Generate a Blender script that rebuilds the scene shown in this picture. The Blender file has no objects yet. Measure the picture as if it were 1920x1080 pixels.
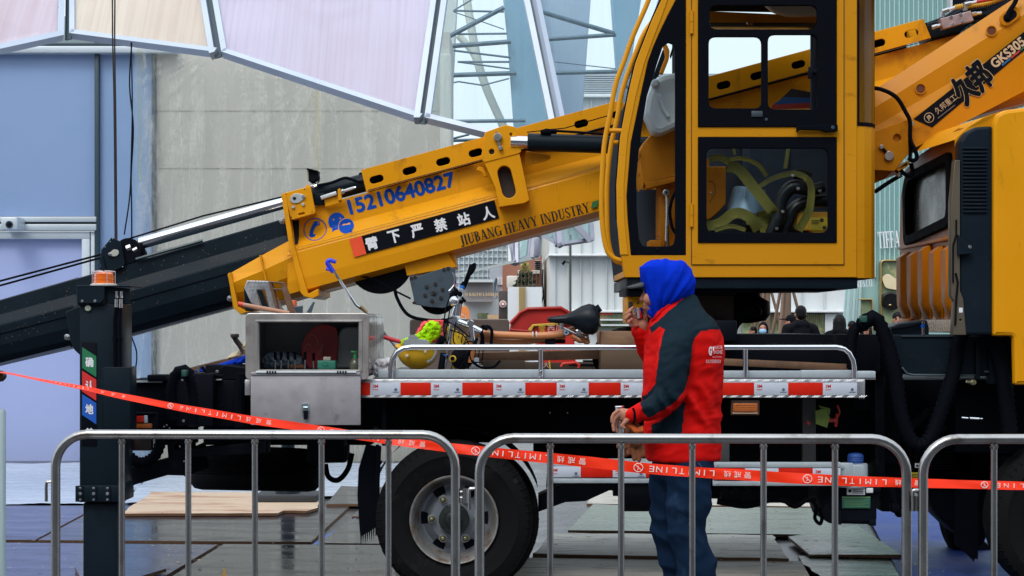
import bpy, bmesh, math, random
import numpy as np
from mathutils import Vector, Matrix, noise
R = math.radians
random.seed(7)
scene = bpy.context.scene
COL = scene.collection

# ------------------------------------------------------------------ camera, sky, sun, exposure
F = 3200.0; CH = 1.40; HY = 610.0          # focal length in photo pixels, camera height, horizon row
cam_d = bpy.data.cameras.new('camera'); cam = bpy.data.objects.new('camera', cam_d); COL.objects.link(cam)
cam.location = (0, 0, CH); cam.rotation_euler = (R(90), 0, 0)
cam_d.sensor_width = 36; cam_d.lens = 36 * F / 1920
cam_d.shift_y = (HY - 540) / 1920
cam_d.clip_start = 0.1; cam_d.clip_end = 2000
scene.camera = cam
world = bpy.data.worlds.new("World"); scene.world = world; world.use_nodes = True
wn = world.node_tree.nodes; wl = world.node_tree.links
for n in list(wn): wn.remove(n)
sky = wn.new('ShaderNodeTexSky'); sky.sky_type = 'NISHITA'; sky.sun_disc = False
SUN_EL, SUN_AZ = R(52), R(205)
sky.sun_elevation = SUN_EL; sky.sun_rotation = SUN_AZ; sky.air_density = 1.0; sky.dust_density = 4.0
b1 = wn.new('ShaderNodeBackground'); b1.inputs[1].default_value = 0.06; wl.new(sky.outputs[0], b1.inputs[0])
b2 = wn.new('ShaderNodeBackground'); b2.inputs[0].default_value = (0.87, 0.95, 1.0, 1); b2.inputs[1].default_value = 0.98
# overcast dome: brighter overhead than at the horizon
wtc = wn.new('ShaderNodeTexCoord'); wsx = wn.new('ShaderNodeSeparateXYZ'); wl.new(wtc.outputs['Generated'], wsx.inputs[0])
wmr = wn.new('ShaderNodeMapRange'); wmr.inputs[1].default_value = 0.0; wmr.inputs[2].default_value = 1.0; wmr.inputs[3].default_value = 0.80; wmr.inputs[4].default_value = 1.55
wl.new(wsx.outputs[2], wmr.inputs[0]); wl.new(wmr.outputs[0], b2.inputs[1])
ad = wn.new('ShaderNodeAddShader'); wl.new(b1.outputs[0], ad.inputs[0]); wl.new(b2.outputs[0], ad.inputs[1])
wo = wn.new('ShaderNodeOutputWorld'); wl.new(ad.outputs[0], wo.inputs[0])
sd = bpy.data.lights.new('sun', 'SUN'); sd.energy = 1.2; sd.angle = R(20); sd.color = (1.0, 0.95, 0.88)
sun = bpy.data.objects.new('sun', sd); COL.objects.link(sun)
sdir = Vector((math.sin(SUN_AZ) * math.cos(SUN_EL), math.cos(SUN_AZ) * math.cos(SUN_EL), math.sin(SUN_EL)))
sun.rotation_euler = sdir.to_track_quat('Z', 'Y').to_euler(); sun.location = (0, -5, 20)
scene.view_settings.view_transform = 'Standard'; scene.view_settings.look = 'None'
scene.view_settings.exposure = 0.0; scene.view_settings.gamma = 1.0

# ------------------------------------------------------------------ helpers
def P(px, py, Y): return Vector(((px - 960) * Y / F, Y, CH - (py - HY) * Y / F))
def G(px, py, z=0.0):                       # point on a level at height z seen at a photo pixel
    return P(px, py, F * (CH - z) / (py - HY))

def M(name, col, rough=.5, metal=0.0, var=.10, vs=5.0, bump=0.0, bs=60.0, dirt=None, damt=.5, ds=3.0, dth=.55,
      streak=1.0, spec=.5, coat=0.0, stretch=(1, 1, 1), alpha=None, emit=0.0, trans=0.0, rvar=.12, dstretch=None):
    m = bpy.data.materials.new(name); m.use_nodes = True
    nt = m.node_tree; N = nt.nodes; L = nt.links
    b = N['Principled BSDF']
    b.inputs['Roughness'].default_value = rough; b.inputs['Metallic'].default_value = metal
    b.inputs['Specular IOR Level'].default_value = spec
    b.inputs['Coat Weight'].default_value = coat; b.inputs['Coat Roughness'].default_value = .08
    if trans: b.inputs['Transmission Weight'].default_value = trans
    tc = N.new('ShaderNodeTexCoord'); mp = N.new('ShaderNodeMapping'); L.new(tc.outputs['Object'], mp.inputs[0])
    mp.inputs['Scale'].default_value = stretch
    nz = N.new('ShaderNodeTexNoise'); nz.inputs['Scale'].default_value = vs; nz.inputs['Detail'].default_value = 7
    nz.inputs['Roughness'].default_value = .62
    L.new(mp.outputs[0], nz.inputs['Vector'])
    cr = N.new('ShaderNodeMix'); cr.data_type = 'RGBA'
    c = Vector(col[:3])
    cr.inputs[6].default_value = (*(c * (1 - var * 1.6)), 1)
    cr.inputs[7].default_value = (*[min(1, v) for v in (c * (1 + var * 1.2))], 1)
    L.new(nz.outputs[0], cr.inputs[0])
    out = cr.outputs[2]
    if dirt is not None:
        mp2 = N.new('ShaderNodeMapping'); L.new(tc.outputs['Object'], mp2.inputs[0])
        mp2.inputs['Scale'].default_value = dstretch or (1, 1, 1)
        mp2.inputs['Location'].default_value = (3.1, 1.7, 5.3)
        n2 = N.new('ShaderNodeTexNoise'); n2.inputs['Scale'].default_value = ds; n2.inputs['Detail'].default_value = 10
        n2.inputs['Roughness'].default_value = .7; L.new(mp2.outputs[0], n2.inputs['Vector'])
        rp = N.new('ShaderNodeMapRange'); rp.inputs[1].default_value = dth; rp.inputs[2].default_value = dth + .12
        rp.inputs[4].default_value = damt; L.new(n2.outputs[0], rp.inputs[0])
        mx = N.new('ShaderNodeMix'); mx.data_type = 'RGBA'; L.new(rp.outputs[0], mx.inputs[0]); L.new(out, mx.inputs[6])
        mx.inputs[7].default_value = (*dirt, 1); out = mx.outputs[2]
    L.new(out, b.inputs['Base Color'])
    rr_ = N.new('ShaderNodeMapRange'); rr_.inputs[3].default_value = max(0, rough - rvar); rr_.inputs[4].default_value = min(1, rough + rvar)
    rr_.inputs[1].default_value = .3; rr_.inputs[2].default_value = .7
    L.new(nz.outputs[0], rr_.inputs[0]); L.new(rr_.outputs[0], b.inputs['Roughness'])
    if bump:
        nb = N.new('ShaderNodeTexNoise'); nb.inputs['Scale'].default_value = bs; nb.inputs['Detail'].default_value = 5
        L.new(mp.outputs[0], nb.inputs['Vector'])
        bp = N.new('ShaderNodeBump'); bp.inputs['Strength'].default_value = min(1, bump * 10); bp.inputs['Distance'].default_value = bump * .02
        L.new(nb.outputs[0], bp.inputs['Height']); L.new(bp.outputs[0], b.inputs['Normal'])
    if emit:
        L.new(out, b.inputs['Emission Color']); b.inputs['Emission Strength'].default_value = emit
    return m

def glass_mat(name, tint=(.8, .85, .85), refl=.04, rough=.02, milk=0.0, milkcol=(.8, .8, .85)):
    m = bpy.data.materials.new(name); m.use_nodes = True
    N = m.node_tree.nodes; L = m.node_tree.links
    for n in list(N): N.remove(n)
    o = N.new('ShaderNodeOutputMaterial'); t = N.new('ShaderNodeBsdfTransparent'); t.inputs[0].default_value = (*tint, 1)
    g = N.new('ShaderNodeBsdfGlossy'); g.inputs['Roughness'].default_value = rough
    fr = N.new('ShaderNodeFresnel'); fr.inputs[0].default_value = 1.45
    ma = N.new('ShaderNodeMath'); ma.operation = 'ADD'; ma.inputs[1].default_value = refl; L.new(fr.outputs[0], ma.inputs[0])
    ge = N.new('ShaderNodeNewGeometry'); fb = N.new('ShaderNodeMath'); fb.operation = 'SUBTRACT'; fb.inputs[0].default_value = 1; L.new(ge.outputs['Backfacing'], fb.inputs[1])
    mb = N.new('ShaderNodeMath'); mb.operation = 'MULTIPLY'; mb.use_clamp = True; L.new(ma.outputs[0], mb.inputs[0]); L.new(fb.outputs[0], mb.inputs[1])   # only the outer face mirrors
    mx = N.new('ShaderNodeMixShader'); L.new(mb.outputs[0], mx.inputs[0]); L.new(t.outputs[0], mx.inputs[1]); L.new(g.outputs[0], mx.inputs[2])
    last = mx.outputs[0]
    if milk:
        d = N.new('ShaderNodeBsdfDiffuse'); d.inputs[0].default_value = (*milkcol, 1)
        tl = N.new('ShaderNodeBsdfTranslucent'); tl.inputs[0].default_value = (*milkcol, 1)
        if milk > .5:                       # dust runs and blotches in the milky sheet
            tcs = N.new('ShaderNodeTexCoord'); acc = None
            for scl, sz, lo in (((18, .3, .3), 2.0, .90), ((.5, .5, .5), 1.0, .90)):
                mq = N.new('ShaderNodeMapping'); mq.inputs['Scale'].default_value = scl; L.new(tcs.outputs['Object'], mq.inputs[0])
                nq = N.new('ShaderNodeTexNoise'); nq.inputs['Scale'].default_value = sz; nq.inputs['Detail'].default_value = 6; L.new(mq.outputs[0], nq.inputs['Vector'])
                cq = N.new('ShaderNodeMix'); cq.data_type = 'RGBA'; cq.inputs[6].default_value = (*[v * lo * k for v, k in zip(milkcol, (1, .95, .93))], 1); cq.inputs[7].default_value = (*milkcol, 1)
                rq = N.new('ShaderNodeMapRange'); rq.inputs[1].default_value = .38; rq.inputs[2].default_value = .56; L.new(nq.outputs[0], rq.inputs[0]); L.new(rq.outputs[0], cq.inputs[0])
                if acc is None: acc = cq.outputs[2]
                else:
                    mm = N.new('ShaderNodeMix'); mm.data_type = 'RGBA'; mm.inputs[0].default_value = .5; L.new(acc, mm.inputs[6]); L.new(cq.outputs[2], mm.inputs[7]); acc = mm.outputs[2]
            L.new(acc, d.inputs[0]); L.new(acc, tl.inputs[0])
        m1 = N.new('ShaderNodeMixShader'); m1.inputs[0].default_value = .6; L.new(d.outputs[0], m1.inputs[1]); L.new(tl.outputs[0], m1.inputs[2])
        tc = N.new('ShaderNodeTexCoord'); mp = N.new('ShaderNodeMapping'); mp.inputs['Scale'].default_value = (14, .6, .6)
        L.new(tc.outputs['Object'], mp.inputs[0])
        nz = N.new('ShaderNodeTexNoise'); nz.inputs['Scale'].default_value = 1.5; nz.inputs['Detail'].default_value = 6; L.new(mp.outputs[0], nz.inputs['Vector'])
        mr = N.new('ShaderNodeMapRange'); mr.inputs[3].default_value = max(0, milk - .09); mr.inputs[4].default_value = min(1, milk + .09)
        L.new(nz.outputs[0], mr.inputs[0])
        m2 = N.new('ShaderNodeMixShader'); L.new(mr.outputs[0], m2.inputs[0]); L.new(last, m2.inputs[1]); L.new(m1.outputs[0], m2.inputs[2])
        last = m2.outputs[0]
    L.new(last, o.inputs[0])
    return m

def rnd(pts, r, n=4):                       # round the corners of a 2d polygon
    out = []; k = len(pts)
    for i in range(k):
        a = Vector(pts[i - 1]); b = Vector(pts[i]); c = Vector(pts[(i + 1) % k])
        u = (a - b); v = (c - b); lu, lv = u.length, v.length
        d = min(r, lu * .45, lv * .45)
        if d < 1e-6: out.append(tuple(b)); continue
        p0 = b + u.normalized() * d; p1 = b + v.normalized() * d
        for j in range(n + 1):
            t = j / n
            out.append(tuple(p0 * (1 - t) ** 2 + b * 2 * t * (1 - t) + p1 * t * t))
    return out
def rr(x0, y0, x1, y1, r=6): return rnd([(x0, y0), (x1, y0), (x1, y1), (x0, y1)], r)
def oval(cx, cy, w, h, ang=0, n=7):         # stadium shape, px, ang in degrees (counter-clockwise on the picture)
    r = min(w, h) / 2; L = w / 2 - r; out = []
    for i in range(n + 1):
        a = -90 + 180 * i / n; out.append((L + r * math.cos(R(a)), r * math.sin(R(a))))
    for i in range(n + 1):
        a = 90 + 180 * i / n; out.append((-L + r * math.cos(R(a)), r * math.sin(R(a))))
    c, s = math.cos(R(-ang)), math.sin(R(-ang))
    return [(cx + x * c - y * s, cy + x * s + y * c) for x, y in out]
def circ(cx, cy, r, n=20, r2=None):
    r2 = r2 or r
    return [(cx + r * math.cos(2 * math.pi * i / n), cy + r2 * math.sin(2 * math.pi * i / n)) for i in range(n)]
def catmull(pts, sub=6):
    pts = [Vector(p) for p in pts]
    if len(pts) < 3: return pts
    ext = [pts[0] * 2 - pts[1]] + pts + [pts[-1] * 2 - pts[-2]]; out = []
    for i in range(1, len(ext) - 2):
        a, b, c, d = ext[i - 1:i + 3]
        for j in range(sub):
            t = j / sub
            out.append(.5 * ((2 * b) + (c - a) * t + (2 * a - 5 * b + 4 * c - d) * t * t + (3 * b - a - 3 * c + d) * t ** 3))
    out.append(pts[-1]); return out

TMP = []
def eval_mesh(o):
    COL.objects.link(o); dg = bpy.context.evaluated_depsgraph_get(); dg.update()
    me = bpy.data.meshes.new_from_object(o.evaluated_get(dg)); COL.objects.unlink(o)
    d = o.data; bpy.data.objects.remove(o)
    return me

XZ = Matrix(((1, 0, 0, 0), (0, 0, -1, 0), (0, 1, 0, 0), (0, 0, 0, 1)))   # drawing plane stood upright, facing the camera

class B:
    """collects shapes, then links them as ONE mesh object"""
    def __init__(s): s.bm = bmesh.new()
    def add_mesh(s, me, mat4=None, m=0):
        n0 = len(s.bm.verts); f0 = len(s.bm.faces)
        if mat4 is not None: me.transform(mat4)
        s.bm.from_mesh(me); s.bm.faces.ensure_lookup_table()
        for f in s.bm.faces[f0:]: f.material_index = m
        bpy.data.meshes.remove(me); return s
    def vf(s, verts, faces, m=0):
        vs = [s.bm.verts.new(v) for v in verts]
        for f in faces:
            try: q = s.bm.faces.new([vs[i] for i in f]); q.material_index = m
            except ValueError: pass
        return s
    def box(s, x0, x1, y0, y1, z0, z1, bev=0.0, m=0, mat4=None):
        t = bmesh.new(); bmesh.ops.create_cube(t, size=1)
        for v in t.verts: v.co = Vector(((x0 + x1) / 2 + v.co.x * (x1 - x0), (y0 + y1) / 2 + v.co.y * (y1 - y0), (z0 + z1) / 2 + v.co.z * (z1 - z0)))
        if bev: bmesh.ops.bevel(t, geom=t.edges[:], offset=min(bev, abs(x1 - x0) * .3, abs(y1 - y0) * .3, abs(z1 - z0) * .3), segments=2, affect='EDGES', profile=.5)
        me = bpy.data.meshes.new('t'); t.to_mesh(me); t.free(); return s.add_mesh(me, mat4, m)
    def pbox(s, px0, py0, px1, py1, Y0, Y1, bev=.004, m=0):   # front face given in photo pixels at depth Y0
        a = P(px0, py1, Y0); b = P(px1, py0, Y0)
        return s.box(a.x, b.x, Y0, Y1, a.z, b.z, bev, m)
    def cplate(s, outer, holes, th, bev=0.003, mat4=None, m=0):  # outline in metres in a drawing plane, extruded +-th/2
        cu = bpy.data.curves.new('c', 'CURVE'); cu.dimensions = '2D'; cu.fill_mode = 'BOTH'
        for pl in [outer] + list(holes):
            sp = cu.splines.new('POLY'); sp.points.add(len(pl) - 1)
            for i, p in enumerate(pl): sp.points[i].co = (p[0], p[1], 0, 1)
            sp.use_cyclic_u = True
        cu.extrude = max(th / 2 - bev, 0); cu.bevel_depth = bev; cu.bevel_resolution = 0 if bev < .004 else 1; cu.offset = -bev
        me = eval_mesh(bpy.data.objects.new('c', cu)); bpy.data.curves.remove(cu)
        return s.add_mesh(me, mat4, m)
    def plate(s, outer, Y0, Y1, holes=(), bev=.003, m=0, Ys=None):
        Ys = Ys or Y0
        q = lambda pl: [(P(x, y, Ys).x, P(x, y, Ys).z) for x, y in pl]
        return s.cplate(q(outer), [q(h) for h in holes], Y1 - Y0, bev, Matrix.Translation((0, (Y0 + Y1) / 2, 0)) @ XZ, m)
    def tube(s, pts, r, seg=10, m=0, smooth=0, closed=False, caps=True):
        pts = [Vector(p) for p in pts]
        if smooth: pts = catmull(pts, smooth)
        n = len(pts); rs = r if hasattr(r, '__len__') else None
        if rs is not None and len(rs) != n: rs = [np.interp(i / (n - 1) * (len(rs) - 1), range(len(rs)), rs) for i in range(n)]
        rings = []; nrm = None
        for i in range(n):
            if closed: t = (pts[(i + 1) % n] - pts[i - 1])
            else: t = pts[min(i + 1, n - 1)] - pts[max(i - 1, 0)]
            t.normalize()
            if nrm is None: nrm = t.orthogonal().normalized()
            else:
                nrm = (nrm - t * nrm.dot(t))
                nrm = nrm.normalized() if nrm.length > 1e-6 else t.orthogonal().normalized()
            bn = t.cross(nrm); rad = rs[i] if rs is not None else r
            rings.append([s.bm.verts.new(pts[i] + (nrm * math.cos(2 * math.pi * k / seg) + bn * math.sin(2 * math.pi * k / seg)) * rad) for k in range(seg)])
        for i in range(n if closed else n - 1):
            a, b = rings[i], rings[(i + 1) % n]
            for k in range(seg):
                f = s.bm.faces.new((a[k], a[(k + 1) % seg], b[(k + 1) % seg], b[k])); f.material_index = m
        if caps and not closed:
            for rg, rev in ((rings[0], True), (rings[-1], False)):
                f = s.bm.faces.new(rg[::-1] if rev else rg); f.material_index = m
        return s
    def ptube(s, pts, Y, rpx, seg=10, m=0, smooth=0, **k):    # points in photo pixels; a point may carry its own depth
        q = [P(p[0], p[1], p[2] if len(p) > 2 else Y) for p in pts]
        sc = Y / F
        return s.tube(q, [v * sc for v in rpx] if hasattr(rpx, '__len__') else rpx * sc, seg, m, smooth, **k)
    def lathe(s, prof, o, ax=(0, 0, 1), seg=24, m=0, caps=True):         # prof: (radius, distance along the axis)
        ax = Vector(ax).normalized(); u = ax.orthogonal().normalized(); w = ax.cross(u); o = Vector(o); rings = []
        for r_, d in prof:
            rings.append([s.bm.verts.new(o + ax * d + (u * math.cos(2 * math.pi * k / seg) + w * math.sin(2 * math.pi * k / seg)) * max(r_, 1e-4)) for k in range(seg)])
        for a, b in zip(rings, rings[1:]):
            for k in range(seg):
                f = s.bm.faces.new((a[k], a[(k + 1) % seg], b[(k + 1) % seg], b[k])); f.material_index = m
        for rg in (rings[0][::-1], rings[-1]) if caps else ():
            f = s.bm.faces.new(rg); f.material_index = m
        return s
    def disc(s, px, py, rpx, Y0, Y1, seg=20, m=0, bev=.003):  # short cylinder facing the camera
        sc = Y0 / F; r_ = rpx * sc; d = Y1 - Y0; b = min(bev, r_ * .3, d * .4)
        return s.lathe([(r_ - b, 0), (r_, b), (r_, d - b), (r_ - b, d)], P(px, py, Y0), (0, 1, 0), seg, m)
    def ell(s, c, r, rot=None, m=0, seg=16):
        t = bmesh.new(); bmesh.ops.create_uvsphere(t, u_segments=seg, v_segments=max(6, seg // 2), radius=1)
        mt = Matrix.Translation(c) @ (rot.to_4x4() if rot else Matrix.Identity(4)) @ Matrix.Diagonal((*r, 1))
        me = bpy.data.meshes.new('t'); t.to_mesh(me); t.free(); return s.add_mesh(me, mt, m)
    def text(s, body, px, py, Y, w=None, h=None, ang=0, m=0, bold=0.0, th=.0012, flip=False, shear=0, mat4=None):
        cu = bpy.data.curves.new('t', 'FONT'); cu.body = body; cu.size = 1; cu.offset = bold; cu.extrude = 0.0; cu.shear = shear
        me = eval_mesh(bpy.data.objects.new('t', cu)); bpy.data.curves.remove(cu)
        co = np.array([v.co[:] for v in me.vertices]) if len(me.vertices) else np.zeros((1, 3))
        lo, hi = co.min(0), co.max(0); W, H = hi[0] - lo[0] or 1, hi[1] - lo[1] or 1
        sc = Y / F
        if w and h: sx, sy = w * sc / W, h * sc / H
        elif w: sx = sy = w * sc / W
        else: sx = sy = h * sc / H
        base = Matrix.Diagonal((sx * (-1 if flip else 1), sy * (-1 if flip else 1), 1, 1)) @ Matrix.Translation((-(lo[0] + hi[0]) / 2, -(lo[1] + hi[1]) / 2, 0))
        mt = (mat4 if mat4 is not None else Matrix.Translation(P(px, py, Y)) @ XZ) @ Matrix.Rotation(R(ang), 4, 'Z') @ base
        return s.add_mesh(me, mt, m)
    def htext(s, body, px, py, Y, k=.035, w=None, h=None, **kw):     # heavy lettering: the glyphs set several times, slightly shifted
        d = (h or w) * k
        for i, (u, v) in enumerate(((0, 0), (d, 0), (-d, 0), (0, d), (0, -d), (d * .7, d * .7), (-d * .7, -d * .7))): s.text(body, px + u, py + v, Y - i * .00004, w=w, h=h, **kw)
        return s
    def beam(s, prof0, prof1, a, b, m=0):   # prof: list of (down, y) rings at ends a and b, metres, down = along -Z of the section
        r0 = [Vector(a) + Vector((d * s_x, y, -d * s_z)) for d, y, s_x, s_z in prof0]
        r1 = [Vector(b) + Vector((d * s_x, y, -d * s_z)) for d, y, s_x, s_z in prof1]
        n = len(r0); vs = r0 + r1
        fs = [(i, (i + 1) % n, n + (i + 1) % n, n + i) for i in range(n)] + [tuple(range(n))[::-1], tuple(range(n, 2 * n))]
        return s.vf(vs, fs, m)
    def split(s, name, mats, parent=None, **k):    # every loose piece as an object of its own
        s.bm.verts.index_update(); s.bm.verts.ensure_lookup_table(); seen = set(); out = []
        for v0 in s.bm.verts:
            if v0.index in seen: continue
            st = [v0]; seen.add(v0.index); comp = []
            while st:
                v = st.pop(); comp.append(v)
                for e in v.link_edges:
                    w = e.other_vert(v)
                    if w.index not in seen: seen.add(w.index); st.append(w)
            out.append({v.index for v in comp})
        res = []
        for c in out:
            b = B(); mp = {i: b.bm.verts.new(s.bm.verts[i].co) for i in sorted(c)}
            for f in s.bm.faces:
                if f.verts[0].index in c: q = b.bm.faces.new([mp[v.index] for v in f.verts]); q.material_index = f.material_index
            res.append(b.build(name, mats, parent, **k))
        s.bm.free(); return res
    def build(s, name, mats, parent=None, label=None, cat=None, group=None, kind=None, origin=None, sharp=35, smooth=True):
        bm = s.bm
        bmesh.ops.recalc_face_normals(bm, faces=bm.faces[:])
        me = bpy.data.meshes.new(name)
        off = Vector((0, 0, 0)); 
        if parent is not None: off = wloc(parent)
        else:
            if origin is None and len(bm.verts):
                xs = [v.co for v in bm.verts]
                mn = Vector([min(v[i] for v in xs) for i in range(3)]); mx = Vector([max(v[i] for v in xs) for i in range(3)])
                origin = Vector(((mn.x + mx.x) / 2, (mn.y + mx.y) / 2, mn.z))
            off = Vector(origin or (0, 0, 0))
        for v in bm.verts: v.co -= off
        bm.to_mesh(me); bm.free()
        for m_ in (mats if isinstance(mats, (list, tuple)) else [mats]): me.materials.append(m_)
        if smooth and len(me.polygons):
            me.polygons.foreach_set('use_smooth', [True] * len(me.polygons)); me.set_sharp_from_angle(angle=R(sharp))
        o = bpy.data.objects.new(name, me); COL.objects.link(o)
        if parent is not None: o.parent = parent
        else: o.location = off
        tag(o, label, cat, group, kind); return o

def wloc(o):
    v = Vector(o.location); p = o.parent
    while p is not None: v += Vector(p.location); p = p.parent
    return v
def tag(o, label=None, cat=None, group=None, kind=None):
    if label: o['label'] = label
    if cat: o['category'] = cat
    if group: o['group'] = group
    if kind: o['kind'] = kind
def thing(name, label, cat, loc, group=None):
    o = bpy.data.objects.new(name, None); COL.objects.link(o); o.location = loc; o.empty_display_size = .2
    tag(o, label, cat, group); return o
def remeshed(fill, voxel, smooth=4, factor=.5):   # union of overlapping closed shapes as one continuous skin
    b = B(); fill(b); me = bpy.data.meshes.new('r'); bmesh.ops.recalc_face_normals(b.bm, faces=b.bm.faces[:]); b.bm.to_mesh(me); b.bm.free()
    o = bpy.data.objects.new('r', me)
    md = o.modifiers.new('r', 'REMESH'); md.mode = 'VOXEL'; md.voxel_size = voxel
    if smooth: ms = o.modifiers.new('s', 'SMOOTH'); ms.iterations = smooth; ms.factor = factor
    out = eval_mesh(o); bpy.data.meshes.remove(me); return out
def capsule(b, p0, r0, p1, r1, m=0, seg=14):      # tapered limb with round ends
    p0, p1 = Vector(p0), Vector(p1); d = p1 - p0; L = d.length
    if L < 1e-6: return
    pr = []
    for i in range(5): a = R(-90 + 90 * i / 4); pr.append((r0 * math.cos(a), r0 * math.sin(a)))
    for i in range(5): a = R(90 * i / 4); pr.append((r1 * math.cos(a), L + r1 * math.sin(a)))
    b.lathe(pr, p0, d, seg, m)
def limb(b, pts, rs):
    for i in range(len(pts) - 1): capsule(b, pts[i], rs[i], pts[i + 1], rs[i + 1])

# ------------------------------------------------------------------ materials
RUST = (.10, .035, .012)
m_yel = M('yellow_paint', (.70, .30, .005), .42, spec=.14, var=.07, vs=2.2, bump=.004, bs=30, dirt=(.33, .13, .012), damt=.65, ds=3.4, dth=.565, coat=.04, dstretch=(1.8, 1.8, .7))
m_yel2 = M('yellow_cab_paint', (.56, .24, .006), .45, spec=.12, var=.06, vs=1.6, bump=.003, bs=24, dirt=(.16, .06, .01), damt=.6, ds=4.6, dth=.60, coat=.05, dstretch=(1.1, 1, 3.5))
m_yelwin = M('yellow_worn_edge', (.64, .28, .007), .45, spec=.15, var=.08, vs=3, dirt=(.05, .03, .015), damt=.85, ds=14, dth=.635, dstretch=(.55, 1, 4.5), coat=.1)
m_org = M('orange_brown_paint', (.46, .16, .008), .45, var=.1, vs=3, spec=.15, coat=.05, dirt=(.2, .07, .01), damt=.4, ds=4)
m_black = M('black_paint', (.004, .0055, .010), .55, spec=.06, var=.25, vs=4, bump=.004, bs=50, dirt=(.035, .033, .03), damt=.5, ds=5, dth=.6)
m_blk2 = M('slate_black_paint', (.007, .014, .022), .42, spec=.09, var=.25, vs=3, bump=.004, bs=60, dirt=(.05, .045, .035), damt=.5, ds=7, dth=.62, coat=.03)
m_matte = M('black_rubber', (.0035, .0045, .008), .7, spec=.03, var=.2, vs=9, bump=.01, bs=80)
m_tyre = M('tyre_rubber', (.007, .0075, .009), .75, spec=.08, var=.25, vs=10, bump=.02, bs=60, dirt=(.045, .040, .034), damt=.5, ds=6, dth=.58)
m_slate = M('slate_blue_steel', (.045, .075, .105), .5, var=.2, vs=6, bump=.01, bs=60, dirt=(.03, .02, .015), damt=.5, ds=10)
m_chrome = M('chrome', (.72, .75, .80), .12, 1.0, var=.05, vs=10, rvar=.05)
m_steel = M('brushed_steel', (.55, .56, .58), .27, 1.0, var=.12, vs=6, bump=.003, bs=90, stretch=(1, 1, 1))
m_stain = M('stained_stainless', (.46, .44, .43), .42, .75, var=.18, vs=7, bump=.006, bs=60, dirt=(.13, .085, .06), damt=.55, ds=5, dth=.56)
m_boxlid = M('scuffed_aluminium', (.38, .37, .40), .5, .4, var=.16, vs=11, bump=.01, bs=90, dirt=(.13, .085, .07), damt=.7, ds=7, dth=.585)
m_alu = M('aluminium', (.42, .49, .54), .42, .25, var=.12, vs=8, bump=.003, bs=60, dirt=(.22, .21, .2), damt=.4, ds=7)
m_alud = M('diamond_plate', (.58, .60, .63), .33, .8, var=.16, vs=12, bump=.006, bs=60)
m_galv = M('barrier_steel', (.40, .40, .40), .23, 1.0, var=.10, vs=5, dirt=(.16, .13, .11), damt=.7, ds=5, dth=.55, rvar=.08, bump=.002, bs=120)
m_red = M('reflective_red', (.60, .016, .006), .42, spec=.15, var=.12, vs=14, bump=.006, bs=40)
m_refw = M('reflective_white', (.50, .56, .66), .38, var=.07, vs=14, bump=.006, bs=40)
m_redprint = M('red_print', (.6, .02, .02), .5, var=.02)
m_blueprint = M('blue_print', (.004, .065, .40), .45, spec=.1, var=.03)
m_white = M('white_print', (.72, .75, .80), .5, var=.04)
m_dprint = M('dark_print', (.028, .020, .018), .5, var=.05)
m_green = M('green_print', (.01, .16, .07), .5, var=.05)
m_tape = M('orange_red_tape', (.78, .032, .008), .35, spec=.12, var=.04, vs=4, bump=.01, bs=10)
m_wood = M('weathered_wood', (.16, .085, .045), .7, var=.3, vs=3, bump=.03, bs=20, stretch=(1, 8, 14), dirt=(.05, .03, .02), damt=.6, ds=4)
m_woodl = M('pale_plywood', (.52, .40, .29), .6, var=.18, vs=2.2, bump=.01, bs=20, stretch=(.6, 3, 3), dirt=(.28, .11, .06), damt=.75, ds=2.6, dth=.50, dstretch=(.5, 1.9, 1))
m_film = M('wet_film_faced_plywood', (.024, .024, .034), .15, var=.3, vs=1.4, bump=.006, bs=12, stretch=(1, 3, 1), dirt=(.16, .14, .13), damt=.45, ds=3.5, dth=.60, rvar=.16, dstretch=(.5, 2.5, 1))
m_filmb = M('blue_wet_film_plywood', (.045, .055, .12), .20, var=.2, vs=1.6, bump=.006, bs=12, stretch=(1, 3, 1), dirt=(.12, .12, .16), damt=.4, ds=4, dth=.6, rvar=.14)
m_gwood = M('grey_weathered_planks', (.46, .44, .39), .55, spec=.3, var=.45, vs=3.2, bump=.03, bs=14, stretch=(.7, 8, 3), dirt=(.045, .04, .03), damt=.9, ds=4.5, dth=.525, dstretch=(.55, 3.4, 1))
m_gply = M('greenish_wet_plywood', (.105, .145, .10), .27, var=.22, vs=1.8, bump=.01, bs=14, stretch=(.7, 3, 2), dirt=(.30, .28, .24), damt=.4, ds=3, dth=.6, rvar=.18)
m_pave = M('wet_pavement', (.055, .054, .06), .28, var=.2, vs=2, bump=.02, bs=20)
m_plyedge = M('plywood_edge', (.13, .065, .03), .7, var=.3, vs=20)
m_rub = m_matte
m_gl = glass_mat('cab_glass', (.93, .96, .96), -.022)
m_gldark = glass_mat('tinted_glass', (.30, .34, .34), .06)
m_bluef = M('blue_fabric', (.004, .035, .40), .8, spec=.05, var=.15, vs=5, bump=.02, bs=30)
m_amber = M('amber_lens', (.85, .16, .012), .25, var=.15, vs=30, coat=.5)
m_amberd = M('dark_amber_lens', (.42, .11, .02), .3, var=.2, vs=30, coat=.4)
m_redlens = M('red_lens', (.55, .02, .01), .25, var=.1, coat=.5)
m_skin = M('skin', (.42, .19, .13), .5, spec=.2, var=.12, vs=14, bump=.004, bs=90)
m_hair = M('black_hair', (.005, .005, .006), .5, spec=.12, var=.3, vs=40, bump=.03, bs=90)
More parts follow.
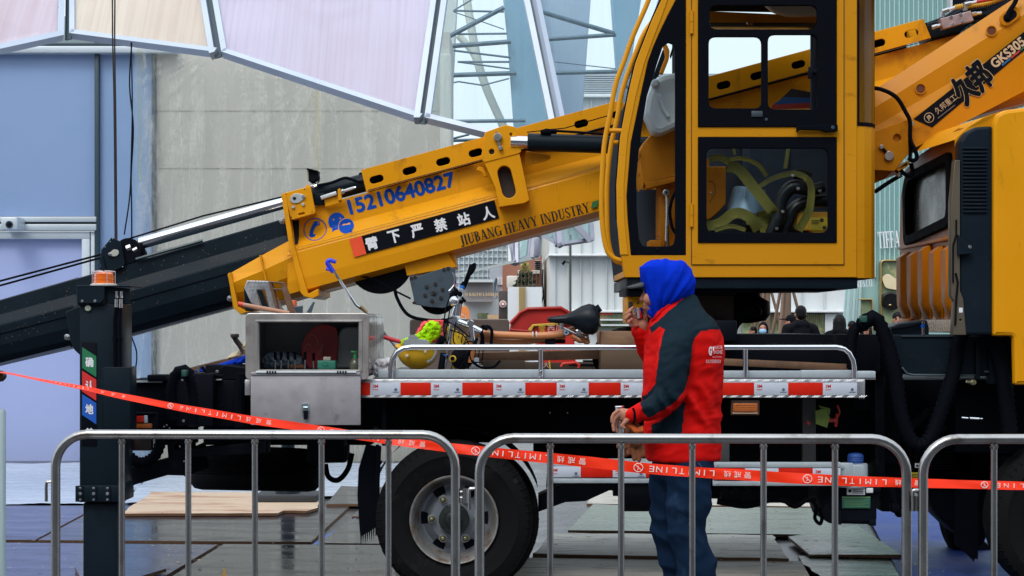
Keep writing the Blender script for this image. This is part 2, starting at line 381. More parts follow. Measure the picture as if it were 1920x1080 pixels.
# ------------------------------------------------------------------ more helpers for the setting
def bar(b, a, c, w, t, n, m=0):             # square bar from a to c, width w across, thickness t along n
    a, c, n = Vector(a), Vector(c), Vector(n).normalized(); d = (c - a).normalized(); s_ = d.cross(n).normalized()
    vs = [p + s_ * (w / 2 * i) + n * (t / 2 * j) for p in (a, c) for i, j in ((-1, -1), (1, -1), (1, 1), (-1, 1))]
    b.vf(vs, [(0, 1, 2, 3), (7, 6, 5, 4), (0, 4, 5, 1), (1, 5, 6, 2), (2, 6, 7, 3), (3, 7, 4, 0)], m)
def facet(name, q, fw, ft, mats, parent, gl=None):      # polygon panel with a frame along its edges
    q = [Vector(p) for p in q]; c = sum(q, Vector()) / len(q)
    n = (q[1] - q[0]).cross(q[-1] - q[0]).normalized()
    fr = B()
    for i in range(len(q)):
        a, e = q[i], q[(i + 1) % len(q)]; d = (e - a).normalized(); inn = n.cross(d); 
        if inn.dot(c - a) < 0: inn = -inn
        bar(fr, a + inn * fw * .5, e + inn * fw * .5, fw, ft, n)
    pane = B(); k = [p + (c - p).normalized() * fw * .6 for p in q]; vs = [p + n * .006 for p in k] + [p - n * .006 for p in k]; m_ = len(q)
    pane.vf(vs, [tuple(range(m_)), tuple(range(m_, 2 * m_))[::-1]] + [(i, (i + 1) % m_, m_ + (i + 1) % m_, m_ + i) for i in range(m_)])
    p_ = pane.build('canopy_panel', mats[1], parent, smooth=False)
    fr.build('panel_frame', mats[0], p_, smooth=False)
    return p_

# ------------------------------------------------------------------ ground
g = B(); g.vf([(-300, -80, 0), (300, -80, 0), (300, 500, 0), (-300, 500, 0)], [(0, 1, 2, 3)])
g.build('pavement', m_pave, kind='structure', smooth=False)

# unseen blocks added behind the camera to shut off low sky and darken chrome
m_opp = M('light_block_grey', (.20, .20, .21), .7, var=.15, vs=.2)
for x0, x1, h_, y_, lb in ((-70, -22, 16, -20, 'unseen grey block added at the far left behind the camera'), (-20, 16, 12, -17, 'unseen lower grey block added right behind the camera'), (18, 75, 18, -22, 'unseen tall grey block added at the far right behind the camera')):
    t = thing('light_block', lb, 'building', ((x0 + x1) / 2, y_, 0), 'unseen blocks added to shade the scene'); b = B(); b.box(x0, x1, y_ - 10, y_, 0, h_); b.build('wall', m_opp, t, smooth=False)

def board(pts, z, th, mat, label, grp='boards covering the ground', name='floor_board', cat='board', edge=m_plyedge, rough_edge=0, warp=0.0):
    q = [G(x, y, z + th) for x, y in pts]
    if rough_edge:                          # a broken, splintered outline
        o = []
        for i in range(len(q)):
            a, c = q[i], q[(i + 1) % len(q)]; n_ = max(2, int((c - a).length / .12))
            for j in range(n_):
                p = a.lerp(c, j / n_); p += Vector((random.uniform(-1, 1), random.uniform(-1, 1), 0)) * rough_edge; o.append(p)
        q = o
    n = len(q); b = B()
    top = [Vector((p.x, p.y, z + th + warp * noise.noise(Vector((p.x, p.y, 3))))) for p in q]
    b.vf(top + [Vector((p.x, p.y, z)) for p in q], [tuple(range(n))[::-1], tuple(range(n, 2 * n))])
    b2 = [(i, (i + 1) % n, n + (i + 1) % n, n + i) for i in range(n)]
    b.bm.verts.ensure_lookup_table(); vs = b.bm.verts[:]
    for f in b2:
        q_ = b.bm.faces.new([vs[i] for i in f]); q_.material_index = 1
    return b.build(name, [mat, edge], None, label, cat, grp, smooth=False)
board([(-260, 1012), (66, 1012), (186, 948), (-120, 948)], 0.0, .018, m_filmb, 'bluish wet film faced board at the far left behind the barrier')
board([(72, 1012.5), (583, 1016), (655, 949), (193, 948)], 0.002, .018, m_film, 'long dark wet board lying just in front of the pale plywood')
board([(-380, 1130), (225, 1130), (408, 1021), (-250, 1015)], 0.001, .018, m_filmb, 'bluish wet board at bottom left with a diagonal right edge')
board([(243, 1130), (744, 1130), (738, 1022), (420, 1020)], 0.003, .018, m_film, 'dark wet board beside the front left edge of the rear tyre')
board([(598, 1018), (760, 1020), (790, 976), (655, 973)], 0.004, .018, m_film, 'small dark board right of the narrow blue gap')
board([(612, 945), (720, 945), (735, 914), (640, 911)], 0.020, .018, m_film, 'grey board lying behind the mud flap near the far outrigger pad')
board([(660, 968), (860, 968), (880, 949), (680, 948)], 0.0, .018, m_film, 'dark board tucked under the truck behind the mud flap')
board([(228, 963), (286, 922), (602, 924), (594, 952), (578, 958), (530, 957), (524, 962)], 0.024, .02, m_woodl, 'pale stained plywood sheet under the far outrigger pad', rough_edge=.012)
board([(165, 1110), (312, 1066), (262, 1058), (140, 1062)], 0.028, .018, m_filmb, 'small dark board corner lifting at the bottom left', warp=.0)
board([(1065, 994), (1262, 996), (1262, 950), (1112, 945)], 0.006, .018, m_gply, 'greenish wet board right of the rear tyre')
board([(1262, 999), (1592, 1003), (1545, 952), (1262, 950)], 0.022, .018, m_gply, 'greenish wet board under the battery box behind the worker')
board([(1000, 1038), (1480, 1047), (1450, 1003), (1035, 999)], 0.010, .03, m_gwood, 'weathered cracked grey plank behind the standing worker', rough_edge=.014)
board([(940, 1112), (1580, 1112), (1500, 1052), (985, 1046)], 0.0, .022, m_gwood, 'weathered pale plank board nearest the bottom edge right of the tyre', rough_edge=.01)
board([(1518, 1037), (1690, 1041), (1606, 984), (1478, 1006)], 0.030, .02, m_gply, 'tilted green board in front of the battery box', warp=.05)
board([(1540, 1120), (1770, 1120), (1698, 1046), (1497, 1042)], 0.004, .018, m_gply, 'green board at the bottom right in front of the tilted green board')
board([(1100, 944), (1540, 950), (1500, 922), (1120, 916)], 0.0, .018, m_gwood, 'pale boards far under the truck behind the drive shaft')
# chips, splinters and grit lying on the boards
b = B(); rs = random.Random(5)
for i in range(420):
    px, py = rs.uniform(0, 1920), rs.choice([rs.uniform(950, 1078), rs.uniform(1000, 1078)]); p = G(px, py, .052); s_ = rs.uniform(.003, .016) * (1 if rs.random() < .9 else 2.2); a = rs.uniform(0, 3.1); k = rs.uniform(.15, .6)
    if 1560 < px < 1800 and py < 1000: continue
    u = Vector((math.cos(a), math.sin(a), 0)) * s_; v = Vector((-math.sin(a), math.cos(a), 0)) * s_ * k; h = Vector((0, 0, rs.uniform(.001, .005)))
    b.vf([p - u, p - v * rs.random(), p + u, p + v, p + h], [(0, 1, 4), (1, 2, 4), (2, 3, 4), (3, 0, 4)], rs.choice((0, 0, 1)))
b.build('ground_debris', [M('pale_wood_chip', (.40, .34, .26), .8), M('brown_wood_chip', (.12, .07, .04), .8)], None, 'wood chips and grit scattered over the wet boards', 'debris', kind='stuff', smooth=False)
# plastic apron on the ground by the wall, blue tarpaulins
def sheet(name, quad, nx, ny, amp, mats, label, cat, seed=0, freq=1.5, parent=None, group=None, ridg=False, th=.0, ny2=None):
    a, b_, c, d = [Vector(p) for p in quad]; n = (b_ - a).cross(d - a).normalized(); vs = []; fs = []
    for j in range(ny + 1):
        for i in range(nx + 1):
            u, v = i / nx, j / ny; p = a.lerp(b_, u).lerp(d.lerp(c, u), v); q = p * freq + Vector((seed, seed * 2, 0))
            h = noise.fractal(q, .9, 2.1, 5)
            if ridg: h = 1 - abs(h) * 2
            vs.append(p + n * h * amp)
    for j in range(ny):
        for i in range(nx): k = j * (nx + 1) + i; fs.append((k, k + 1, k + nx + 2, k + nx + 1))
    s = B(); s.vf(vs, fs); return s.build(name, mats, parent, label, cat, group, sharp=180)
m_film_w = M('cloudy_plastic_film', (.40, .47, .58), .30, var=.10, vs=2.5, stretch=(.6, 3, 3), dirt=(.62, .68, .78), damt=.5, ds=3, dth=.52, dstretch=(.3, 3, 2), bump=.01, bs=18)
sheet('plastic_ground_sheet', [G(-420, 946, .02), G(228, 945, .02), G(300, 868, .02), G(-300, 866, .02)], 90, 30, .018, m_film_w, 'cloudy plastic sheet spread on the ground below the blue wall', 'plastic sheet', 3, 1.7)
sheet('plastic_ground_sheet', [G(232, 944, .02), G(900, 921, .02), G(880, 868, .02), G(303, 868, .02)], 90, 30, .018, m_film_w, 'cloudy plastic sheet on the ground behind the truck rear', 'plastic sheet', 8, 1.7)
m_tarp = M('blue_tarpaulin', (.014, .050, .26), .5, spec=.25, var=.25, vs=2, bump=.01, bs=20, dirt=(.10, .13, .30), damt=.6, ds=2.5, dth=.52)
sheet('ground_tarpaulin', [G(1700, 1100, .03), G(2100, 1110, .03), G(2000, 948, .03), G(1618, 952, .03)], 60, 40, .012, m_tarp, 'blue tarpaulin spread on the ground beside the front mud flap', 'tarpaulin', 5, 1.6)
b = B(); b.vf([G(560, 1040, .012), G(640, 1018, .012), G(668, 970, .012), G(600, 1010, .012)], [(0, 1, 2, 3)])
b.build('blue_ground_strip', M('blue_plastic_strip', (.03, .14, .55), .4), None, 'narrow blue plastic strip showing between two dark boards', 'plastic strip', smooth=False)
b = B(); b.vf([G(414, 1090, .024), G(418, 1066, .024), G(424, 1066, .024), G(425, 1090, .024)], [(0, 1, 2, 3)])
b.build('yellow_ground_strip', M('yellow_tape_strip', (.6, .33, .03), .5), None, 'short yellow tape strip on the dark board at the bottom', 'tape strip', smooth=False)

# ------------------------------------------------------------------ pavilion wall on the left
m_wblue = M('periwinkle_wall_panel', (.20, .325, .535), .42, var=.10, vs=.5, dirt=(.24, .34, .58), damt=.5, ds=.35, dth=.45, rvar=.05)
m_wlav = M('lavender_wall_panel', (.35, .43, .72), .5, var=.05, vs=.6, rvar=.05)
m_wbeige = M('taupe_wall_panel', (.45, .455, .425), .6, var=.06, vs=.6)
m_gasket = M('dark_gasket', (.018, .045, .065), .4, var=.1)
m_frame = M('white_aluminium_frame', (.52, .60, .66), .4, .2, var=.06, vs=3)
m_seam = M('panel_seam', (.43, .435, .41), .7)
YW = 17.6
w = thing('pavilion_wall', 'blue panelled pavilion wall with a framed white door at the far left', 'wall', P(90, 866, YW))
b = B(); b.pbox(-560, 99, 178, 405, YW, YW + .2, 0); b.build('wall_panel', m_wblue, w)
b = B(); b.pbox(184, 99, 286, 870, YW + .01, YW + .2, 0); b.build('wall_panel', m_wblue, w)
b = B(); b.pbox(-560, 445, 178, 870, YW + .03, YW + .2, 0); b.build('wall_panel', m_wlav, w)
b = B(); b.pbox(177, 78, 185, 868, YW - .06, YW + .1, .005); b.build('mullion', m_gasket, w)
b = B(); b.pbox(284, 92, 291, 868, YW - .05, YW + .12, .005); b.build('mullion', m_gasket, w)
b = B(); b.pbox(-560, 86, 330, 99, YW - .12, YW + .05, .01); b.build('head_rail', m_frame, w)
b = B(); b.pbox(-560, 81, 300, 86, YW - .1, YW + .05, .005); b.build('head_gasket', m_gasket, w)
b = B(); b.pbox(-560, 30, 330, 81, YW - .02, YW + .1, .005); b.build('head_panel', M('grey_head_panel', (.30, .40, .42), .5), w)
b = B(); b.pbox(-560, 406, 180, 416, YW - .08, YW + .05, .008); b.pbox(-560, 420, 180, 432, YW - .08, YW + .05, .008); b.pbox(-560, 416, 180, 420, YW - .03, YW + .05, .003, m=1)
b.build('transom_rail', [m_frame, m_gasket], w)
d = B(); d.pbox(-560, 434, 168, 448, YW - .05, YW + .02, .006); d.pbox(153, 448, 168, 866, YW - .05, YW + .02, .006); d.pbox(170, 434, 180, 866, YW - .04, YW + .02, .006); d.pbox(168, 434, 170, 866, YW - .01, YW + .02, 0, m=1)
d.build('door_frame', [m_frame, m_gasket], w)
d = B(); d.pbox(1, 406, 33, 431, YW - .35, YW - .08, .02); d.disc(17, 421, 7, YW - .36, YW - .34, m=1); d.disc(17, 421, 4.5, YW - .365, YW - .35, m=2)
d.build('door_operator', [m_frame, m_gasket, m_black], w)
w2 = thing('taupe_wall', 'taupe panelled wall behind the raised boom wrapped in clear plastic', 'wall', P(570, 866, YW))
b = B(); b.pbox(291, 60, 843, 870, YW + .02, YW + 1.2, .0); b.build('wall_panel', m_wbeige, w2)
b = B()
for y in (207, 315): b.pbox(292, y, 842, y + .6, YW + .012, YW + .03, 0)
b.build('panel_seam', m_seam, w2)
b = B(); b.pbox(824, 100, 846, 870, YW - .12, YW + .02, .02); b.build('corner_post', M('ribbed_plastic_post', (.50, .53, .50), .35, var=.2, vs=6, stretch=(20, 20, .5)), w2)

# clear plastic draped over it: creased film
m_pfilm = glass_mat('clear_plastic_film', (.98, .985, .98), -.03, .55, .15, (.82, .84, .80))
nt_ = m_pfilm.node_tree                     # milky creases run diagonally, their glints painted into the film's colour
mr_ = [n for n in nt_.nodes if n.type == 'MAP_RANGE'][0]; out_ = mr_.outputs[0].links[0].to_socket
tc__ = nt_.nodes.new('ShaderNodeTexCoord'); acc = mr_.outputs[0]
for rot_, scl, thr, amt in ((38, (1.0, 1, .10), .030, .30), (-30, (.8, 1, .12), .022, .22), (62, (1.6, 1, .3), .025, .14), (15, (1.0, 1, .6), .03, .07)):
    mp_ = nt_.nodes.new('ShaderNodeMapping'); mp_.inputs['Rotation'].default_value = (0, R(rot_), 0); mp_.inputs['Scale'].default_value = scl; nt_.links.new(tc__.outputs['Object'], mp_.inputs[0])
    nz_ = nt_.nodes.new('ShaderNodeTexNoise'); nz_.inputs['Scale'].default_value = 2.2; nz_.inputs['Detail'].default_value = 5; nz_.inputs['Distortion'].default_value = .5; nt_.links.new(mp_.outputs[0], nz_.inputs['Vector'])
    s1 = nt_.nodes.new('ShaderNodeMath'); s1.operation = 'SUBTRACT'; s1.inputs[1].default_value = .5; nt_.links.new(nz_.outputs[0], s1.inputs[0])
    s2 = nt_.nodes.new('ShaderNodeMath'); s2.operation = 'ABSOLUTE'; nt_.links.new(s1.outputs[0], s2.inputs[0])
    s3 = nt_.nodes.new('ShaderNodeMapRange'); s3.inputs[1].default_value = 0; s3.inputs[2].default_value = thr; s3.inputs[3].default_value = amt; s3.inputs[4].default_value = 0; nt_.links.new(s2.outputs[0], s3.inputs[0])
    s4 = nt_.nodes.new('ShaderNodeMath'); s4.operation = 'ADD'; nt_.links.new(acc, s4.inputs[0]); nt_.links.new(s3.outputs[0], s4.inputs[1]); acc = s4.outputs[0]
nt_.links.new(acc, out_)
def film(name, x0, y0, x1, y1, anchors, label, seed, nx, ny, amp):
    vs = []; fs = []; YF = YW - .16; rs = random.Random(seed)
    for j in range(ny + 1):
        for i in range(nx + 1):
            px = x0 + (x1 - x0) * i / nx; py = y0 + (y1 - y0) * j / ny; h = 0
            h += .6 * noise.fractal(Vector((px * .012, py * .009, seed)), .8, 2, 4)
            for ax, ay, ln in anchors:        # folds fanning out from a taped point
                dx, dy = px - ax, py - ay; r = math.hypot(dx, dy); 
                if r > 2:
                    th_ = math.atan2(dx, dy); fall = math.exp(-(r / ln) ** 2)
                    h += fall * 1.3 * (1 - abs(noise.noise(Vector((th_ * 9, r * .004, ax)))) * 3.2)
            q = Vector((px * .035 + py * .02, py * .05 - px * .012, seed + 4)); h += .45 * (1 - 2 * abs(noise.fractal(q, 1, 2, 3)))
            vs.append(P(px, py, YF + amp * h))
    for j in range(ny):
        for i in range(nx): k = j * (nx + 1) + i; fs.append((k, k + 1, k + nx + 2, k + nx + 1))
    s = B(); s.vf(vs, fs); return s.build(name, m_pfilm, None, label, 'plastic sheet', 'clear plastic hanging on the walls', sharp=180)
film('plastic_sheet', 252, 92, 845, 868, [(412, 90, 230), (596, 150, 210), (262, 60, 90)], 'large creased clear plastic sheet hanging over the taupe wall', 2, 260, 300, .010)
b = B()
for x, y0, y1, s_ in ((262, 92, 345, 1), (594, 170, 330, 2)):
    pts = [P(x + 3 * noise.noise(Vector((y * .02, s_, 0))), y, YW - .24) for y in range(y0, y1, 8)]
    b = B(); n_ = len(pts); b.vf([p + Vector((u, v, 0)) for p in pts for u, v in ((-.025, 0), (0, -.006), (.025, 0))], [(i * 3 + j, i * 3 + j + 1, i * 3 + j + 4, i * 3 + j + 3) for i in range(n_ - 1) for j in (0, 1)])
    b.build('sealing_tape', glass_mat('yellowed_tape', (.96, .96, .86), .0, .3, .12, (.7, .68, .45)), None, 'yellowed vertical tape strip on the plastic ' + ('over the blue wall' if s_ == 1 else 'above the work lamp'), 'tape', 'yellowed tape strips on the plastic')


# ------------------------------------------------------------------ faceted translucent canopy
m_cframe = M('canopy_frame', (.44, .51, .62), .35, .3, var=.06, vs=2)
m_pA = glass_mat('milky_pink_panel', (.9, .88, .95), .02, .25, .80, (.92, .84, .90))
m_pB = glass_mat('milky_yellow_panel', (.95, .9, .85), .02, .25, .80, (.95, .89, .81))
m_pC = glass_mat('milky_lilac_panel', (.9, .88, 1), .02, .25, .80, (.88, .85, .97))
m_pD = glass_mat('clear_canopy_panel', (.93, .975, .99), -.03, .2, .05, (.6, .75, .8))
c = thing('faceted_canopy', 'large faceted canopy of milky and clear panels in pale aluminium frames', 'canopy', (P(500, 100, 13).x, 13, 0))
Av, Bv, Cv, Dv, Ev = (-620, 236, 11.6), (127, 73, 13.3), (409, 107, 12.8), (792, 232, 12.2), (1056, 296, 12.0)
At, Bt, Ct, Dt, Et, Ft = (-620, -160, 12.6), (130, -160, 14.3), (367, -160, 13.9), (848, -160, 13.4), (962, -160, 13.2), (1290, -160, 13.6)
Fv = (1180, 290, 12.6)
def shr(q, k=.012):
    q = [P(*p) for p in q]; cc = sum(q, Vector()) / len(q); return [p + (cc - p).normalized() * .035 for p in q]
for q, mt, fw in (((Av, Bv, Bt, At), m_pA, .048), ((Bv, Cv, Ct, Bt), m_pB, .042), ((Cv, Dv, Dt, Ct), m_pC, .042), ((Dv, Ev, Et, Dt), m_pD, .042), ((Ev, Fv, Ft, Et), m_pD, .05)):
    facet('canopy_panel', shr(q), fw, .07, (m_cframe, mt), c)
b = B()
for p, q in ((Bv, Bt), (Cv, Ct), (Dv, Dt), (Ev, Et)):
    a_, e_ = P(*p), P(*q); a_.y += .03; e_.y += .03; bar(b, a_, e_, .05, .04, (0, 1, 0))
b.split('black_joint', m_gasket, c, smooth=False)
b = B()       # struts and hub behind the milky panels
hub = (605, 42, 13.9)
for e in ((500, -40, 14.3), (700, 10, 14.0), (772, -30, 14.1), (430, -60, 14.4)): b.tube([P(*hub), P(*e)], .03, 8)
for y in (2, 84, 98): b.tube([P(420, y, 13.9), P(760 - y * .2, y, 13.6)], .014, 6)
b.lathe([(.07, -.03), (.09, 0), (.07, .03)], P(*hub), (0, 1, 0))
b.build('hidden_strut', M('pinkish_strut', (.16, .08, .09), .6), c)

# tower behind the clear panels: fins, braces, curved post
m_fin = M('blue_grey_steel_fin', (.20, .38, .52), .4, .2, var=.15, vs=.8)
m_fin2 = M('pale_blue_fin', (.34, .46, .60), .4, .1, var=.12, vs=.8)
m_brace = M('dark_brace', (.035, .09, .14), .4, .2)
m_cream = M('cream_post', (.62, .66, .60), .5)
YT = 20.0
t = thing('steel_tower', 'blue grey steel tower of broad fins and braces behind the clear canopy panels', 'tower', P(1000, 400, YT) * 1)
for q, mt, y in (([(938, -60), (1000, -60), (1052, 400), (975, 400), (963, 236), (952, 83)], m_fin, YT), ([(1000, -60), (1022, -60), (1078, 400), (1052, 400)], m_fin2, YT + .2),
                 ([(1016, -60), (1112, -60), (1096, 160), (1080, 400), (1060, 400)], m_fin2, YT + 1.2), ([(1143, -60), (1212, -60), (1178, 150), (1160, 400), (1150, 400), (1157, 135)], m_fin, YT + .8),
                 ([(812, 50), (832, -60), (860, -60), (845, 228), (806, 228)], M('cream_panel', (.60, .66, .64), .5), YT + .5)):
    b = B(); b.plate(q, y, y + .3, bev=.01); b.build('fin', mt, t)
b = B()
for a_, e_, r_ in (((824, 78), (945, 14), 4.5), ((826, 88), (958, 78), 4.5), ((820, 142), (968, 137), 4.5), ((836, 228), (985, 226), 3.5), ((1012, 21), (1152, 63), 4.5), ((1022, 74), (1155, 65), 4), ((1036, 137), (1160, 134), 4),
                ((850, 20), (945, 22), 2), ((850, 20), (900, -10), 1.5), ((858, 64), (950, 63), 2), ((828, 92), (958, 108), 2), ((858, 116), (955, 116), 2), ((858, 116), (955, 129), 1.6), ((850, 22), (945, 55), 1),
                ((832, 264), (905, 262), 3), ((832, 264), (880, 252), 2), ((1040, 116), (1155, 129), 1), ((826, 160), (860, 153), 1.5), ((860, 153), (905, 160), 1.5), ((905, 160), (955, 147), 1.5)):
    b.ptube([a_, e_], YT - .1, r_, 8)
b.build('brace', m_brace, t)
b = B(); b.ptube([(868, -60), (880, 30), (903, 140), (945, 240), (985, 330)], YT + .5, 8, 10, smooth=6); b.ptube([(860, 66), (888, 100), (902, 140)], YT + .5, 7, 10, smooth=6); b.build('curved_post', m_cream, t)
for x, y in ((850, 22), (858, 64), (858, 116), (833, 264), (836, 242)):
    pass
# cables hanging from the canopy
b = B(); b.ptube([(246, 80, 12.9), (248, 200), (246, 300), (243, 370), (233, 440)], 12.5, 1.4, 6, smooth=5); b.ptube([(247, 80), (243, 160), (250, 240), (246, 330), (247, 420), (246, 640), (243, 700)], 12.6, 1.5, 6, smooth=5)
b.ptube([(246, 630), (256, 660), (254, 690), (245, 712)], 12.6, 1.5, 6, smooth=5)
b.build('hanging_cable', m_black, None, 'black cable hanging down the blue wall from the canopy', 'cable')
# ------------------------------------------------------------------ lettering drawn stroke by stroke (bold roman letters)
def ring_(cx, cy, rx, ry, a0, a1, tx, ty, n=14):
    q = []
    for i in range(n):
        for_ = []
        t0, t1 = R(a0 + (a1 - a0) * i / n), R(a0 + (a1 - a0) * (i + 1) / n)
        q.append([(cx + rx * math.cos(t0), cy + ry * math.sin(t0)), (cx + rx * math.cos(t1), cy + ry * math.sin(t1)),
                  (cx + (rx - tx) * math.cos(t1), cy + (ry - ty) * math.sin(t1)), (cx + (rx - tx) * math.cos(t0), cy + (ry - ty) * math.sin(t0))])
    return q
T_, t_ = .20, .07
def stem(x, w=T_, y0=0, y1=1): return [[(x - w / 2, y0), (x + w / 2, y0), (x + w / 2, y1), (x - w / 2, y1)]]
def serif(x, y, w=.36): return [[(x - w / 2, y - .0), (x + w / 2, y), (x + w / 2, y + .055), (x - w / 2, y + .055)]]
def sv(x, w=T_, sw=.36): return stem(x, w) + serif(x, 0, sw) + serif(x, .945, sw)
def diag(x0, x1, w, y0=0, y1=1): return [[(x0 - w / 2, y0), (x0 + w / 2, y0), (x1 + w / 2, y1), (x1 - w / 2, y1)]]
def hb(x0, x1, y, h=t_): return [[(x0, y), (x1, y), (x1, y + h), (x0, y + h)]]
GL = {
 'I': (.40, sv(.2)), 'H': (.86, sv(.2) + sv(.66) + hb(.2, .66, .47)),
 'J': (.48, stem(.28, T_, .08, 1) + serif(.28, .945) + ring_(.12, .06, .26, .22, -100, 0, .18, .1) + [[(-.02, -.12), (.12, -.12), (.12, .0), (-.02, .0)]]),
 'U': (.80, stem(.2, T_, .28) + serif(.2, .945) + stem(.64, .08, .28) + serif(.64, .945, .26) + ring_(.39, .30, .29, .32, 180, 360, .14, .1)),
 'B': (.72, sv(.2) + ring_(.3, .745, .3, .255, -90, 90, .17, .07) + ring_(.32, .27, .34, .27, -90, 90, .18, .07) + hb(.2, .34, .93) + hb(.2, .34, .47) + hb(.2, .34, 0)),
 'A': (.82, diag(.12, .40, .08) + diag(.68, .40, .21) + serif(.12, 0, .26) + serif(.68, 0, .34) + hb(.22, .6, .28)),
 'N': (.88, stem(.16, .08) + serif(.14, .945, .3) + serif(.16, 0, .26) + diag(.68, .18, .20) + stem(.70, .08) + serif(.70, .945, .26)),
 'G': (.80, ring_(.40, .5, .38, .52, 50, 330, .19, .08, 22) + stem(.66, T_, 0, .42) + serif(.66, .40, .3) + stem(.68, .05, .72, .98)),
 'E': (.70, sv(.2) + hb(.2, .62, 0) + hb(.2, .6, .93) + hb(.2, .5, .47) + stem(.62, .06, 0, .25) + stem(.58, .06, .75, 1) + stem(.48, .05, .36, .62)),
 'V': (.80, diag(.40, .14, .21) + diag(.40, .66, .08) + serif(.14, .945, .34) + serif(.66, .945, .26)),
 'Y': (.78, stem(.38, T_, 0, .5) + serif(.38, 0) + diag(.38, .13, .2, .42, 1) + diag(.38, .64, .08, .42, 1) + serif(.13, .945, .32) + serif(.64, .945, .26)),
 'D': (.82, sv(.2) + ring_(.34, .5, .42, .5, -90, 90, .20, .07) + hb(.2, .36, .93) + hb(.2, .36, 0)),
 'S': (.62, ring_(.30, .74, .24, .27, 20, 250, .15, .08) + ring_(.30, .25, .26, .27, -160, 75, .16, .08) + [[(.12, .62), (.26, .66), (.46, .36), (.34, .32)]] + stem(.50, .05, .72, .98) + stem(.07, .05, .02, .28)),
 'T': (.72, stem(.36) + serif(.36, 0) + hb(.04, .68, .93) + stem(.06, .05, .74, 1) + stem(.66, .05, .74, 1)),
 'R': (.78, sv(.2) + ring_(.3, .74, .30, .26, -90, 90, .18, .07) + hb(.2, .34, .93) + hb(.2, .34, .46) + diag(.64, .38, .19, 0, .5) + serif(.66, 0, .26)),
 'F': (.66, sv(.2) + hb(.2, .6, .93) + hb(.2, .5, .47) + stem(.58, .06, .72, 1) + stem(.48, .05, .36, .62)),
 'P': (.70, sv(.2) + ring_(.3, .72, .30, .28, -90, 90, .18, .07) + hb(.2, .34, .93) + hb(.2, .34, .43)),
 'L': (.66, sv(.2) + hb(.2, .6, 0) + stem(.6, .06, 0, .26)), 'O': (.86, ring_(.42, .5, .38, .52, 0, 360, .19, .07, 24)),
 'C': (.76, ring_(.40, .5, .38, .52, 45, 315, .19, .08, 22) + stem(.66, .05, .72, .98)),
 '&': (.9, ring_(.34, .74, .2, .26, 0, 360, .1, .07) + ring_(.34, .26, .32, .27, 90, 400, .16, .07) + diag(.76, .2, .18, 0, .7)), ' ': (.34, []), '.': (.3, hb(.06, .22, 0, .15))}
def roman(b, s, px, py, Y, w, h, ang=0, m=0, mat4=None):    # left end of the baseline at px,py
    W = sum(GL[c][0] for c in s); sc = Y / F; x = 0
    mt = (mat4 if mat4 is not None else Matrix.Translation(P(px, py, Y)) @ XZ) @ Matrix.Rotation(R(ang), 4, 'Z') @ Matrix.Diagonal((w * sc / W, h * sc, 1, 1))
    k = 0
    for c in s:
        for q in GL[c][1]:
            k += 1; b.vf([mt @ Vector((x + u, v, k * .0002 / 1)) for u, v in q], [(0, 1, 2, 3)], m)
        x += GL[c][0]

# ------------------------------------------------------------------ street behind
m_clad = M('white_cladding', (.60, .64, .66), .5, var=.05, vs=.3, dirt=(.5, .54, .56), damt=.5, ds=.2, dth=.5)
m_clads = M('cladding_joint_grey', (.53, .57, .59), .5)  # grey of the joints between the cladding sheets
m_greyr = M('grey_louvre', (.34, .38, .42), .5)
m_teal = M('pale_teal_cladding', (.27, .47, .47), .45, var=.06, vs=.3)
m_tealr = M('teal_rib', (.36, .56, .56), .4, var=.05)
m_gold = M('gold_frame', (.55, .38, .15), .25, .8, var=.2, vs=1.5)
m_shop = M('green_shop_glass', (.20, .26, .15), .18, var=.7, vs=1.1, dirt=(.62, .52, .24), damt=.9, ds=1.6, dth=.52, spec=.8)
m_brick = M('red_brick', (.30, .13, .09), .8, var=.2, vs=20)
m_dsign = M('dark_brown_sign', (.045, .032, .028), .5)
Y1 = 60.0
t = thing('white_clad_building', 'big white building of tall cladding sheets behind the lamp post', 'building', P(1300, 704, Y1))
b = B(); b.pbox(1030, 176, 1590, 704, Y1, Y1 + 8, 0)
b.build('wall', m_clad, t, smooth=False)
b = B(); b.vf([P(1030, 176, Y1), P(1030, 704, Y1), P(1011, 704, Y1 + 22), P(1011, 240, Y1 + 22)], [(0, 1, 2, 3)])
b.build('side_wall', M('cream_side_wall', (.60, .60, .54), .6, var=.04), t, smooth=False)
b = B()
for y in range(140, 176, 4): b.pbox(1090, y, 1590, y + 2.4, Y1 + .5, Y1 + .9, 0)
b.pbox(1088, 138, 1590, 178, Y1 + 1, Y1 + 6, 0)
b.build('roof_louvre', m_greyr, t, smooth=False)
b = B()
for x in (1040, 1064, 1088, 1108, 1136, 1150, 1168, 1210, 1462, 1503, 1545): b.pbox(x, 180, x + 1.6, 580, Y1 - .15, Y1, 0)
b.build('cladding_joint', m_clads, t, smooth=False)
b = B(); b.pbox(1028, 476, 1590, 480, Y1 - .5, Y1, .02); b.pbox(1066, 581, 1590, 586, Y1 - .6, Y1, .02); b.pbox(1030, 176, 1590, 182, Y1 - .3, Y1, .02)
b.vf([P(1028, 476, Y1 - .4), P(1028, 481, Y1 - .4), P(1010, 500, Y1 + 20), P(1010, 495, Y1 + 20)], [(0, 1, 2, 3)])
b.build('ledge', M('white_ledge', (.74, .78, .80), .5), t, smooth=False)
b = B(); b.pbox(1112, 588, 1190, 616, Y1 - .3, Y1 + .1, 0); b.build('window', m_shop, t)
b = B(); b.pbox(1110, 586, 1150, 590, Y1 - .5, Y1 - .3, 0); b.build('red_awning', M('red_awning_cloth', (.45, .03, .02), .6), t)
b = B(); b.pbox(1116, 598, 1172, 601, Y1 - .6, Y1 - .35, 0); b.pbox(1116, 608, 1180, 611, Y1 - .6, Y1 - .35, 0); b.build('counter', m_clad, t)
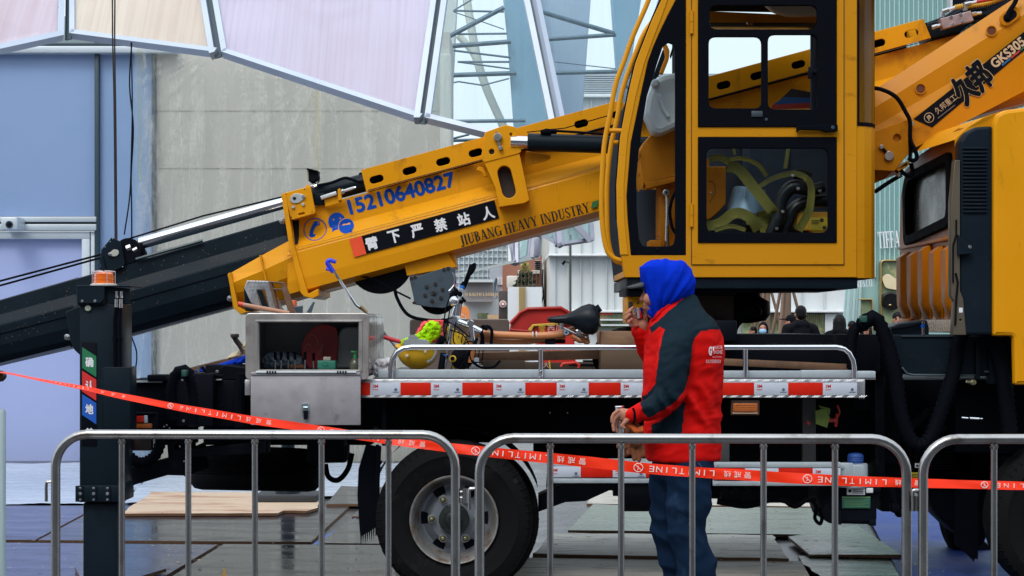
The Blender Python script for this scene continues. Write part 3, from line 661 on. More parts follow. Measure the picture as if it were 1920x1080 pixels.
for x0, x1 in ((1392, 1424), (1426, 1462), (1464, 1508), (1510, 1546)):
    b = B(); b.pbox(x0, 588, x1, 630, Y1 - .3, Y1 + .1, 0); b.build('shop_window', m_shop, t)
b = B(); b.pbox(1547, 588, 1578, 630, Y1 - .35, Y1, 0); b.build('shop_panel', m_clad, t)
b = B()
for i in range(40):
    x = 1394 + i * 3.8; b.pbox(x, 588 + random.random() * 3, x + 1.2, 600 + random.random() * 20, Y1 - .42, Y1 - .36, 0)
b.build('window_blind', M('olive_blind', (.16, .15, .07), .6, var=.5, vs=5), t, smooth=False)
b = B(); b.ptube([(1018, 505), (1017, 530), (1019, 550), (1015, 570)], Y1 - .5, 1.3, 6, smooth=4); b.ptube([(1018, 545), (1021, 570)], Y1 - .5, 1.3, 6)
b.build('dangling_cable', m_black, t)

# left of it: glassy block, fashion store, brick house, hoarding, tree
m_glb = M('pale_glass_facade', (.60, .68, .72), .4, var=.2, vs=.5, dirt=(.75, .80, .84), damt=.7, ds=.4, dth=.5, stretch=(1, 1, .3))
Y2 = 75
t = thing('glass_office_block', 'pale blue glass office block fading behind the bicycle grip', 'building', P(905, 704, Y2))
b = B(); b.pbox(800, 340, 952, 704, Y2, Y2 + 8, 0); b.build('facade', m_glb, t, smooth=False)
b = B()
for x in range(806, 952, 9): b.pbox(x, 345, x + 1, 560, Y2 - .2, Y2, 0)
for y in range(350, 560, 12): b.pbox(800, y, 952, y + .8, Y2 - .15, Y2, 0)
b.build('glazing_bar', M('pale_glazing_bar', (.64, .71, .75), .5), t, smooth=False)
Y3 = 62
t = thing('grey_flat_block', 'blue grey block of flats with small white windows beside the brick house', 'building', P(935, 704, Y3))
b = B(); b.pbox(918, 500, 946, 704, Y3 + 4, Y3 + 9, 0); b.build('wall', M('blue_grey_wall', (.38, .43, .50), .6), t, smooth=False)
for x, y in ((932, 520), (938, 520), (925, 545), (935, 560)):
    b = B(); b.pbox(x, y, x + 5, y + 14, Y3 + 3.9, Y3 + 4, 0); b.build('window', M('white_window', (.62, .66, .70), .4), t)
b = B(); b.vf([P(921, 545, Y3 + 3.8), P(930, 520, Y3 + 3.8), P(933, 524, Y3 + 3.8), P(926, 560, Y3 + 3.8)], [(0, 1, 2, 3)]); b.build('dark_slanted_panel', m_brace, t, smooth=False)  # dark slanted panel set on the block's wall
t = thing('brick_house', 'red brick building above the white hoarding with a black louvre', 'building', P(985, 704, Y3))
b = B(); b.plate([(942, 496), (1002, 478), (1016, 478), (1016, 704), (942, 704)], Y3 + 3, Y3 + 8, bev=0); b.build('wall', m_brick, t, smooth=False)
b = B(); b.pbox(1003, 488, 1013, 514, Y3 + 2.8, Y3 + 3, 0, m=1)
for y in range(489, 514, 4): b.pbox(1003, y, 1013, y + 1.8, Y3 + 2.6, Y3 + 2.8, 0)
b.build('louvre', [m_black, m_clad], t, smooth=False)
b = B(); b.pbox(950, 517, 974, 540, Y3 + 2, Y3 + 3, .05); b.pbox(970, 507, 1013, 513, Y3 + 2, Y3 + 3, .02); b.build('parapet', M('cream_parapet', (.62, .60, .55), .6), t)
Y4 = 50
t = thing('fashion_store', 'grey fashion store with gold lettering above a white wall', 'shop', P(905, 704, Y4))
b = B(); b.pbox(868, 528, 924, 566, Y4, Y4 + 4, 0); b.build('fascia', M('taupe_fascia', (.25, .235, .24), .5, var=.06), t, smooth=False)
b = B(); roman(b, 'O RALPH LAUREN', 872, 555, Y4 - .06, 62, 6); b.build('lettering', M('gold_letters', (.70, .52, .30), .4), t, smooth=False)
b = B(); b.pbox(862, 560, 934, 704, Y4 + .6, Y4 + 4, 0); b.pbox(868, 524, 925, 529, Y4 - .3, Y4 + .2, 0); b.build('wall', M('pale_store_wall', (.56, .60, .63), .5, var=.07, vs=.5), t, smooth=False)
b = B(); b.pbox(895, 587, 916, 602, Y4 + .4, Y4 + .6, 0); b.build('window', m_shop, t)
b = B(); b.pbox(914, 590, 950, 612, Y4 - .5, Y4 + .3, 0); b.build('counter', M('tan_counter', (.52, .34, .20), .6), t)
b = B(); b.pbox(888, 560, 892, 566, Y4 + .2, Y4 + .6, .02); b.build('wall_lamp', m_clad, t)
b = B(); b.plate(rnd([(862, 576), (874, 573), (880, 582), (881, 605), (876, 606), (873, 590), (864, 588)], 3), Y4 - 1, Y4 - .9, bev=.01); b.pbox(863, 590, 872, 596, Y4 - 1, Y4 - .9, .01); b.pbox(862, 599, 870, 606, Y4 - 1, Y4 - .9, .01)
b.build('orange_sign', M('orange_sign_board', (.75, .24, .06), .5), None, 'orange curved sign standing before the pale store wall', 'sign')
t = thing('sign_pillar', 'dark brown sign pillar with a round emblem beside the white hoarding', 'sign', P(944, 620, 46))
b = B(); b.pbox(935, 545, 952, 625, 46, 46.4, .02); b.build('pillar', m_dsign, t)
b = B(); b.disc(943, 570, 6.6, 45.9, 46, 24); b.disc(943, 570, 5.0, 45.88, 45.9, 24, m=1); b.pbox(940.5, 567.5, 945.5, 572, 45.86, 45.88, 0, m=2); b.build('round_emblem', [M('emblem_white', (.75, .72, .68), .5), M('emblem_red', (.45, .10, .07), .5), m_white], t)
t = thing('white_hoarding', 'white site hoarding with a band of gold stripes', 'hoarding', P(982, 704, 48))
b = B(); b.pbox(952, 538, 1016, 704, 48, 48.4, 0); b.build('board', M('white_hoarding_board', (.68, .72, .76), .5, var=.03), t, smooth=False)
b = B()
for i in range(6): b.pbox(973 + i * 2.2, 538, 974.5 + i * 2.2, 704, 47.9, 48, 0)
b.build('stripe', M('gold_stripe', (.46, .33, .14), .4), t, smooth=False)
t = thing('roof_fence', 'thin brown steel grille standing on top of the white hoarding', 'fence', P(990, 538, 49))
b = B()
for x in range(970, 1016, 7): b.pbox(x, 508, x + 1, 538, 49, 49.05, 0)
for y in (509, 521, 535): b.pbox(970, y, 1014, y + 1, 49.06, 49.1, 0)
b.build('grille', M('rusty_grille', (.12, .07, .05), .6), t, smooth=False)
# small conifer
m_con = M('conifer_needles', (.045, .070, .035), .7, var=.4, vs=4)
t = thing('conifer_tree', 'small dark conifer with a golden tip behind the hoarding grille', 'tree', P(985, 540, 51))
b = B(); b.tube([P(985, 545, 51), P(985, 498, 51)], [.12, .02], 6); b.build('trunk', m_wood, t)
def needles(b, n, ytop, ybot, w0, w1):
    for i in range(n):
        v = random.random(); py = ytop + (ybot - ytop) * v; wv = (w0 + (w1 - w0) * v) * (1 + .25 * math.sin(py * .9)); a = random.uniform(0, 6.28); r = math.sqrt(random.random()) * wv * 51 / F
        c0 = P(985, py, 51) + Vector((math.cos(a) * r, math.sin(a) * r, 0)); s_ = random.uniform(.03, .09)
        d1 = Vector((math.cos(a), math.sin(a), -.4)) * s_ * 1.6; d2 = Vector((random.uniform(-1, 1), random.uniform(-1, 1), random.uniform(-1, 1))) * s_
        b.vf([c0, c0 + d1, c0 + d1 * .5 + d2], [(0, 1, 2)])
b = B(); needles(b, 1500, 508, 540, 4, 19); b.build('crown', m_con, t, smooth=False)
b = B(); needles(b, 350, 492, 510, 1, 6); b.build('crown_tip', M('golden_needles', (.42, .36, .14), .6, var=.3, vs=5), t, smooth=False)
t = thing('lamp_post', 'dark slim lamp post with a small camera before the white building', 'lamp post', P(1069, 704, 40))
b = B(); b.ptube([(1069.5, 704), (1069.5, 440)], 40, 2.2, 10); b.build('pole', M('dark_olive_pole', (.07, .075, .06), .5), t)
b = B(); b.ptube([(1067, 493), (1062, 491)], 39.9, 1.0, 6); b.plate([(1053, 494), (1058, 488), (1062, 490), (1057, 497)], 39.8, 40, bev=.01); b.build('camera', m_black, t)
# lower ends of the other canopy, seen below the boom
m_pE = glass_mat('greenish_canopy_glass', (.70, .84, .84), .03, .05, .22, (.6, .72, .72))
m_frl = M('grey_lilac_frame', (.33, .34, .42), .4, .2)
t = thing('far_canopy', 'far glass canopy pieces with lilac grey frames hanging below the boom', 'canopy', P(1030, 704, 24))
for q, f in (([(1045, 400, 24), (1106, 380, 25), (1111, 452, 24.4), (1050, 461, 23.6)], .04), ([(1004, 436, 25), (1040, 395, 24.3), (1047, 460, 23.7)], .04), ([(952, 440, 25), (966, 400, 25), (966, 495, 24.6)], .05), ([(966, 400, 25), (1004, 380, 25), (993, 484, 24.8), (967, 495, 24.6)], .05),
             ([(1000, 400, 25), (1022, 380, 25), (1012, 480, 24.9), (994, 484, 24.8)], .06)):
    facet('canopy_panel', [P(*p) for p in q], f, .08, (m_frl, m_pE), t)
b = B(); bar(b, P(1062, 405, 24.2), P(1108, 452, 24.1), .08, .1, (0, 1, 0)); b.pbox(1002, 445, 1012, 481, 24, 24.5, .02); b.split('strut', m_frl, t)
b = B(); bar(b, P(800, 528, 24.4), P(967, 490, 24.6), .035, .06, (0, 1, 0)); bar(b, P(967, 491, 24.6), P(1012, 480, 24.9), .05, .06, (0, 1, 0)); b.build('edge_tube', M('pale_edge_tube', (.5, .56, .56), .5), t)

# ------------------------------------------------------------------ jewellery store on the right
Y5 = 34
t = thing('jewellery_store', 'pale teal ribbed jewellery store with white lettering and gold framed windows', 'shop', P(1750, 704, Y5))
b = B(); b.pbox(1600, -200, 2100, 745, Y5, Y5 + .7, 0); b.build('facade', m_teal, t, smooth=False)
b = B()
for i, x in enumerate(range(1604, 2096, 9)):
    b.pbox(x, -200, x + 2.4, 430 if x > 1704 else 520, Y5 - .07, Y5, .0)
b.build('rib', m_tealr, t, smooth=False)
b = B(); b.pbox(1786, -200, 2100, 40, Y5 - .4, Y5 - .1, 0); b.build('dark_upper_band', m_black, t); 
b = B(); b.pbox(1782, -200, 1786, 60, Y5 - .4, Y5 - .1, 0); b.build('white_edge', m_clad, t)
b = B()
for i in range(6):
    x0 = 1573 + i * 6; xt = 1596 + i * 4.5; b.vf([P(x0, 704, Y5 - .8 + i * .12), P(x0 + 5.4, 704, Y5 - .75 + i * .12), P(xt + 4, 380, Y5 - .3), P(xt, 380, Y5 - .3)], [(0, 1, 2, 3)], i % 2)
b.build('flared_fin', [m_tealr, M('pale_fin', (.52, .68, .67), .45)], t, smooth=False)
b = B(); roman(b, 'TIFFANY', 1647, 466, Y5 - .1, 62, 31, 4); b.build('lettering', m_white, t, smooth=False)
b = B(); roman(b, 'TIFFANY&CO.', 1580, 540, Y5 - .9, 58, 15, 3); b.build('small_lettering', m_white, t, smooth=False)
m_mirr = M('rippled_mirror', (.62, .56, .46), .12, .7, var=.5, vs=.9, dirt=(.02, .02, .02), damt=.95, ds=.9, dth=.53, rvar=.05)
for x0, y0, x1, y1, r_ in ((1651, 487, 1702, 700, 9), (1599, 560, 1637, 704, 5)):
    b = B(); b.plate(rr(x0, y0, x1, y1, r_), Y5 - .25, Y5 - .05, [rr(x0 + 2.2, y0 + 2.2, x1 - 2.2, y1 - 2.2, r_ - 2)], bev=.01); fr = b.build('window_frame', m_gold, t)
    b = B(); b.plate(rr(x0 + 2, y0 + 2, x1 - 2, y1 - 2, r_ - 2), Y5 - .16, Y5 - .12, bev=.002); b.build('window_pane', m_mirr if x0 > 1704 else m_shop, fr)
b = B(); b.plate(rnd([(1654, 553), (1668, 546), (1684, 550), (1689, 566), (1684, 580), (1668, 583), (1655, 572)], 9), Y5 - .30, Y5 - .18, bev=.03); b.ell(P(1669, 572, Y5 - .31), (.03, .02, .02), m=1)
b.build('black_reflection_blob', [M('black_reflection_gloss', (.006, .006, .007), .12), m_gold], t)  # solid black blob stands in for a reflection in the window
b = B(); b.plate(rnd([(1653, 520), (1665, 512), (1690, 530), (1688, 545), (1660, 540)], 6), Y5 - .22, Y5 - .18, bev=.004); b.build('cream_display', M('cream_display_card', (.72, .62, .40), .4), t)

# bare trees with timber stakes
m_bark = M('pale_bark', (.22, .14, .10), .8, var=.25, vs=6)
def bare_tree(px, Y, label, seed):
    rs = random.Random(seed); t = thing('bare_tree', label, 'tree', P(px, HY + F * CH / Y, Y), 'young bare street trees')
    b = B(); base = P(px, HY + F * CH / Y, Y); top = base + Vector((.05, 0, 5.2)); b.tube([base, base + Vector((.03, 0, 2.6)), top], [.12, .085, .03], 8, smooth=3); b.build('trunk', m_bark, t)
    c_ = B()
    def br(p, d, L, r, dep):
        q = p + d * L * .5 + Vector((rs.uniform(-.05, .05), 0, rs.uniform(0, .08))) * L; e = p + d * L + Vector((0, 0, .12 * L)); c_.tube([p, q, e], [r, r * .7, r * .35], 5, smooth=2)
        if dep:
            for _ in range(3):
                nd = (d + Vector((rs.uniform(-.8, .8), rs.uniform(-.8, .8), rs.uniform(-.2, .8)))).normalized(); br(p.lerp(e, rs.uniform(.35, .95)), nd, L * .6, r * .5, dep - 1)
    for i in range(13):
        z = rs.uniform(1.9, 5); a = rs.uniform(0, 6.28); br(base + Vector((.02, 0, z)), Vector((math.cos(a), math.sin(a), rs.uniform(0, .7))).normalized(), rs.uniform(.7, 1.3), .022, 2)
    c_.build('crown', m_bark, t)
    s = thing('tree_stakes', 'timber support stakes round ' + ('the left bare tree' if seed == 1 else 'the right bare tree'), 'stakes', base, 'support stakes of the young trees')
    for a in (0.2, 2.2, 4.3):
        b = B(); b.tube([base + Vector((math.cos(a) * .75, math.sin(a) * .5, 0)), base + Vector((math.cos(a) * .06, math.sin(a) * .06, 2.5))], .035, 7); b.build('stake', m_bark, s)
bare_tree(1435, 40, 'thin bare tree left of the dark heads', 1)
bare_tree(1473, 36, 'stouter bare tree right behind the tallest man', 2)
# ================================================================== the crane truck
YD = 8.77                                   # near side of the truck
truck = thing('crane_truck', 'yellow and black crane truck with its boom, glazed operator cab and low silver deck', 'crane truck', P(960, 610 + F * CH / 9.8, 9.8))
TR = truck
def part(b, name, mats, parent=None, **k): return b.build(name, mats, parent or TR, **k)
def bolt(b, px, py, rpx, Y, m=0, hexa=True): b.disc(px, py, rpx, Y - rpx * .7 * Y / F, Y + .004, 6 if hexa else 14, m, .001)

# ---------------------------------------------------------------- deck
b = B(); b.pbox(677, 711, 1622, 746, YD, YD + .05, .004, m=0)
for row, y0 in ((0, 713.6), (1, 743.4)):
    x = 682 + row * 5
    while x < 1616:
        for k in range(3): 
            p0 = P(x + k * 4.2, y0 + 1.8, YD - .0004); p1 = P(x + k * 4.2 + 6, y0 - 1.8, YD - .0004); capsule(b, p0, .0016, p1, .0016, 0, 5)
        x += 22
for i in range(5):
    for j in range(5): capsule(b, P(1609 + (i % 3) * 4, 716 + j * 6.5, YD), .0015, P(1612 + (i % 3) * 4, 722 + j * 6.5, YD), .0015, 0, 5)
deck_rail = part(b, 'deck_side_rail', m_alud)
segs = [(677, 694, 1), (694, 751, 0), (751, 808, 1), (808, 867, 0), (867, 925, 1), (925, 985, 0), (985, 1044, 1), (1044, 1104, 0), (1104, 1164, 1), (1164, 1227, 0), (1227, 1290, 1), (1290, 1353, 0), (1353, 1414, 1), (1414, 1478, 0), (1478, 1543, 1), (1543, 1607, 0)]
def reflector(x0, x1, y0, y1, Y, red, parent):
    b = B(); b.pbox(x0, y0, x1 - .2, y1, Y - .003, Y, .0005)
    if not red:
        b.text('3M', x0 + 10, y0 + 6.5, Y - .0042, h=6, w=10, m=1, bold=.03)
        b.pbox(x0 + 5, y0 + 12.5, x0 + 15, y0 + 13.6, Y - .0042, Y - .003, 0, m=1)
        b.disc(x1 - 9, y0 + 13, 3, Y - .0042, Y - .003, 12, m=2); b.pbox(x1 - 15, y0 + 17, x1 - 3, y0 + 18.4, Y - .0042, Y - .003, 0, m=2)
    part(b, 'reflective_sticker', [m_red if red else m_refw, m_redprint, M('grey_print', (.10, .12, .2), .5)], parent)
for x0, x1, r_ in segs: reflector(x0, x1, 717.5, 741, YD, r_, deck_rail)
b = B(); b.pbox(700, 708, 1642, 712, YD + .02, YD + 2.2, 0); part(b, 'deck_floor', M('worn_deck_floor', (.10, .10, .11), .6, .3, var=.2, vs=3))
b = B(); b.pbox(709, 693, 1206, 709.5, YD + .05, YD + .09, .003); b.pbox(1206, 695, 1502, 709.5, YD + .055, YD + .09, .003); b.pbox(1502, 694, 1598, 709.5, YD + .05, YD + .09, .003); b.pbox(1606, 696, 1642, 709, YD + .03, YD + .12, .004)
part(b, 'deck_edge_channel', m_alu)
b = B(); b.ptube(rnd([(733, 710), (733, 651), (1601, 651), (1601, 712)], 42, 8)[9:27] if False else [(733, 710), (733, 690), (736, 674), (744, 660), (757, 653), (772, 651), (1568, 651), (1583, 654), (1593, 662), (1600, 676), (1602, 690), (1602, 712)], YD + .03, 5.2, 12)
gr = part(b, 'deck_guard_rail', m_chrome)
b = B(); b.ptube([(1014, 653), (1014, 709)], YD + .035, 5, 12); part(b, 'rail_post', m_chrome, gr)
b = B(); b.ptube([(1398, 653), (1398, 709)], YD + .035, 5, 12); part(b, 'rail_post', m_chrome, gr)
b = B(); b.tube([P(1019, 693, YD + .01), P(1010, 698, YD - .012), P(1018, 703, YD + .01), P(1009, 708, YD - .01)], .0012, 5, smooth=4); part(b, 'tie_wire', m_steel, gr)

# ---------------------------------------------------------------- chassis
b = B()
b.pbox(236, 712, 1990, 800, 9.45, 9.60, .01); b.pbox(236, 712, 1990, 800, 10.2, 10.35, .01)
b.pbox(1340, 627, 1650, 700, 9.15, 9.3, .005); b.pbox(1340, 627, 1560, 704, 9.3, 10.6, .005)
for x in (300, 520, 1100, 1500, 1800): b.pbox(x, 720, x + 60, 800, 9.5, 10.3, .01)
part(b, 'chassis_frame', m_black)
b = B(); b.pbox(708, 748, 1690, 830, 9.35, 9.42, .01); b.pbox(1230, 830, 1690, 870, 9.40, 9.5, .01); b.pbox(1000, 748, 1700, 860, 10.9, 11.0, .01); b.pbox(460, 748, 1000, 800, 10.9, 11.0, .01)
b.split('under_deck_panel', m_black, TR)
b = B(); b.pbox(1505, 747, 1530, 865, 9.1, 9.14, .004); b.pbox(1258, 747, 1275, 870, 9.05, 9.1, .004); b.pbox(1345, 820, 1368, 867, 8.95, 9.0, .004)
b.split('guard_bracket', M('grey_bracket', (.09, .095, .10), .5, .3, var=.2), TR)
b = B(); b.ptube([(1025, 900), (1110, 905), (1160, 905), (1600, 915)], 9.8, 15, 14); b.ptube([(1150, 900), (1350, 905)], 9.9, 30, 16); b.ptube([(1350, 925), (1560, 925)], 9.7, 18, 12)
b.plate([(1010, 930), (1065, 905), (1096, 900), (1150, 908), (1160, 912), (1098, 940), (1060, 942), (1010, 960)], 9.3, 9.5, bev=.01)
part(b, 'drive_shaft', m_black)
b = B(); b.lathe([(.0, 0), (.085, .01), (.09, .03), (.09, .32), (.085, .34), (0, .35)], P(1162, 928, 9.3), (1, 0, 0), 24, 0); part(b, 'air_tank', m_black)
b = B(); b.disc(1047, 773, 20, 9.33, 9.36, 24); b.disc(1047, 773, 8, 9.32, 9.34, 16); b.disc(1031, 774, 1.6, 9.31, 9.34, 8, m=1); b.disc(1064, 774, 1.6, 9.31, 9.34, 8, m=1); part(b, 'round_cover', [m_black, m_steel])
# side marker lamp
b = B(); b.pbox(1371, 750, 1424, 778.5, 8.80, 8.84, .004); ml = part(b, 'side_marker_lamp', M('lamp_bezel', (.10, .055, .03), .4))
b = B(); b.pbox(1375, 756, 1420.5, 772.5, 8.785, 8.81, .003)
for i in range(4):
    b.pbox(1377, 758.2 + i * 3.4, 1419, 759.4 + i * 3.4, 8.782, 8.786, 0, m=1)
b.pbox(1374, 773, 1421, 776, 8.79, 8.81, .002, m=2)
part(b, 'lens', [m_amberd, M('amber_facets', (.62, .20, .05), .3), M('pale_amber_edge', (.6, .42, .3), .4)], ml)
# lower side guard
for x0, x1, y0, y1 in ((1030, 1234, 866, 906), (1337, 1577, 867, 911)):
    b = B(); b.pbox(x0, y0, x1, y0 + 10, 8.80, 8.84, .003); b.pbox(x0, y0 + 9, x1, y1 - 9, 8.815, 8.84, .003); b.pbox(x0, y1 - 9, x1, y1, 8.80, 8.84, .003)
    for x in (x0 + 8, x1 - 12): bolt(b, x, y1 - 4, 2.0, 8.80); bolt(b, x, y0 + 5, 2.0, 8.80)
    sg = part(b, 'side_guard', m_alu)
    if x0 == 1030:
        for q in ((1030, 1089, 0), (1089, 1149, 1), (1149, 1211, 0), (1211, 1230, 1)): reflector(q[0], q[1], y0 + 9, y0 + 29, 8.80, q[2], sg)
    else:
        for q in ((1337, 1397, 1), (1397, 1460, 0), (1460, 1524, 1), (1524, 1576, 0)): reflector(q[0], q[1], y0 + 11, y0 + 33, 8.80, q[2], sg)
# battery / filter box with the rounded bracket and blue cap
b = B(); b.lathe([(.085, 0), (.088, .01), (.088, .112), (.085, .12)], P(1595, 912, 8.93), (0, 0, 1), 28); b.pbox(1573, 868, 1600, 912, 8.84, 8.86, .006); bolt(b, 1580, 876, 3.4, 8.84, hexa=False)
rt = part(b, 'rounded_guard_end', m_alu)
b = B()
b.lathe([(.038, 0), (.040, .008)] + [(.040 + .003 * (i % 2), .010 + i * .005) for i in range(7)] + [(.034, .048), (.015, .053)], P(1604, 868, 8.95), (0, 0, 1), 20); part(b, 'blue_cap', M('blue_cap', (.005, .05, .24), .6, var=.2, vs=30), rt)
b = B(); b.plate(rnd([(1536, 905), (1650, 905), (1650, 925), (1645, 945), (1645, 975), (1640, 984), (1552, 982), (1543, 960), (1540, 930)], 8), 8.92, 9.35, bev=.02)
b.pbox(1536, 912, 1652, 924, 8.90, 9.3, .01); b.pbox(1572, 958, 1578, 984, 8.89, 8.92, .003); b.pbox(1630, 975, 1643, 986, 8.89, 8.93, .003)
bb = part(b, 'battery_box', m_black)
b = B(); b.pbox(1588, 915, 1622, 928, 8.893, 8.90, .001); b.pbox(1624, 915, 1637, 924, 8.893, 8.90, .001); b.pbox(1591, 918, 1596, 923, 8.8915, 8.893, 0, m=1)
for i in range(3): b.pbox(1599, 918 + i * 3, 1619, 919 + i * 3, 8.8915, 8.893, 0, m=1)
part(b, 'white_label', [m_white, m_black], bb)
b = B(); b.pbox(1579, 931, 1632, 953, 8.910, 8.918, .001); b.pbox(1579, 931, 1632, 934, 8.908, 8.911, 0, m=1)
for i in range(5): b.pbox(1583, 937 + i * 3, 1628 - (i % 2) * 6, 938 + i * 3, 8.9085, 8.911, 0, m=1)
part(b, 'green_label', [M('teal_green_label', (.03, .14, .10), .5), M('green_label_print', (.12, .28, .12), .5)], bb)
b = B()
b.ptube([(1520, 935), (1530, 950), (1528, 972), (1538, 982), (1541, 968), (1536, 952)], 9.0, 3.4, 8, smooth=6); b.ptube([(1465, 935), (1490, 950), (1512, 938), (1530, 936)], 9.05, 4, 8, smooth=6)
b.ptube([(1672, 915), (1682, 960), (1692, 958), (1700, 915)], 9.1, 6, 8, smooth=6); b.pbox(1672, 945, 1688, 962, 9.05, 9.12, .01)
b.ptube([(1345, 940), (1400, 948), (1450, 936), (1500, 944)], 9.3, 6, 8, smooth=6)
for x in (1360, 1380, 1404, 1430): b.disc(x, 922, 7, 9.2, 9.3, 10)
b.split('air_hose', m_matte, TR)
# warning sign and small labels under the deck
b = B(); b.plate([(1546, 766), (1556, 782), (1551, 802), (1530, 795), (1529, 770)], 9.0, 9.02, bev=.002); b.plate([(1535, 760), (1557, 766), (1556, 778), (1546, 776)], 9.02, 9.03, bev=.001)
b.ptube([(1553, 788), (1570, 788)], 9.02, 4, 8, m=1); b.ptube([(1569, 776), (1567, 800)], 9.02, 3, 8, m=1); b.ptube([(1570, 760), (1574, 772), (1570, 784)], 9.03, 2, 8, m=1, smooth=4); b.ptube([(1512, 790), (1518, 796)], 9.0, 3, 6, m=1)
part(b, 'green_red_coupling', [M('lime_coupling', (.20, .30, .05), .5, var=.3, vs=30), M('red_coupling', (.45, .03, .02), .4)])
# ---------------------------------------------------------------- right hand structure under the truck cab
b = B()
b.plate([(1672, 627), (1920, 627), (2150, 629), (2150, 700), (1920, 698), (1900, 706), (1716, 705), (1696, 700), (1686, 690), (1672, 688)], 8.95, 9.12, bev=.008)
b.plate(rnd([(1672, 614), (1684, 607), (1738, 600), (1742, 612), (1742, 630), (1672, 630)], 4), 9.0, 9.25, bev=.006)
b.pbox(1855, 617, 1899, 720, 8.93, 9.0, .006); b.pbox(1830, 640, 1838, 712, 8.92, 8.96, .004)
part(b, 'outrigger_housing', m_blk2)
b = B(); b.ptube([(1674, 688), (1692, 690), (1700, 700), (1712, 703), (1834, 704)], 8.94, 2.2, 8); b.ptube([(1845, 697), (1920, 698)], 8.94, 2, 8); b.pbox(1690, 629, 1920, 631, 8.94, 8.95, 0); part(b, 'welded_edge', M('slate_edge', (.04, .065, .08), .35, coat=.3))
b = B(); b.pbox(1640, 705, 1660, 900, 9.2, 9.6, .01); b.pbox(1650, 745, 1705, 960, 9.5, 10.0, .02); b.pbox(1722, 806, 1830, 930, 9.6, 10.6, .03); b.pbox(1790, 712, 2150, 850, 9.2, 9.9, .02); b.pbox(1660, 712, 1990, 745, 9.7, 10.9, .02)
b.pbox(1620, 700, 1640, 740, 9.3, 9.4, .0); b.pbox(1725, 765, 1800, 806, 9.4, 9.8, .01); b.pbox(1600, 640, 1672, 770, 9.28, 9.45, .01)
b.ptube([(1700, 806), (1740, 775), (1770, 806)], 9.3, 10, 10)
part(b, 'engine_underframe', m_black)
b = B()
for i in range(12): b.pbox(1716 + (i % 3) * 3, 822 + i * 5, 1790, 824 + i * 5, 9.55, 9.6, 0)
part(b, 'cooling_fins', m_blk2)
b = B(); b.ptube([(1812, 715), (1822, 717)], 8.9, 3, 10); b.disc(1826, 717, 5.4, 8.88, 8.95, 16); b.disc(1826, 717, 2, 8.87, 8.9, 10); part(b, 'grease_fitting', M('brass_fitting', (.42, .40, .25), .35, .8))
b = B(); b.ptube([(1803, 783), (1815, 784)], 8.95, 2, 8); b.ptube([(1818, 784), (1836, 785)], 8.95, 2.5, 8); b.ptube([(1838, 785), (1842, 785)], 8.95, 1.5, 8); part(b, 'chrome_rod', m_chrome)
b = B(); b.pbox(1716, 869, 1731, 877, 9.09, 9.1, 0); b.pbox(1718, 871, 1722, 875, 9.088, 9.09, 0, m=1); b.pbox(1708, 886, 1730, 898, 9.09, 9.1, 0, m=2)
for i in range(3): b.pbox(1710, 889 + i * 3, 1728, 890 + i * 3, 9.088, 9.09, 0, m=1)
part(b, 'small_label', [m_white, m_black, M('yellow_label', (.6, .45, .02), .5)])
# corrugated hose loops
def chose(pts, Y, r_, name='corrugated_hose', mat=None, rid=.16, st=6, parent=None):
    q = catmull([P(p[0], p[1], p[2] if len(p) > 2 else Y) for p in pts], 14); L = [0]
    for a_, c_ in zip(q, q[1:]): L.append(L[-1] + (c_ - a_).length)
    n = int(L[-1] / (r_ * Y / F) * 2.2); pp = []; rs = []
    for i in range(n + 1):
        d = L[-1] * i / n; k = min(int(np.searchsorted(L, d)), len(q) - 1); k = max(k, 1); f_ = (d - L[k - 1]) / max(L[k] - L[k - 1], 1e-9)
        pp.append(q[k - 1].lerp(q[k], f_)); rs.append(r_ * Y / F * (1 + rid * (1 if i % 2 else -.4)))
    b = B(); b.tube(pp, rs, 10); return part(b, name, mat or m_matte, parent, sharp=60)
chose([(1612, 612), (1640, 596), (1662, 640), (1678, 700), (1690, 780), (1712, 830), (1740, 826), (1765, 770), (1790, 690), (1795, 650), (1806, 622)], 8.9, 13)
chose([(1806, 622), (1826, 604), (1856, 625), (1876, 680), (1888, 760), (1895, 830)], 8.88, 14)
chose([(1612, 612), (1600, 624), (1595, 660), (1600, 700)], 8.95, 10)
b = B(); b.pbox(1616, 592, 1626, 604, 8.82, 8.9, .003); b.pbox(1811, 606, 1821, 619, 8.82, 8.9, .003); part(b, 'hose_clip', M('green_clip', (.02, .09, .07), .4))
b = B(); b.ptube([(1672, 617), (1700, 613), (1728, 606)], 8.98, 3, 8, smooth=4); b.ptube([(1730, 603), (1730, 628)], 8.98, 3.4, 10, m=1); b.ptube([(1730, 608), (1730, 614)], 8.98, 3.8, 10, m=2); part(b, 'gas_strut', [m_matte, m_steel, m_blueprint])

# ---------------------------------------------------------------- rear end at the left
b = B()
b.pbox(236, 712, 470, 800, 9.0, 9.4, .01); b.pbox(276, 703, 310, 715, 8.95, 9.1, .004); b.pbox(385, 684, 465, 718, 9.1, 9.3, .005); b.plate(rnd([(410, 693), (420, 684), (464, 690), (464, 712), (408, 712)], 4), 9.0, 9.2, bev=.005)
b.pbox(330, 700, 400, 800, 8.9, 9.1, .01); b.pbox(300, 800, 360, 835, 9.1, 9.3, .01); b.pbox(380, 795, 700, 835, 9.7, 10.3, .02); b.pbox(575, 800, 645, 868, 9.3, 9.5, .01)
part(b, 'rear_crossmember', m_black)
b = B(); b.pbox(244, 714, 304, 717.5, 8.97, 9.0, .001); b.pbox(352, 711, 415, 713, 8.97, 9.0, .001); part(b, 'bright_edge', m_alu)
chose([(325, 790), (322, 740), (330, 705), (345, 695), (358, 712), (365, 760), (362, 800)], 8.92, 11)
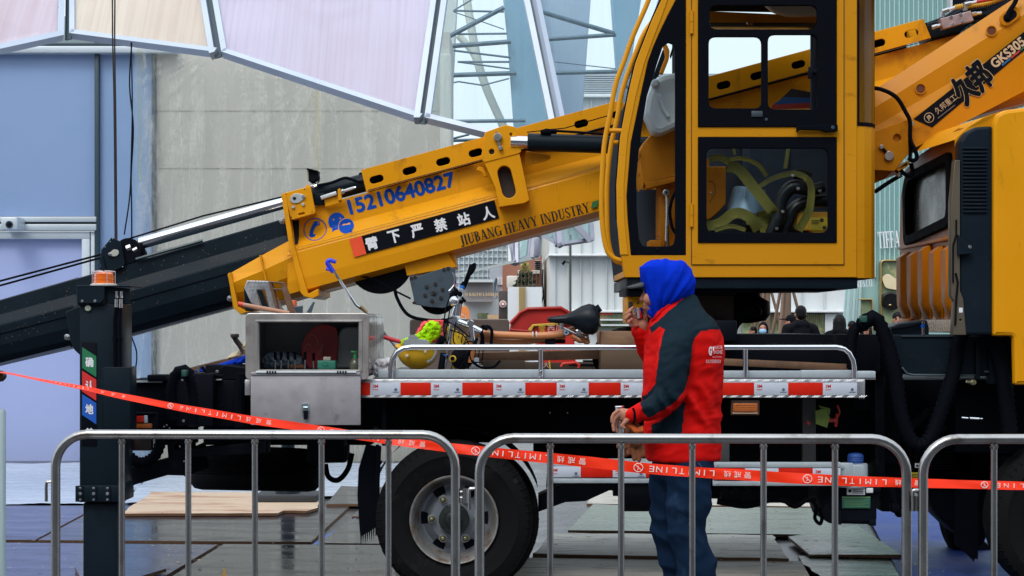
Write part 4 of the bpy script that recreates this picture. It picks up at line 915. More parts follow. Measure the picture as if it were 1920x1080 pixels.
b = B(); b.pbox(340, 694, 349, 706, 8.82, 8.88, .003); part(b, 'hose_clip', M('green_clip_b', (.02, .09, .07), .4))
b = B(); b.ptube([(373, 685), (373, 712)], 8.95, 3, 10); b.pbox(368, 700, 378, 706, 8.92, 8.98, .003); bolt(b, 407, 697, 3, 8.98); bolt(b, 324, 716, 2.4, 8.9); bolt(b, 342, 713, 2.2, 8.85); bolt(b, 344, 789, 3, 8.9, hexa=True)
for x, y in ((308, 800), (313, 797), (318, 803), (345, 865), (350, 863)): bolt(b, x, y, 1.7, 8.92)
b.split('steel_fitting', m_steel, TR)
b = B(); b.ptube([(378, 688), (392, 700), (418, 706)], 8.93, 3, 8, smooth=5); b.ptube([(395, 778), (405, 762), (425, 760)], 8.95, 1.4, 6, smooth=4); b.ptube([(455, 700), (448, 760), (452, 800)], 8.93, 12, 10, smooth=5); part(b, 'cable', m_matte)
tl = B(); tl.pbox(244, 775, 296, 812, 8.86, 8.92, .006); tl.pbox(244, 774, 292, 777, 8.84, 8.92, .002); tl = part(tl, 'tail_light', m_black)
b = B(); b.pbox(244, 780, 270, 792, 8.835, 8.86, .002); part(b, 'red_lens', m_redlens, tl)
b = B(); b.pbox(270, 779, 276, 793, 8.838, 8.86, .002); part(b, 'white_sticker', m_refw, tl)
b = B(); b.pbox(244, 794.5, 284, 803, 8.836, 8.86, .002); part(b, 'amber_lens', m_amberd, tl)
b = B(); b.pbox(244, 820, 284, 845, 8.95, 9.0, .005); b.pbox(243, 820, 246, 846, 8.93, 8.95, .001, m=1); part(b, 'rear_reflector', [m_dprint, m_redlens])
chose([(231, 820), (238, 850), (262, 868), (290, 855), (302, 825), (305, 800)], 8.95, 10)
b = B(); b.plate([(229, 878), (262, 872), (315, 859), (313, 832), (358, 815), (358, 842), (500, 826), (500, 850), (345, 858), (345, 892), (314, 891), (239, 913), (229, 913)], 9.05, 9.2, [circ(332, 839, 5.6, 16)], bev=.006)
b.plate([(358, 840), (380, 830), (385, 880), (345, 894)], 9.2, 9.3, bev=.004)
part(b, 'underrun_bar', m_black)
b = B(); b.ptube([(228, 845), (231, 862), (234, 878)], 9.0, 1.6, 6); b.ptube([(240, 850), (256, 858), (276, 858), (286, 848)], 9.25, 1.5, 6, smooth=4); part(b, 'thin_cable', m_matte)
b = B(); b.ptube([(660, 850), (652, 880), (634, 900), (616, 894), (610, 870)], 9.4, 5, 8, smooth=6); b.ptube([(708, 835), (700, 858), (716, 868)], 9.3, 3.5, 8, smooth=4); b.pbox(575, 835, 648, 868, 9.35, 9.6, .01); b.split('brake_hose', m_matte, TR)
# spare wheel lying under the frame
ctr = P(480, 880, 9.95)
b = B(); R_ = 122 * 9.95 / F; h_ = .125
b.lathe([(.20, -h_ * .8), (R_ * .80, -h_), (R_ * .92, -h_ * .93), (R_ * .985, -h_ * .7), (R_, -h_ * .4)] + [(R_ - (.006 if i % 2 else 0), -h_ * .35 + h_ * .7 * i / 12) for i in range(13)] + [(R_, h_ * .4), (R_ * .985, h_ * .7), (R_ * .92, h_ * .93), (R_ * .8, h_), (.2, h_ * .8)], ctr, (0.02, .10, 1), 48)
sw = part(b, 'spare_wheel', m_tyre)
b = B(); b.lathe([(.02, -.06), (.12, -.05), (.2, -.09), (.21, .09), (.1, .05), (.02, .05)], ctr, (0.02, .10, 1), 32); part(b, 'rim', m_stain, sw)
# far outrigger foot
pd = G(540, 938, .044); b = B(); b.box(pd.x - .24, pd.x + .24, pd.y - .16, pd.y + .2, .044, .10, .01); fp = part(b, 'far_outrigger_pad', M('worn_rubber_pad', (.035, .04, .048), .7, var=.3, vs=12))
b = B(); b.lathe([(.10, .10), (.09, .125), (.055, .13), (.05, .55)], (pd.x, pd.y, 0), (0, 0, 1), 20); part(b, 'far_outrigger_leg', m_blk2, fp)

# ---------------------------------------------------------------- wheels
def wheel(cx, cy, Rp, Y0, name='rear_wheel', rim=True):
    s_ = Y0 / F; Rr = Rp * s_; w_ = .22; o = P(cx, cy, Y0); b = B()
    rr_ = 84 * s_ * Rp / 148
    prof = [(rr_ * .98, .06), (rr_ * 1.02, .012), (rr_ * 1.10, .004), (rr_ * 1.25, -.008), (Rr * .80, -.010), (Rr * .815, -.014), (Rr * .84, -.010), (Rr * .90, -.002), (Rr * .95, .008), (Rr * .952, .012), (Rr * .985, .026), (Rr, .045)]
    for i in range(1, 9): prof += [(Rr, .045 + i * .016 - .006), (Rr - .008, .045 + i * .016 - .004), (Rr - .008, .045 + i * .016 - .001), (Rr, .045 + i * .016)]
    prof += [(Rr * .985, .20), (Rr * .95, .22), (Rr * .8, .235), (rr_, .22)]
    b.lathe(prof, o, (0, 1, 0), 72, caps=False)
    for k in range(60):                      # tread shoulder blocks
        a = 2 * math.pi * k / 60; c_ = Vector((math.cos(a), 0, math.sin(a)))
        capsule(b, o + c_ * Rr * .935 + Vector((0, .001, 0)), .004, o + c_ * Rr * .992 + Vector((0, .034, 0)), .005, 0, 5)
    w = part(b, name, m_tyre, label=None)
    if not rim: return w
    b = B(); r0 = 84 * s_
    b.lathe([(r0 * .985, .05), (r0, .0), (r0 * .985, -.006), (r0 * .955, -.004), (r0 * .93, .006), (r0 * .90, .03), (r0 * .875, .05), (r0 * .86, .075), (r0 * .80, .10)], o, (0, 1, 0), 64, 0, caps=False)
    # dished disc with hand holes
    n = 96; rings = [(.80, .10), (.765, .108), (.70, .108), (.60, .085), (.56, .072), (.52, .062), (.36, .058), (.30, .058)]
    vs = []; hole = set()
    for r_, d in rings:
        for k in range(n): a = 2 * math.pi * k / n; vs.append(o + Vector((math.cos(a) * r_ * r0, d, math.sin(a) * r_ * r0)))
    fs = []
    for i in range(len(rings) - 1):
        for k in range(n):
            if i in (1, 2) and (k + 3) % 16 < 6: continue
            fs.append((i * n + k, i * n + (k + 1) % n, (i + 1) * n + (k + 1) % n, (i + 1) * n + k))
    b.vf(vs, fs, 1)
    rm = part(b, 'rim', [M('dirty_rim_lip', (.28, .28, .275), .42, .5, var=.2, vs=14, dirt=(.17, .095, .05), damt=.85, ds=12, dth=.5), M('grey_rim_disc', (.16, .185, .215), .45, .3, var=.15, vs=8, dirt=(.12, .09, .07), damt=.5, ds=10, dth=.58)], w)
    b = B(); b.lathe([(r0 * .8, .112), (r0 * .8, .16), (.01, .16)], o, (0, 1, 0), 32); part(b, 'brake_drum', m_black, w)
    b = B(); b.lathe([(r0 * .34, .07), (r0 * .34, .02), (r0 * .315, .008), (r0 * .19, .004), (r0 * .18, -.010), (r0 * .12, -.016), (.004, -.018)], o, (0, 1, 0), 32)
    hb_ = part(b, 'hub', M('greasy_hub', (.018, .022, .022), .35, .3, var=.4, vs=30, dirt=(.02, .07, .05), damt=.6, ds=20), w)
    for k in range(6):
        a = R(60 * k + 0); p = o + Vector((math.cos(a) * r0 * .50, .062, math.sin(a) * r0 * .50)); b = B()
        b.lathe([(.022, 0), (.022, -.006), (.017, -.007)], p, (0, 1, 0), 16, 0); b.lathe([(.017, -.005), (.017, -.026), (.012, -.028)], p, (0, 1, 0), 6, 1); b.lathe([(.009, -.027), (.009, -.036), (.006, -.038)], p, (0, 1, 0), 10, 2)
        part(b, 'wheel_nut', [m_steel, M('olive_nut', (.06, .06, .03), .45, .5), M('brass_stud', (.22, .22, .10), .4, .7)], w)
    return w
wheel(851, 975, 148, 8.85)
wheel(868, 975, 143, 9.14, 'inner_rear_wheel', False)
wheel(2010, 975, 150, 8.85, 'front_wheel')
wheel(1900, 965, 128, 10.4, 'far_front_wheel', False)
wheel(880, 965, 130, 10.35, 'far_rear_wheel', False)
# mudguard and flaps
b = B()
def flap(b, pts, Y, dep):
    b.plate(pts, Y, Y + dep, bev=.002)
teeth = []
for i in range(8): x = 706 - i * 4.0; teeth += [(x, 988 + i * 2.4), (x - 1.6, 1006 + i * 2.0 + (i % 3) * 3), (x - 2.6, 990 + i * 2.4)]
flap(b, [(686, 833), (712, 838), (708, 900), (707, 985)] + teeth + [(674, 990), (670, 930), (672, 880)], 8.95, .02)
b.plate([(706, 834), (714, 838), (711, 900), (709, 1000), (704, 1006), (702, 920)], 8.93, 8.98, bev=.002)
part(b, 'rear_mud_flap', m_matte)
b = B(); prof = [(716 + 0, 840)]
arc = [(851 + 168 * math.cos(R(a)), 975 - 172 * math.sin(R(a))) for a in range(20, 165, 6)]
for i in range(len(arc) - 1): b.vf([P(*arc[i], 8.95), P(*arc[i + 1], 8.95), P(*arc[i + 1], 8.95) + Vector((0, .55, 0)), P(*arc[i], 8.95) + Vector((0, .55, 0))], [(0, 1, 2, 3)])
b.pbox(716, 752, 724, 836, 8.9, 8.95, .002); part(b, 'wheel_arch', m_black)
teeth = []
for i in range(9): x = 1828 - i * 4.4; teeth += [(x, 1046 - i * 2.6), (x - 2, 1052 - i * 4.4), (x - 3, 1042 - i * 2.8)]
b = B(); flap(b, [(1792, 900), (1834, 905), (1833, 1048)] + teeth + [(1791, 1020)], 9.3, .02); part(b, 'front_mud_flap', m_matte)
b = B(); b.plate(rnd([(1742, 830), (1800, 800), (1990, 790), (1990, 850), (1860, 860), (1850, 1010), (1838, 1028), (1795, 1000), (1758, 965), (1742, 940)], 14), 9.6, 9.9, bev=.01); part(b, 'front_inner_arch', m_black)

# ---------------------------------------------------------------- near outrigger at the left
YO = 8.45; SO = YO / F
b = B(); b.pbox(149, 570, 229, 915, YO, YO + .22, .006); b.pbox(145, 560, 193, 573, YO - .005, YO + .1, .003)
og = part(b, 'outrigger_leg', m_blk2)
b = B(); b.plate([(143, 536), (196, 536), (196, 560), (190, 567), (186, 569), (144, 569)], YO - .03, YO - .015, bev=.003); b.plate([(196, 537), (243, 541), (243, 565), (238, 571), (196, 569)], YO + .0, YO + .02, bev=.003); b.pbox(142, 535, 243, 538, YO - .03, YO + .24, .003)
cap_ = part(b, 'cap_box', m_blk2, og)
b = B(); bolt(b, 153.5, 565, 2.4, YO - .03, hexa=False); bolt(b, 177.5, 564.5, 2.6, YO - .03, hexa=False); part(b, 'cap_screw', m_steel, og)
b = B(); b.disc(164.5, 578, 5.6, YO - .012, YO, 20, 0); b.text('N', 164.5, 578, YO - .0135, h=5, m=1); part(b, 'round_badge', [M('pale_green_badge', (.42, .48, .40), .5), M('badge_print', (.3, .34, .3), .5)], og)
b = B()
for x, y0, y1 in ((219, 546, 576), (227.5, 546, 577)):
    b.ptube([(x, y0), (x, y0 + 8)], YO - .02, 2.8, 8); b.ptube([(x, y0 + 8), (x, y0 + 13)], YO - .02, 3.2, 6); b.ptube([(x - .5, y0 + 15), (x - 1, y1)], YO - .02, 3.7, 10)
part(b, 'hydraulic_coupling', m_steel, og)
b = B(); b.ptube([(218, 576), (215, 600), (215, 690)], YO - .015, 3, 8); b.ptube([(226, 576), (224, 610), (224, 690)], YO - .015, 3, 8); b.pbox(210, 632, 229, 636, YO - .02, YO, .001); part(b, 'hydraulic_line', m_matte, og)
# sign strip
b = B(); b.pbox(153, 642, 181, 836, YO - .004, YO, .001); ss = part(b, 'sign_strip', m_black, og)
for col, y0, ch in ((m_green, 651, '确'), (m_redprint, 695, '认'), (M('sign_blue', (.01, .10, .50), .45), 739, '地')):
    b = B(); b.plate([(154, y0), (180.5, y0 + 17), (180.5, y0 + 56.5), (154, y0 + 39)], YO - .0058, YO - .004, bev=.0003); b.htext(ch, 167.5, y0 + 28, YO - .0068, w=14, h=18, m=1); part(b, 'sign_panel', [col, m_white], ss)
b = B(); b.htext('基', 167.5, 812, YO - .0058, w=14, h=18, m=0); part(b, 'sign_character', m_white, ss)
b = B(); b.pbox(194, 688, 244, 806, YO - .03, YO + .12, .006); b.pbox(190, 690, 197, 806, YO - .01, YO + .1, .002); part(b, 'side_box', m_blk2, og)
b = B(); b.pbox(146, 910, 230.5, 942, YO - .014, YO + .235, .008)
for x in (148, 174, 200, 226): b.pbox(x - 7, 911, x + 7, 941, YO - .022, YO - .010, .003)
for i, x in enumerate((149, 175, 201, 226)):
    for y in (915.5, 926, 937): bolt(b, x + (0 if i else 1), y, 2.4 if y != 926 else 3.2, YO - .022, m=1)
part(b, 'clamp_collar', [m_blk2, m_steel], og)
b = B(); b.pbox(155, 942, 218, 1185, YO + .02, YO + .2, .012); part(b, 'inner_leg', m_blk2, og)
fz = P(186, 610 + F * CH / (YO + .1), YO + .1); b = B(); b.box(fz.x - .2, fz.x + .2, fz.y - .18, fz.y + .18, 0.02, .07, .01); part(b, 'foot_pad', m_blk2, og)
# amber beacon
bc = P(194.5, 533, YO + .08)
b = B(); b.lathe([(.066, -.012), (.066, .0), (.05, .004)], bc, seg=28); be = part(b, 'beacon_base', M('white_plastic', (.6, .58, .55), .5), og)
b = B(); b.lathe([(.047, 0), (.050, .004), (.050, .018), (.047, .020), (.050, .022), (.050, .036), (.047, .038), (.049, .040), (.048, .052), (.038, .058)], bc, seg=32); part(b, 'beacon_lens', m_amber, og)
b = B()
for a in range(0, 360, 60): b.tube([bc + Vector((math.cos(R(a)) * .057, math.sin(R(a)) * .057, .0)), bc + Vector((math.cos(R(a)) * .057, math.sin(R(a)) * .057, .064)), bc + Vector((math.cos(R(a)) * .02, math.sin(R(a)) * .02, .068))], .0022, 6)
b.tube([bc + Vector((math.cos(R(a)) * .057, math.sin(R(a)) * .057, .062)) for a in range(0, 360, 15)], .0022, 6, closed=True); part(b, 'beacon_guard', M('pink_steel_wire', (.6, .5, .52), .4, .5), og)
b = B(); b.plate([(123, 585), (141, 577), (150, 573), (150, 666), (140, 657), (132, 640)], YO + .1, YO + .2, bev=.004); part(b, 'leg_bracket', m_blk2, og)

# ---------------------------------------------------------------- stainless control box
YB = 8.72
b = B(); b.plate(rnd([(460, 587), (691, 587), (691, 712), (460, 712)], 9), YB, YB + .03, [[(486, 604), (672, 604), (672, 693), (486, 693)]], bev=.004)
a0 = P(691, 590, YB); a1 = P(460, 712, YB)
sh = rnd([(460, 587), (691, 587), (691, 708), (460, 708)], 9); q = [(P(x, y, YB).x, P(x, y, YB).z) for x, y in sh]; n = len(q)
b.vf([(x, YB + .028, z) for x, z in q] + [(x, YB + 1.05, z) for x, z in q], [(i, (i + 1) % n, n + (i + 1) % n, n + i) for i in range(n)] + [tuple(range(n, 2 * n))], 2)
# inner liner
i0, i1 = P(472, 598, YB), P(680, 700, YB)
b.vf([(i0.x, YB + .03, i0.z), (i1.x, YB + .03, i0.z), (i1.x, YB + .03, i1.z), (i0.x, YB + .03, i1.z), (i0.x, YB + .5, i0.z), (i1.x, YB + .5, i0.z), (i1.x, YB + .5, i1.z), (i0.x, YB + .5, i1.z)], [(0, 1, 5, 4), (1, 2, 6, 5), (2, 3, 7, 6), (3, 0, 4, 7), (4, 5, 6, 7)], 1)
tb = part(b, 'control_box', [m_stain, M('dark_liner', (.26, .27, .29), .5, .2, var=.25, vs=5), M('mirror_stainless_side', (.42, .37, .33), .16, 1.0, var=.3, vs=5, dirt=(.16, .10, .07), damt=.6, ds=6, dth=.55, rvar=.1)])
b = B(); b.plate([(478, 600), (679, 600), (679, 697), (478, 697)], YB - .008, YB + .004, [[(483, 604), (673, 604), (673, 694), (483, 694)]], bev=.002); part(b, 'opening_rim', m_stain, tb)
b = B(); b.pbox(470, 701, 676, 797, YB - .012, YB + .004, .003); b.pbox(470, 698, 676, 703, YB - .02, YB + .0, .002)
dr = part(b, 'box_door', m_boxlid, tb)
b = B(); b.ptube([(480, 698), (668, 698)], YB - .022, 2.0, 8, m=0)
for x in (500, 632):
    for k in range(4): b.ptube([(x + k * 5, 698), (x + k * 5 + 3, 698)], YB - .023, 2.6, 8, m=1)
part(b, 'hinge', [m_alu, m_black], tb)
b = B(); b.plate(rnd([(566, 756), (578, 755), (580, 770), (576, 785), (568, 784), (565, 772)], 2), YB - .022, YB - .012, bev=.002); b.plate([(568, 770), (578, 770), (577, 786), (570, 787)], YB - .030, YB - .020, bev=.002, m=1); b.ptube([(569, 764), (577, 764)], YB - .03, 2, 8)
part(b, 'door_latch', [M('zinc_latch', (.35, .44, .48), .35, .8), m_black], tb)
for x, y in ((516, 659), (527, 659), (540, 659), (553, 659), (572, 659), (588, 661)):
    b = B(); b.ptube([(x, y + 16), (x, 703)], YB + .16, 1.3, 8, m=1); b.lathe([(.004, 0), (.0072, .004), (.0085, .038), (.007, .042)], P(x, y + 16, YB + .16), (0, 0, 1), 12, 0); part(b, 'control_lever', [m_matte, m_chrome], tb)
b = B(); b.pbox(459, 712, 470, 741, YB + .1, YB + .12, .002); part(b, 'box_bracket', m_alud, tb)
# ---------------------------------------------------------------- main boom
YM = 10.05; SB = YM / F
def sec(fr, h, ysc=1.0):                    # closed section: fr = [(fraction down, y offset)] on the near side
    near = [(f * h, YM + y) for f, y in fr]; far = [(f * h, YM + .52 - y) for f, y in reversed(fr)]
    return near + far
def topY(x, a=(677, 318.5), s=-.268): return a[1] + (x - a[0]) * s
ang = math.degrees(math.atan(.268)); sn, cs = math.sin(R(ang)), math.cos(R(ang))
def bsec(px, y_top, hpx, fr):               # vertical section ring at picture column px
    o = P(px, y_top, YM); return [Vector((o.x, y, o.z - d)) for d, y in [(f * hpx * SB, YM + yy) for f, yy in fr] + [(f * hpx * SB, YM + .52 - yy) for f, yy in reversed(fr)]]
def prism(b, r0, r1, m=0):
    n = len(r0); b.vf(list(r0) + list(r1), [(i, (i + 1) % n, n + (i + 1) % n, n + i) for i in range(n)] + [tuple(range(n))[::-1], tuple(range(n, 2 * n))], m)
FRB = [(0, .05), (.29, .045), (.47, -.045), (.49, -.050), (.80, -.050), (.94, -.042), (1.0, .06)]
def conform(b):                             # lay flat lettering on the folded side of the boom
    for f_ in (.29, .47, .49, .80, .94):     # cut along the folds first
        c_ = P(900, topY(900) + 44 + 163 * f_, YM); bmesh.ops.bisect_plane(b.bm, geom=b.bm.verts[:] + b.bm.edges[:] + b.bm.faces[:], plane_co=c_, plane_no=Vector((-.268, 0, 1)).normalized())
    bmesh.ops.triangulate(b.bm, faces=b.bm.faces[:])
    for v in b.bm.verts:
        px = 960 + v.co.x * F / v.co.y; py = HY - (v.co.z - CH) * F / v.co.y
        f = (py - topY(px) - 44) / 163; v.co.y += np.interp(f, [q[0] for q in FRB], [q[1] for q in FRB]) + .050
    return b
b = B()
# body from the collar at the left to beyond the arm at the right (x 545..1960), starting under the web
x0, x1 = 541, 1985
prism(b, bsec(x0, topY(x0) + 44, 163, FRB), bsec(x1, topY(x1) + 44, 163, FRB))
bm_ = part(b, 'boom', m_yel, sharp=6)
def ring_seam(b, xa, xb, dy, th, Y, m=0):
    b.vf([P(xa, topY(xa) + dy, Y), P(xb, topY(xb) + dy, Y), P(xb, topY(xb) + dy + th, Y), P(xa, topY(xa) + dy + th, Y)], [(0, 1, 2, 3)], m)
# top web with oval slots, near and far
slots = [(706, 336), (768, 320), (831, 303), (892, 286.5), (958, 268), (1031, 250), (1090, 232), (1160, 214), (1230, 195), (1292, 178), (1357, 159.5), (1420, 142), (1497, 121), (1560, 104), (1647, 81), (1709, 63)]
b = B()
b.plate([(677, 318.5), (1731, 35), (1746, 71), (687, 360)], YM - .006, YM + .006, [oval(x, y, 27, 14, ang) for x, y in slots], bev=.0015)
b.plate([(677, 318.5), (1731, 35), (1746, 71), (687, 360)], YM + .40, YM + .412, [], bev=.0015)
b.vf([P(677, 318.5, YM + .0), P(1731, 35, YM), P(1731, 35, YM) + Vector((0, .4, 0)), P(677, 318.5, YM) + Vector((0, .4, 0))], [(0, 1, 2, 3)])
part(b, 'slotted_web', m_yel, bm_)
b = B(); ring_seam(b, 690, 1746, 41.0, 1.5, YM - .008); part(b, 'web_seam', M('dark_seam', (.05, .03, .02), .7), bm_)
b = B(); b.vf([P(690, 330, YM + .12), P(1700, 60, YM + .12), P(1700, 100, YM + .12), P(690, 372, YM + .12)], [(0, 1, 2, 3)]); part(b, 'slot_shade_sheet', m_black, bm_)  # flat black sheet stands in for the shade inside the slots
# collar, lug plate and chin
b = B(); b.plate([(527, 364), (535, 361), (550, 455), (577, 551), (597, 541), (598, 554), (586, 560), (570, 556), (563, 548), (541, 455)], YM - .075, YM + .56, bev=.004); part(b, 'collar_flange', m_yel, bm_)
b = B(); b.plate(rnd([(532, 362), (582, 349), (592, 400), (546, 413)], 5), YM - .066, YM - .05, [oval(565.5, 401, 12, 4, ang)], bev=.003); b.plate(rnd([(532, 366), (580, 353), (591, 400), (548, 412)], 3), YM - .05, YM + .05, bev=.003)
b.pbox(573, 347, 582, 356, YM - .05, YM - .02, .004); b.plate([(633, 355), (638, 353), (641, 375), (634, 376)], YM - .03, YM, bev=.002); b.plate([(608, 374), (640, 366), (640, 380), (610, 388)], YM + .0, YM + .02, bev=.002)
for x, y in ((536, 364), (571, 355), (546, 407), (585, 397)): b.disc(x, y, 1.2, YM - .068, YM - .06, 8, m=1)
lp = part(b, 'lug_plate', [m_yel, m_dprint], bm_)
b = B(); b.plate(rnd([(544, 370), (552, 362), (566, 364), (573, 368), (571, 372), (560, 381), (548, 381), (543, 376)], 5), YM - .074, YM - .066, bev=.002); b.disc(552, 372, 3.2, YM - .078, YM - .07, 8, m=1); bolt(b, 568.5, 368, 3.4, YM - .076, m=2); bolt(b, 549.5, 388, 3.2, YM - .07, m=0); bolt(b, 568, 383, 3.2, YM - .07, m=0)
part(b, 'pin_plate', [M('pale_zinc', (.55, .60, .62), .4, .5), m_black, m_steel], bm_)
b = B()
chin_t = [(427, 515), (487, 481), (545, 452)]
fr = [(427, 515, 438, 574), (487, 481, 500, 571), (546, 449, 572, 549)]
ring = []
for xt, yt, xb, yb in fr:
    ring.append([P(xt, yt, YM - .02), P(xt + (xb - xt) * .30, yt + (yb - yt) * .30, YM - .055), P(xt + (xb - xt) * .62, yt + (yb - yt) * .62, YM - .035), P(xb, yb, YM + .05), P(xb + 6, yb + 10, YM + .26), P(xt, yt, YM + .5)])
ring[0][4] = P(452, 586, YM + .1)
for r0, r1 in zip(ring, ring[1:]): prism(b, r0, r1)
part(b, 'chin_plate', m_yel, bm_, sharp=5)
b = B(); b.plate([(427, 513), (433, 511), (446, 575), (462, 585), (452, 590), (437, 577)], YM - .07, YM + .5, bev=.003); b.plate([(486, 479), (489, 478), (500, 525), (497, 526)], YM - .072, YM - .03, bev=.001); part(b, 'chin_flange', m_yelwin, bm_)
b = B(); b.plate([(541, 468), (1200, 291), (1200, 293), (541, 470)], YM - .056, YM - .05, bev=.0005); part(b, 'weld_seam', M('pale_weld', (.6, .30, .02), .5), bm_)
# lettering and signs on the boom
b = B(); b.htext('15210640827', 751, 359.5, YM - .0520, w=206, h=27, ang=ang + .2, k=.055)
# straighten the number onto its sloped facet
part(conform(b), 'phone_number', m_blueprint, bm_)
b = B(); b.plate([(660, 447.5), (927, 375), (936, 409), (668, 481.5)], YM - .0565, YM - .0535, bev=.0005); b.plate([(655, 449), (678, 442.5), (687, 476), (664, 482.5)], YM - .0585, YM - .056, bev=.0005, m=1)
sg = part(b, 'warning_sign', [m_black, M('sign_orange_red', (.78, .07, .015), .5)], bm_)
b = B()
for ch, x, y in (('臂', 697, 456), ('下', 739, 443.5), ('严', 782, 432.5), ('禁', 826, 421.5), ('站', 869.5, 411), ('人', 915, 399)): b.htext(ch, x, y, YM - .0585, w=22, h=23, ang=ang - 1, k=.04)
part(b, 'warning_lettering', m_white, sg)
bw = M('black_letters', (.012, .010, .012), .5)
b = B(); bl = P(864, 460, YM - .052); roman(b, 'JIUBANG HEAVY INDUSTRY', 865, 460.5, YM - .0535, 250, 19, ang - .6); part(conform(b), 'lettering', bw, bm_)
def para(x0, x1, y0, y1, Y, mt, sl=3):
    b = B(); b.plate([(x0 + sl, y0), (x1 + sl, y0 - (x1 - x0) * .27), (x1, y1 - (x1 - x0) * .27), (x0, y1)], Y - .002, Y, bev=.0003); part(b, 'colour_bar', mt, bm_)
para(1108, 1120, 378, 391, YM - .053, M('bar_green', (.02, .16, .04), .5)); para(1124, 1136, 374, 387, YM - .053, M('bar_red', (.6, .05, .03), .5)); para(1141, 1156, 369, 383, YM - .053, M('bar_blue', (.01, .09, .35), .5))
# handset in a ring, two speech bubbles
b = B()
oo = circ(587.5, 428.5, 22, 40); b.plate(oo, YM - .0555, YM - .053, [circ(587.5, 428.5, 20.4, 40)], bev=.0003)
b.plate(rnd([(586, 413), (592, 412), (593, 421), (588, 423), (584, 431), (584, 438), (587, 437), (587, 443), (580, 445), (576, 440), (578, 430), (582, 420)], 3), YM - .0555, YM - .053, bev=.0003)
b.plate(rnd([(594, 412), (596, 413), (596, 420), (594, 421)], 1), YM - .0555, YM - .053, bev=.0003); b.plate(rnd([(586, 438), (589, 437), (588, 442), (584, 444)], 1), YM - .0555, YM - .053, bev=.0003)
part(conform(b), 'phone_symbol', m_blueprint, bm_)
b = B(); b.plate(circ(628.5, 413, 16.5, 30), YM - .0555, YM - .053, [circ(622, 409, 2.2, 12), circ(634.5, 406.5, 2.2, 12)], bev=.0003); b.plate([(620, 427), (620, 434), (628, 429)], YM - .0555, YM - .053, bev=.0002); part(conform(b), 'speech_symbol', m_blueprint, bm_)
b = B(); b.plate(circ(647, 422.5, 16, 30), YM - .0572, YM - .0556, bev=.0002, m=1); b.plate(circ(647, 422.5, 14.6, 30), YM - .0590, YM - .0573, [circ(642, 419, 1.9, 12), circ(651.5, 417, 1.9, 12)], bev=.0002); b.plate([(652, 434), (660, 435.5), (657, 429)], YM - .0590, YM - .0573, bev=.0002); part(conform(b), 'speech_symbol', [m_blueprint, m_yel], bm_)
b = B(); b.plate([(1453, 196), (1484, 166), (1535, 175), (1535, 186), (1480, 186)], YM - .0565, YM - .053, bev=.0003, m=0); b.plate([(1450, 196), (1470, 182), (1535, 184), (1535, 192), (1480, 196)], YM - .058, YM - .0566, bev=.0003, m=1); b.plate([(1444, 205), (1450, 196), (1535, 192), (1535, 203)], YM - .0595, YM - .058, bev=.0003, m=2)
part(b, 'swoosh_stripe', [m_dprint, M('stripe_blue', (.02, .10, .32), .5), M('stripe_red', (.42, .04, .03), .5)], bm_)
# lifting lug bracket
b = B(); b.plate(rnd([(909, 248), (948, 234), (966, 238), (978, 284), (973, 288), (908, 305), (902, 297)], 3), YM - .14, YM - .12, [circ(922, 284.5, 5.2, 16), circ(958, 252, 2.8, 12)], bev=.003)
b.plate([(911, 250), (948, 237), (964, 240), (974, 284), (908, 302)], YM - .115, YM + .4, bev=.003)
b.plate([(908, 304), (974, 288), (993, 375), (984, 381), (936, 388), (928, 350)], YM - .135, YM - .05, [oval(950, 341, 62, 26, -76)], bev=.004)
lug = part(b, 'lug_bracket', m_yel, bm_)
b = B(); b.plate(oval(950, 341, 64, 28, -76), YM - .058, YM - .052, bev=.001); b.disc(922, 284.5, 5.6, YM - .1175, YM - .116, 14); part(b, 'dark_recess', m_dprint, lug)
b = B(); b.disc(933.5, 257, 7.8, YM - .165, YM - .14, 24); b.disc(933.5, 257, 1, YM - .167, YM - .16, 8, m=1); b.ptube([(933, 262), (938, 277)], YM - .15, 3, 8); b.disc(938.5, 277.5, 4.2, YM - .165, YM - .14, 16); b.ptube([(930.5, 247), (931.5, 252)], YM - .15, 1.8, 6); part(b, 'steel_pin', [M('worn_pin', (.34, .34, .32), .35, .8, var=.3, vs=30), m_black], lug)
b = B(); b.plate([(893, 318), (898, 312), (905, 314), (915, 330), (908, 332), (903, 323)], YM - .06, YM - .03, bev=.003); part(b, 'small_hook', m_yel, lug)
b = B(); b.plate(rnd([(986, 283), (1031, 290), (1034, 296), (1022, 303), (982, 312)], 3), YM - .06, YM - .052, bev=.002); part(b, 'patch_plate', m_yel, bm_)
# luffing cylinder
b = B(); c0, c1 = P(990, 266.5, 9.92), P(1232, 274, 9.92)
ax = (c1 - c0); Lc = ax.length
b.lathe([(.045, -.004), (.052, .0), (.052, Lc)], c0, ax, 28); cyl = part(b, 'luffing_cylinder', m_blk2)
b = B(); b.lathe([(.034, -.10), (.034, 0)], c0, ax, 24); part(b, 'piston_rod', m_chrome, cyl)
b = B(); b.ptube([(1013, 247), (1025, 243), (1036, 245), (1100, 249), (1190, 256)], 9.88, 2.4, 8); b.pbox(1014, 243, 1034, 250, 9.87, 9.93, .004); b.ptube([(988, 248), (1060, 240), (1150, 214)], 10.0, 1.0, 6); part(b, 'cylinder_pipe', m_matte, cyl)
